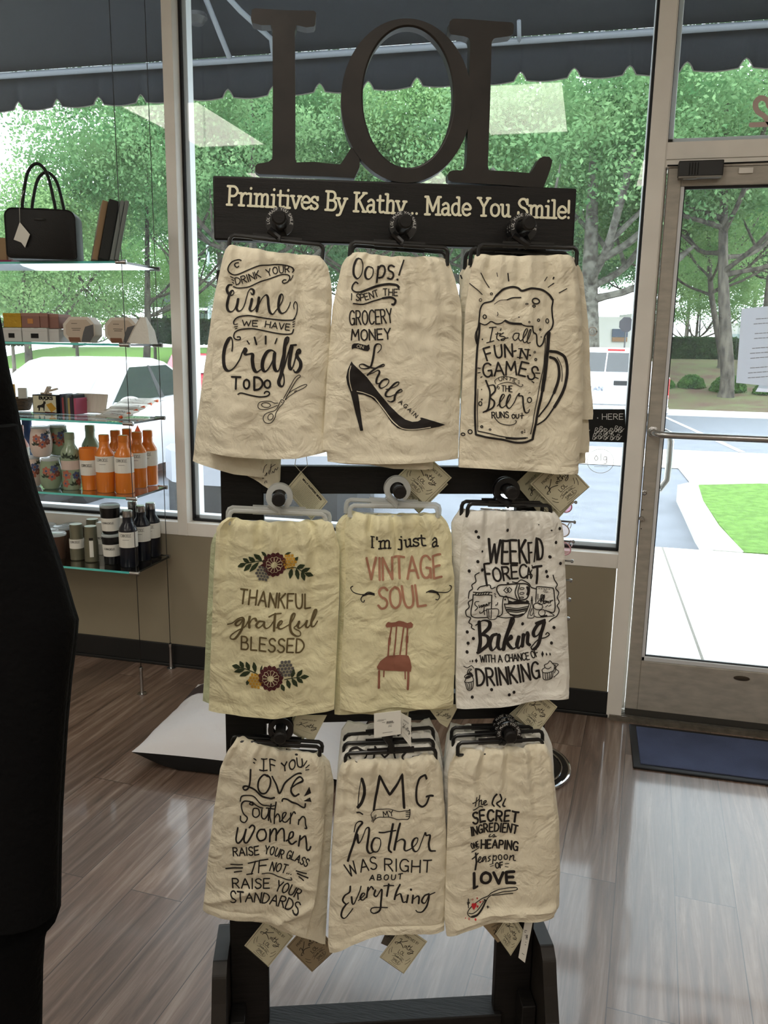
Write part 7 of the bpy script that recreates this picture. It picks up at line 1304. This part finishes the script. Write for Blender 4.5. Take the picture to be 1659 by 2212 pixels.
for z, xf, xr, hw in ((.5, 2.6, -.5, .96), (1.12, 2.5, -.5, .97), (1.16, 1.3, -.5, .95), (1.55, .85, -.42, .82), (1.76, .55, -.32, .72), (1.80, .4, -.25, .6)): R.append([(xf, hw, z), (xf, -hw, z), (xr, -hw, z), (xr, hw, z)])
b = MB(); b.loft(R); b.build('cab', CARW, tk, smooth=False, bevel=.05)
P = [(-.5, .86, 1.20), (-.5, -.86, 1.20), (-.36, -.72, 1.70), (-.36, .72, 1.70)]; DKG = mat('dark_truck_glass', (26, 30, 34), .05, coat=1.0)
panel(P, .03, .35, .05, .95, .02, 'rear_window', DKG, tk); panel(P, .37, .97, .05, .95, .02, 'rear_window', DKG, tk)
MB().box((-.36, -.2, 1.725), (-.30, .2, 1.765)).build('brake_light', REDL, tk, smooth=False)
for s in (1, -1):
    b = MB(); b.box((-2.775, s * .90 - .085, .74), (-2.70, s * .90 + .085, 1.17)); tl = b.build('tail_light', REDL, tk, smooth=False, bevel=.015); b = MB(); b.box((-2.780, s * .90 - .07, .75), (-2.774, s * .90 + .07, .82)); b.build('reverse_lens', TXTW, tl, smooth=False)
    b = MB(); b.ball((1.0, 1.14 * s, 1.25), .12, 0, sc=(.6, .9, 1.1)); b.tube([(1.0, .93 * s, 1.2), (1.0, 1.1 * s, 1.22)], .03, 8); b.build('mirror', mat('mirror_grey', (120, 140, 150), .1, metal=.5), tk)
    for x in (-1.7, 1.75): wheel(tk, x, .86 * s, .38, s)
b = MB(); b.box((-2.95, -.98, .42), (-2.74, .98, .58)); b.build('bumper', CHR2, tk, smooth=False, bevel=.03); b = MB(); b.box((-2.96, -.16, .45), (-2.948, .16, .57)); b.build('licence_plate', CARDW, tk, smooth=False)
b = MB(); b.box((-2.9, -.9, .25), (2.3, .9, .55)); b.build('chassis', DRK, tk, smooth=False); b = MB(); b.tube([(-2.95, 0, .4), (-3.08, 0, .4)], .03, 8); b.ball((-3.06, 0, .46), .035); b.build('tow_hitch', CHR2, tk)
tp = place(5.60, 20.6); tk.location = tuple(tp); tk.rotation_euler = (0, 0, math.atan2(_fw[1], _fw[0]) - .20)
# ---------------------------------------------------------------- trees, hedges, far buildings
BARK = mat('grey_bark', (104, 98, 88), .95, rgb2=(58, 54, 50), vscale=7, stretch=(1, 1, .35), bump=1.0, bscale=24, spec=.1)
BARKL = mat('lichen_bark', (128, 126, 116), .95, rgb2=(74, 70, 64), vscale=5, bump=1.0, bscale=18, spec=.1)
LEAFA = leafmat('oak_leaf', (136, 168, 118), (84, 124, 80), .7); LEAFB = leafmat('maple_leaf', (148, 178, 120), (102, 142, 88), .8); LEAFD = leafmat('shade_leaf', (108, 142, 100), (72, 108, 74), .6); LEAFH = leafmat('hedge_leaf', (62, 92, 52), (38, 62, 36), 2.0); LEAFS = leafmat('shrub_leaf', (92, 130, 66), (58, 94, 50), 3.0)
def crown_mesh(nm, seed, n, clumps, size, m, flat=.72, fuzz=.26, lo=-.55):
    rg_ = np.random.default_rng(seed); C = []
    while len(C) < clumps:
        p = rg_.uniform(-1, 1, 3)
        if lo < p[2] and .25 < np.linalg.norm(p) < 1: C.append(p * (1, 1, flat))
    C = np.array(C); idx = rg_.integers(0, clumps, n); rad = rg_.uniform(.07, .17, clumps)
    ctr = C[idx] + rg_.normal(0, 1, (n, 3)) * rad[idx][:, None] * (1, 1, .55)
    a = rg_.normal(0, 1, (n, 3)); a /= np.linalg.norm(a, axis=1)[:, None]; t = rg_.normal(0, 1, (n, 3)) + (0, 0, .0); b = np.cross(a, t); b /= np.linalg.norm(b, axis=1)[:, None]
    s = (size * rg_.uniform(.6, 1.35, n))[:, None]
    v = np.stack([ctr - a * s, ctr + b * s * .55, ctr + a * s, ctr - b * s * .55], 1).reshape(-1, 3)
    me = bpy.data.meshes.new(nm); me.vertices.add(4 * n); me.vertices.foreach_set('co', v.ravel()); me.loops.add(4 * n); me.loops.foreach_set('vertex_index', np.arange(4 * n)); me.polygons.add(n); me.polygons.foreach_set('loop_start', np.arange(0, 4 * n, 4)); me.polygons.foreach_set('loop_total', np.full(n, 4)); me.update(); me.validate(); me.materials.append(m); return me
CR = [crown_mesh('crown', 1, 44000, 130, .0148, LEAFA), crown_mesh('crown', 2, 42000, 120, .0148, LEAFB), crown_mesh('crown', 3, 42000, 130, .0145, LEAFA), crown_mesh('crown', 4, 22000, 90, .024, LEAFD)]
def tree(px, py, dep, R, ground, label, kind=0, trunk=.2, rz=0.0, limbs=7, bark=None, flat=1.0, tx=None, group='trees across the lot', lean=0.0, fork=.45):
    c = gd(px, py, dep); bx = c if tx is None else gd(tx, py, dep); g = ground(bx[0], bx[1]) - .12; base = V(bx[0], bx[1], g)
    t = thing('tree', base, label, 'tree', group); rnd = random.Random(int(px * 7 + py)); bk = bark or BARK
    top = V(c[0], c[1], c[2] + R * .35 * flat); b = MB(); H = c[2] - g
    path = [base, base + V(0, 0, H * .1), base + (c - base) * fork * .8 + V(lean * .2, 0, 0), base + (c - base) * fork * 1.3, top]
    b.tube(spl([tuple(p) for p in path], .5), None or [trunk * (1.25 if k == 0 else 1) * (1 - .8 * k / max(1, len(spl([tuple(p) for p in path], .5)) - 1)) for k in range(len(spl([tuple(p) for p in path], .5)))], 10)
    for k in range(limbs):
        a = 2 * math.pi * k / limbs + rnd.uniform(-.4, .4); s0 = base + (c - base) * rnd.uniform(fork * .9, fork * 1.5); L = R * rnd.uniform(.55, .9)
        e = s0 + V(math.cos(a) * L, math.sin(a) * L, rnd.uniform(.25, .8) * L + .2 * H * .3); mid = (s0 + e) / 2 + V(0, 0, -.12 * L)
        b.tube(spl([tuple(s0), tuple(mid), tuple(e)], .5), [trunk * .45, *[trunk * .3] * (len(spl([tuple(s0), tuple(mid), tuple(e)], .5)) - 2), trunk * .1], 7)
        e2 = mid + V(math.cos(a + .9) * L * .5, math.sin(a + .9) * L * .5, L * .45); b.tube([mid, (mid + e2) / 2 + V(0, 0, -.03), e2], [trunk * .24, trunk * .16, trunk * .05], 6)
    b.build('trunk', bk, t)
    o = bpy.data.objects.new('crown', CR[kind % 4]); COL.objects.link(o); o.parent = t; o.location = tuple(c - base); o.scale = (R, R, R * flat); o.rotation_euler = (0, 0, rz)
    return t
gl = lambda x, y: zb_(x, y)
tree(50, 590, 30, 4.1, gl, 'leafy tree at the far left behind the handbag, below the patch of white sky', 1, .18, .4)
tree(320, 375, 33, 5.4, gl, 'big leafy tree behind the shelf cables, its slim trunk below the second shelf', 0, .17, 1.3, tx=300, fork=.3)
tree(545, 330, 30, 5.0, gl, 'leafy tree behind the first letter, its dark trunk high beside it', 2, .26, 2.1, tx=541)
tree(800, 380, 34, 5.6, gl, 'leafy tree seen through the round letter', 0, .22, 3.3)
tree(1010, 330, 32, 4.6, gl, 'pale leafy tree right of the round letter', 1, .2, .2)
tree(1280, 330, 27, 5.6, gl, 'big spreading tree with a thick lichened trunk behind the pickup truck', 0, .40, 4.0, bark=BARKL, tx=1303, limbs=10, fork=.42, flat=.9)
tree(1560, 300, 25, 5.0, gl, 'broad tree filling the glass above the door with drooping leaves', 2, .24, 5.2, tx=1622, flat=.85, fork=.5)
tree(1520, 470, 31, 3.9, gl, 'leafy tree behind the top of the door glass', 1, .16, 1.1, tx=1588, fork=.5)
tree(1512, 640, 46, 3.4, gl, 'small round tree in the middle of the door glass, above the dark hedge', 1, .13, 2.4, fork=.22)
tree(160, 610, 44, 3.6, gl, 'low bushy tree between the top two shelves at left', 1, .12, .9, tx=158, fork=.35)
tree(20, 640, 48, 3.4, gl, 'low tree at the left edge under the top shelf', 1, .13, .3)
tree(330, 620, 50, 3.8, gl, 'low pale tree beside the window post, in front of the dark awninged shop', 1, .12, 3.9)
far = [(-40, 580, 64, 6), (150, 540, 70, 6), (380, 470, 66, 7), (600, 520, 70, 7), (760, 560, 62, 6), (930, 540, 66, 7), (1120, 520, 60, 6), (1230, 560, 70, 5), (1400, 540, 62, 6.0), (1500, 530, 70, 6), (1640, 560, 58, 6), (1750, 520, 64, 7), (470, 380, 44, 6), (690, 330, 46, 6), (1130, 360, 42, 5.4), (1450, 350, 44, 6), (1680, 430, 40, 5)]
places = ['at the left edge', 'behind the handbag', 'behind the window post', 'behind the wine towel', 'in the gap between the wine and shoe towels', 'behind the shoe towel', 'behind the beer towel', 'beside the thick trunk', 'behind the door post', 'behind the small round tree', 'behind the paper notice', 'beyond the right edge', 'tall, just right of the window post', 'tall, between the first letter and the round letter', 'tall, right of the last letter', 'tall, above the door post', 'tall, right side of the door glass']
for k, ((x, y, d, R), pl_) in enumerate(zip(far, places)): tree(x, y, d, R, gl, 'background tree ' + pl_, 3 if k < 12 else k % 3, .2, k * .9, group='trees far behind', limbs=4)
def bushmesh(nm, seed, n, m, box=False, size=.06):
    rg_ = np.random.default_rng(seed); p = rg_.normal(0, 1, (n, 3)); p /= np.linalg.norm(p, axis=1)[:, None]; p *= rg_.uniform(.72, 1.04, n)[:, None]; p[:, 2] = np.abs(p[:, 2]) * 1.15 - .12
    if box:
        p = rg_.uniform(-1, 1, (n, 3)); ax = rg_.integers(0, 3, n); sg_ = rg_.choice([-1, 1], n); p[np.arange(n), ax] = sg_ * rg_.uniform(.9, 1.03, n); p[:, 2] = (p[:, 2] + 1) / 2
    a = rg_.normal(0, 1, (n, 3)); a /= np.linalg.norm(a, axis=1)[:, None]; b = np.cross(a, rg_.normal(0, 1, (n, 3))); b /= np.linalg.norm(b, axis=1)[:, None]; s = (size * rg_.uniform(.6, 1.4, n))[:, None]
    return p, a, b, s
def leafobj(nm, p, a, b, s, m, sc, loc, rz=0):
    ctr = p * sc; n = len(p); v = np.stack([ctr - a * s, ctr + b * s * .5, ctr + a * s, ctr - b * s * .5], 1).reshape(-1, 3)
    if rz: c_, s_ = math.cos(rz), math.sin(rz); v = v @ np.array([[c_, s_, 0], [-s_, c_, 0], [0, 0, 1]])
    me = bpy.data.meshes.new(nm); me.vertices.add(4 * n); me.vertices.foreach_set('co', v.ravel()); me.loops.add(4 * n); me.loops.foreach_set('vertex_index', np.arange(4 * n)); me.polygons.add(n); me.polygons.foreach_set('loop_start', np.arange(0, 4 * n, 4)); me.polygons.foreach_set('loop_total', np.full(n, 4)); me.update(); me.materials.append(m)
    o = bpy.data.objects.new(nm, me); COL.objects.link(o); o.location = tuple(loc); return o
def onbank(px, py):
    r = ray(px, py)
    for k in range(600):
        t = 18 + k * .1; p = CAM + r * t
        if p[1] > cy_(p[0]) and p[2] <= zb_(p[0], p[1]): return p
    return CAM + r * 40
for k, (x, y, R, lb) in enumerate([(1493, 838, .44, 'round green shrub in the mulch, left of two in the door glass'), (1572, 846, .56, 'larger round green shrub beside the paper notice'), (1438, 838, .28, 'green shrub half hidden behind the pickup truck'), (1652, 852, .36, 'low shrub under the paper notice')]):
    p = onbank(x, y); q = bushmesh('s', 40 + k, 2600, LEAFS, size=.05); o = leafobj('shrub', *q, LEAFS, np.array((R, R, R * .86)), p + V(0, 0, .05)); tag(o, lb, 'shrub', 'shrubs in the mulch bed')
for k, (x0, x1, y, h, lb) in enumerate([(1395, 1585, 771, .85, 'dark clipped hedge across the door glass'), (1650, 1800, 778, .7, 'dark clipped hedge behind the paper notice'), (300, 480, 736, 1.0, 'dark clipped hedge behind the window post'), (-60, 60, 738, .9, 'dark hedge at the left edge behind the gift boxes')]):
    a, b_ = onbank(x0, y), onbank(x1, y + (3 if x0 > 1000 else 2)); a, b_ = np.array(a), np.array(b_)
    if abs(a[1] - b_[1]) > 6: b_[1] = a[1] + np.sign(b_[1] - a[1]) * 6
    L = np.linalg.norm((b_ - a)[:2]); q = bushmesh('h', 60 + k, 12000, LEAFH, True, .11); o = leafobj('hedge', *q, LEAFH, np.array((L / 2, .7, h)), ((a + b_) / 2) * V(1, 1, 0) + V(0, 0, min(a[2], b_[2]) - .05), math.atan2(b_[1] - a[1], b_[0] - a[0])); tag(o, lb, 'hedge', 'clipped hedges')
# far buildings
BW = mat('white_stucco', (226, 224, 218), .8); BD = mat('dark_shopfront', (44, 46, 50), .6); BR = mat('slate_awning', (74, 80, 98), .8); BG = mat('far_glass', (120, 140, 134), .1, spec=.8); BB = mat('blue_metal_roof', (150, 176, 200), .5); TRM = mat('white_trim', (230, 230, 230), .7)
def bld(pl, pr, ptop, pbase, dep, name, label, m):
    a, b_ = gd(pl, pbase, dep), gd(pr, pbase, dep); t = gd((pl + pr) / 2, ptop, dep); r = thing(name, ((a[0] + b_[0]) / 2, (a[1] + b_[1]) / 2, min(a[2], b_[2]) - .3), label, 'building')
    d = b_ - a; d[2] = 0; L = np.linalg.norm(d); d /= L; n = V(-d[1], d[0], 0); n = n if n[1] > 0 else -n; z0 = min(a[2], b_[2]) - .3
    fn = lambda u, z, k: V(a[0], a[1], 0) + d * u * L + n * k + V(0, 0, z)
    bx = MB(); bx.add([fn(0, z0, 0), fn(1, z0, 0), fn(1, z0, 8), fn(0, z0, 8), fn(0, t[2], 0), fn(1, t[2], 0), fn(1, t[2], 8), fn(0, t[2], 8)], [(0, 1, 5, 4), (1, 2, 6, 5), (2, 3, 7, 6), (3, 0, 4, 7), (4, 5, 6, 7)]); bx.build('wall', m, r, smooth=False, solid=False)
    return r, fn, z0, t[2], L
def fb(r, fn, u0, u1, z0, z1, k0, k1, nm, m):
    b = MB(); P = [fn(u, z, k) for k in (k0, k1) for z in (z0, z1) for u in (u0, u1)]; b.add(P, [(0, 1, 3, 2), (4, 6, 7, 5), (0, 4, 5, 1), (2, 3, 7, 6), (0, 2, 6, 4), (1, 5, 7, 3)]); return b.build(nm, m, r, smooth=False)
r, fn, z0, zt, L = bld(352, 700, 672, 728, 75, 'shop_building', 'dark shop with slate awning roof and white stripes, right of the window post', BD)
zz = lambda py: gd(450, py, 75)[2]
fb(r, fn, -.02, 1.02, zz(640), zz(606), .5, 8, 'parapet', BW)
b = MB(); b.add([fn(-.06, zz(664), -2.2), fn(1.02, zz(664), -2.2), fn(1.0, zz(628), .4), fn(.04, zz(628), .4), fn(-.06, zz(668), -2.2), fn(1.02, zz(668), -2.2)], [(0, 1, 2, 3), (4, 5, 1, 0)]); b.build('awning', BR, r, smooth=False, solid=False)
for u in (.20, .33, .55, .8): fb(r, lambda a, z, k: fn(a, z, k), u, u + .022, zz(665), zz(630), -2.3, -1.0, 'stripe', TRM)
for u in (.215, .265, .45, .7):
    f_ = fb(r, fn, u, u + .045, zz(708), zz(678), -.1, -.02, 'window', BG)
    fb(f_, fn, u + .021, u + .024, zz(708), zz(678), -.14, -.1, 'mullion', BD); fb(f_, fn, u, u + .045, zz(694), zz(692), -.14, -.1, 'mullion', BD)
r, fn, z0, zt, L = bld(1180, 1375, 684, 760, 62, 'white_building', 'plain white building behind the pickup, with a dark sign panel', BW)
z6 = lambda py: gd(1340, py, 62)[2]
uu = lambda px: (px - 1180) / 195
fb(r, fn, uu(1356), uu(1375), z6(690), z6(678), -.2, 3, 'parapet', BW); fb(r, fn, uu(1319), uu(1352), z6(728), z6(711), -.15, -.02, 'awning_sign', mat('slate_sign', (92, 100, 118), .7)); fb(r, fn, uu(1320), uu(1352), z6(738), z6(729), -.12, -.02, 'shop_window', mat('warm_window', (150, 110, 70), .3))
r, fn, z0, zt, L = bld(-120, 36, 668, 720, 70, 'far_building', 'low building with pale blue metal roof at the left edge between shelves', BW)
z7 = lambda py: gd(0, py, 70)[2]
fb(r, fn, -.02, .94, z7(672), z7(645), -.5, 8, 'roof', BB)
r, fn, z0, zt, L = bld(1555, 1800, 700, 765, 66, 'pale_building', 'pale building low behind the trunks in the door glass', BW); z8 = lambda py: gd(1600, py, 66)[2]
fb(r, fn, .06, .18, z8(750), z8(722), -.1, -.02, 'window', BG)
# poles and signs
p0, p1 = gd(455, 735, 58), gd(449, 552, 58); lp = thing('light_pole', p0, 'slim grey lamp post rising beside the wine towel', 'pole'); b = MB(); b.tube([p0 - V(0, 0, 1), p1 + V(0, 0, 1.5)], [.16, .10], 10); b.build('shaft', mat('galvanised', (176, 182, 190), .5), lp)
p0, p1 = gd(1511, 740, 52), gd(1513, 678, 52); bp_ = MB(); bp_.tube([p0 - V(0, 0, .6), p1], .05, 8); tag(bp_.build('post', BLACK), 'thin black post standing in front of the small round tree', 'post')
c = gd(1353, 701, 31); ss = thing('stop_sign', V(c[0], c[1], zb_(c[0], c[1])), 'grey back of an octagonal road sign on a post, above the pickup truck', 'road sign')
b = MB(); O = [(.29 * math.cos(math.radians(22.5 + 45 * k)), .29 * math.sin(math.radians(22.5 + 45 * k))) for k in range(8)]; b.prism(O, lambda x, y, h: c + _rt * x + V(0, 0, y) + _fw * h, -.004, .004); b.build('sign_plate', mat('sign_back', (84, 82, 88), .5, metal=.3), ss, smooth=False)
b = MB(); b.tube([V(c[0], c[1], zb_(c[0], c[1]) - .1) + _fw * .03, c + V(0, 0, .25) + _fw * .03], .03, 8); b.build('post', mat('galvanised_post', (110, 110, 112), .5), ss)
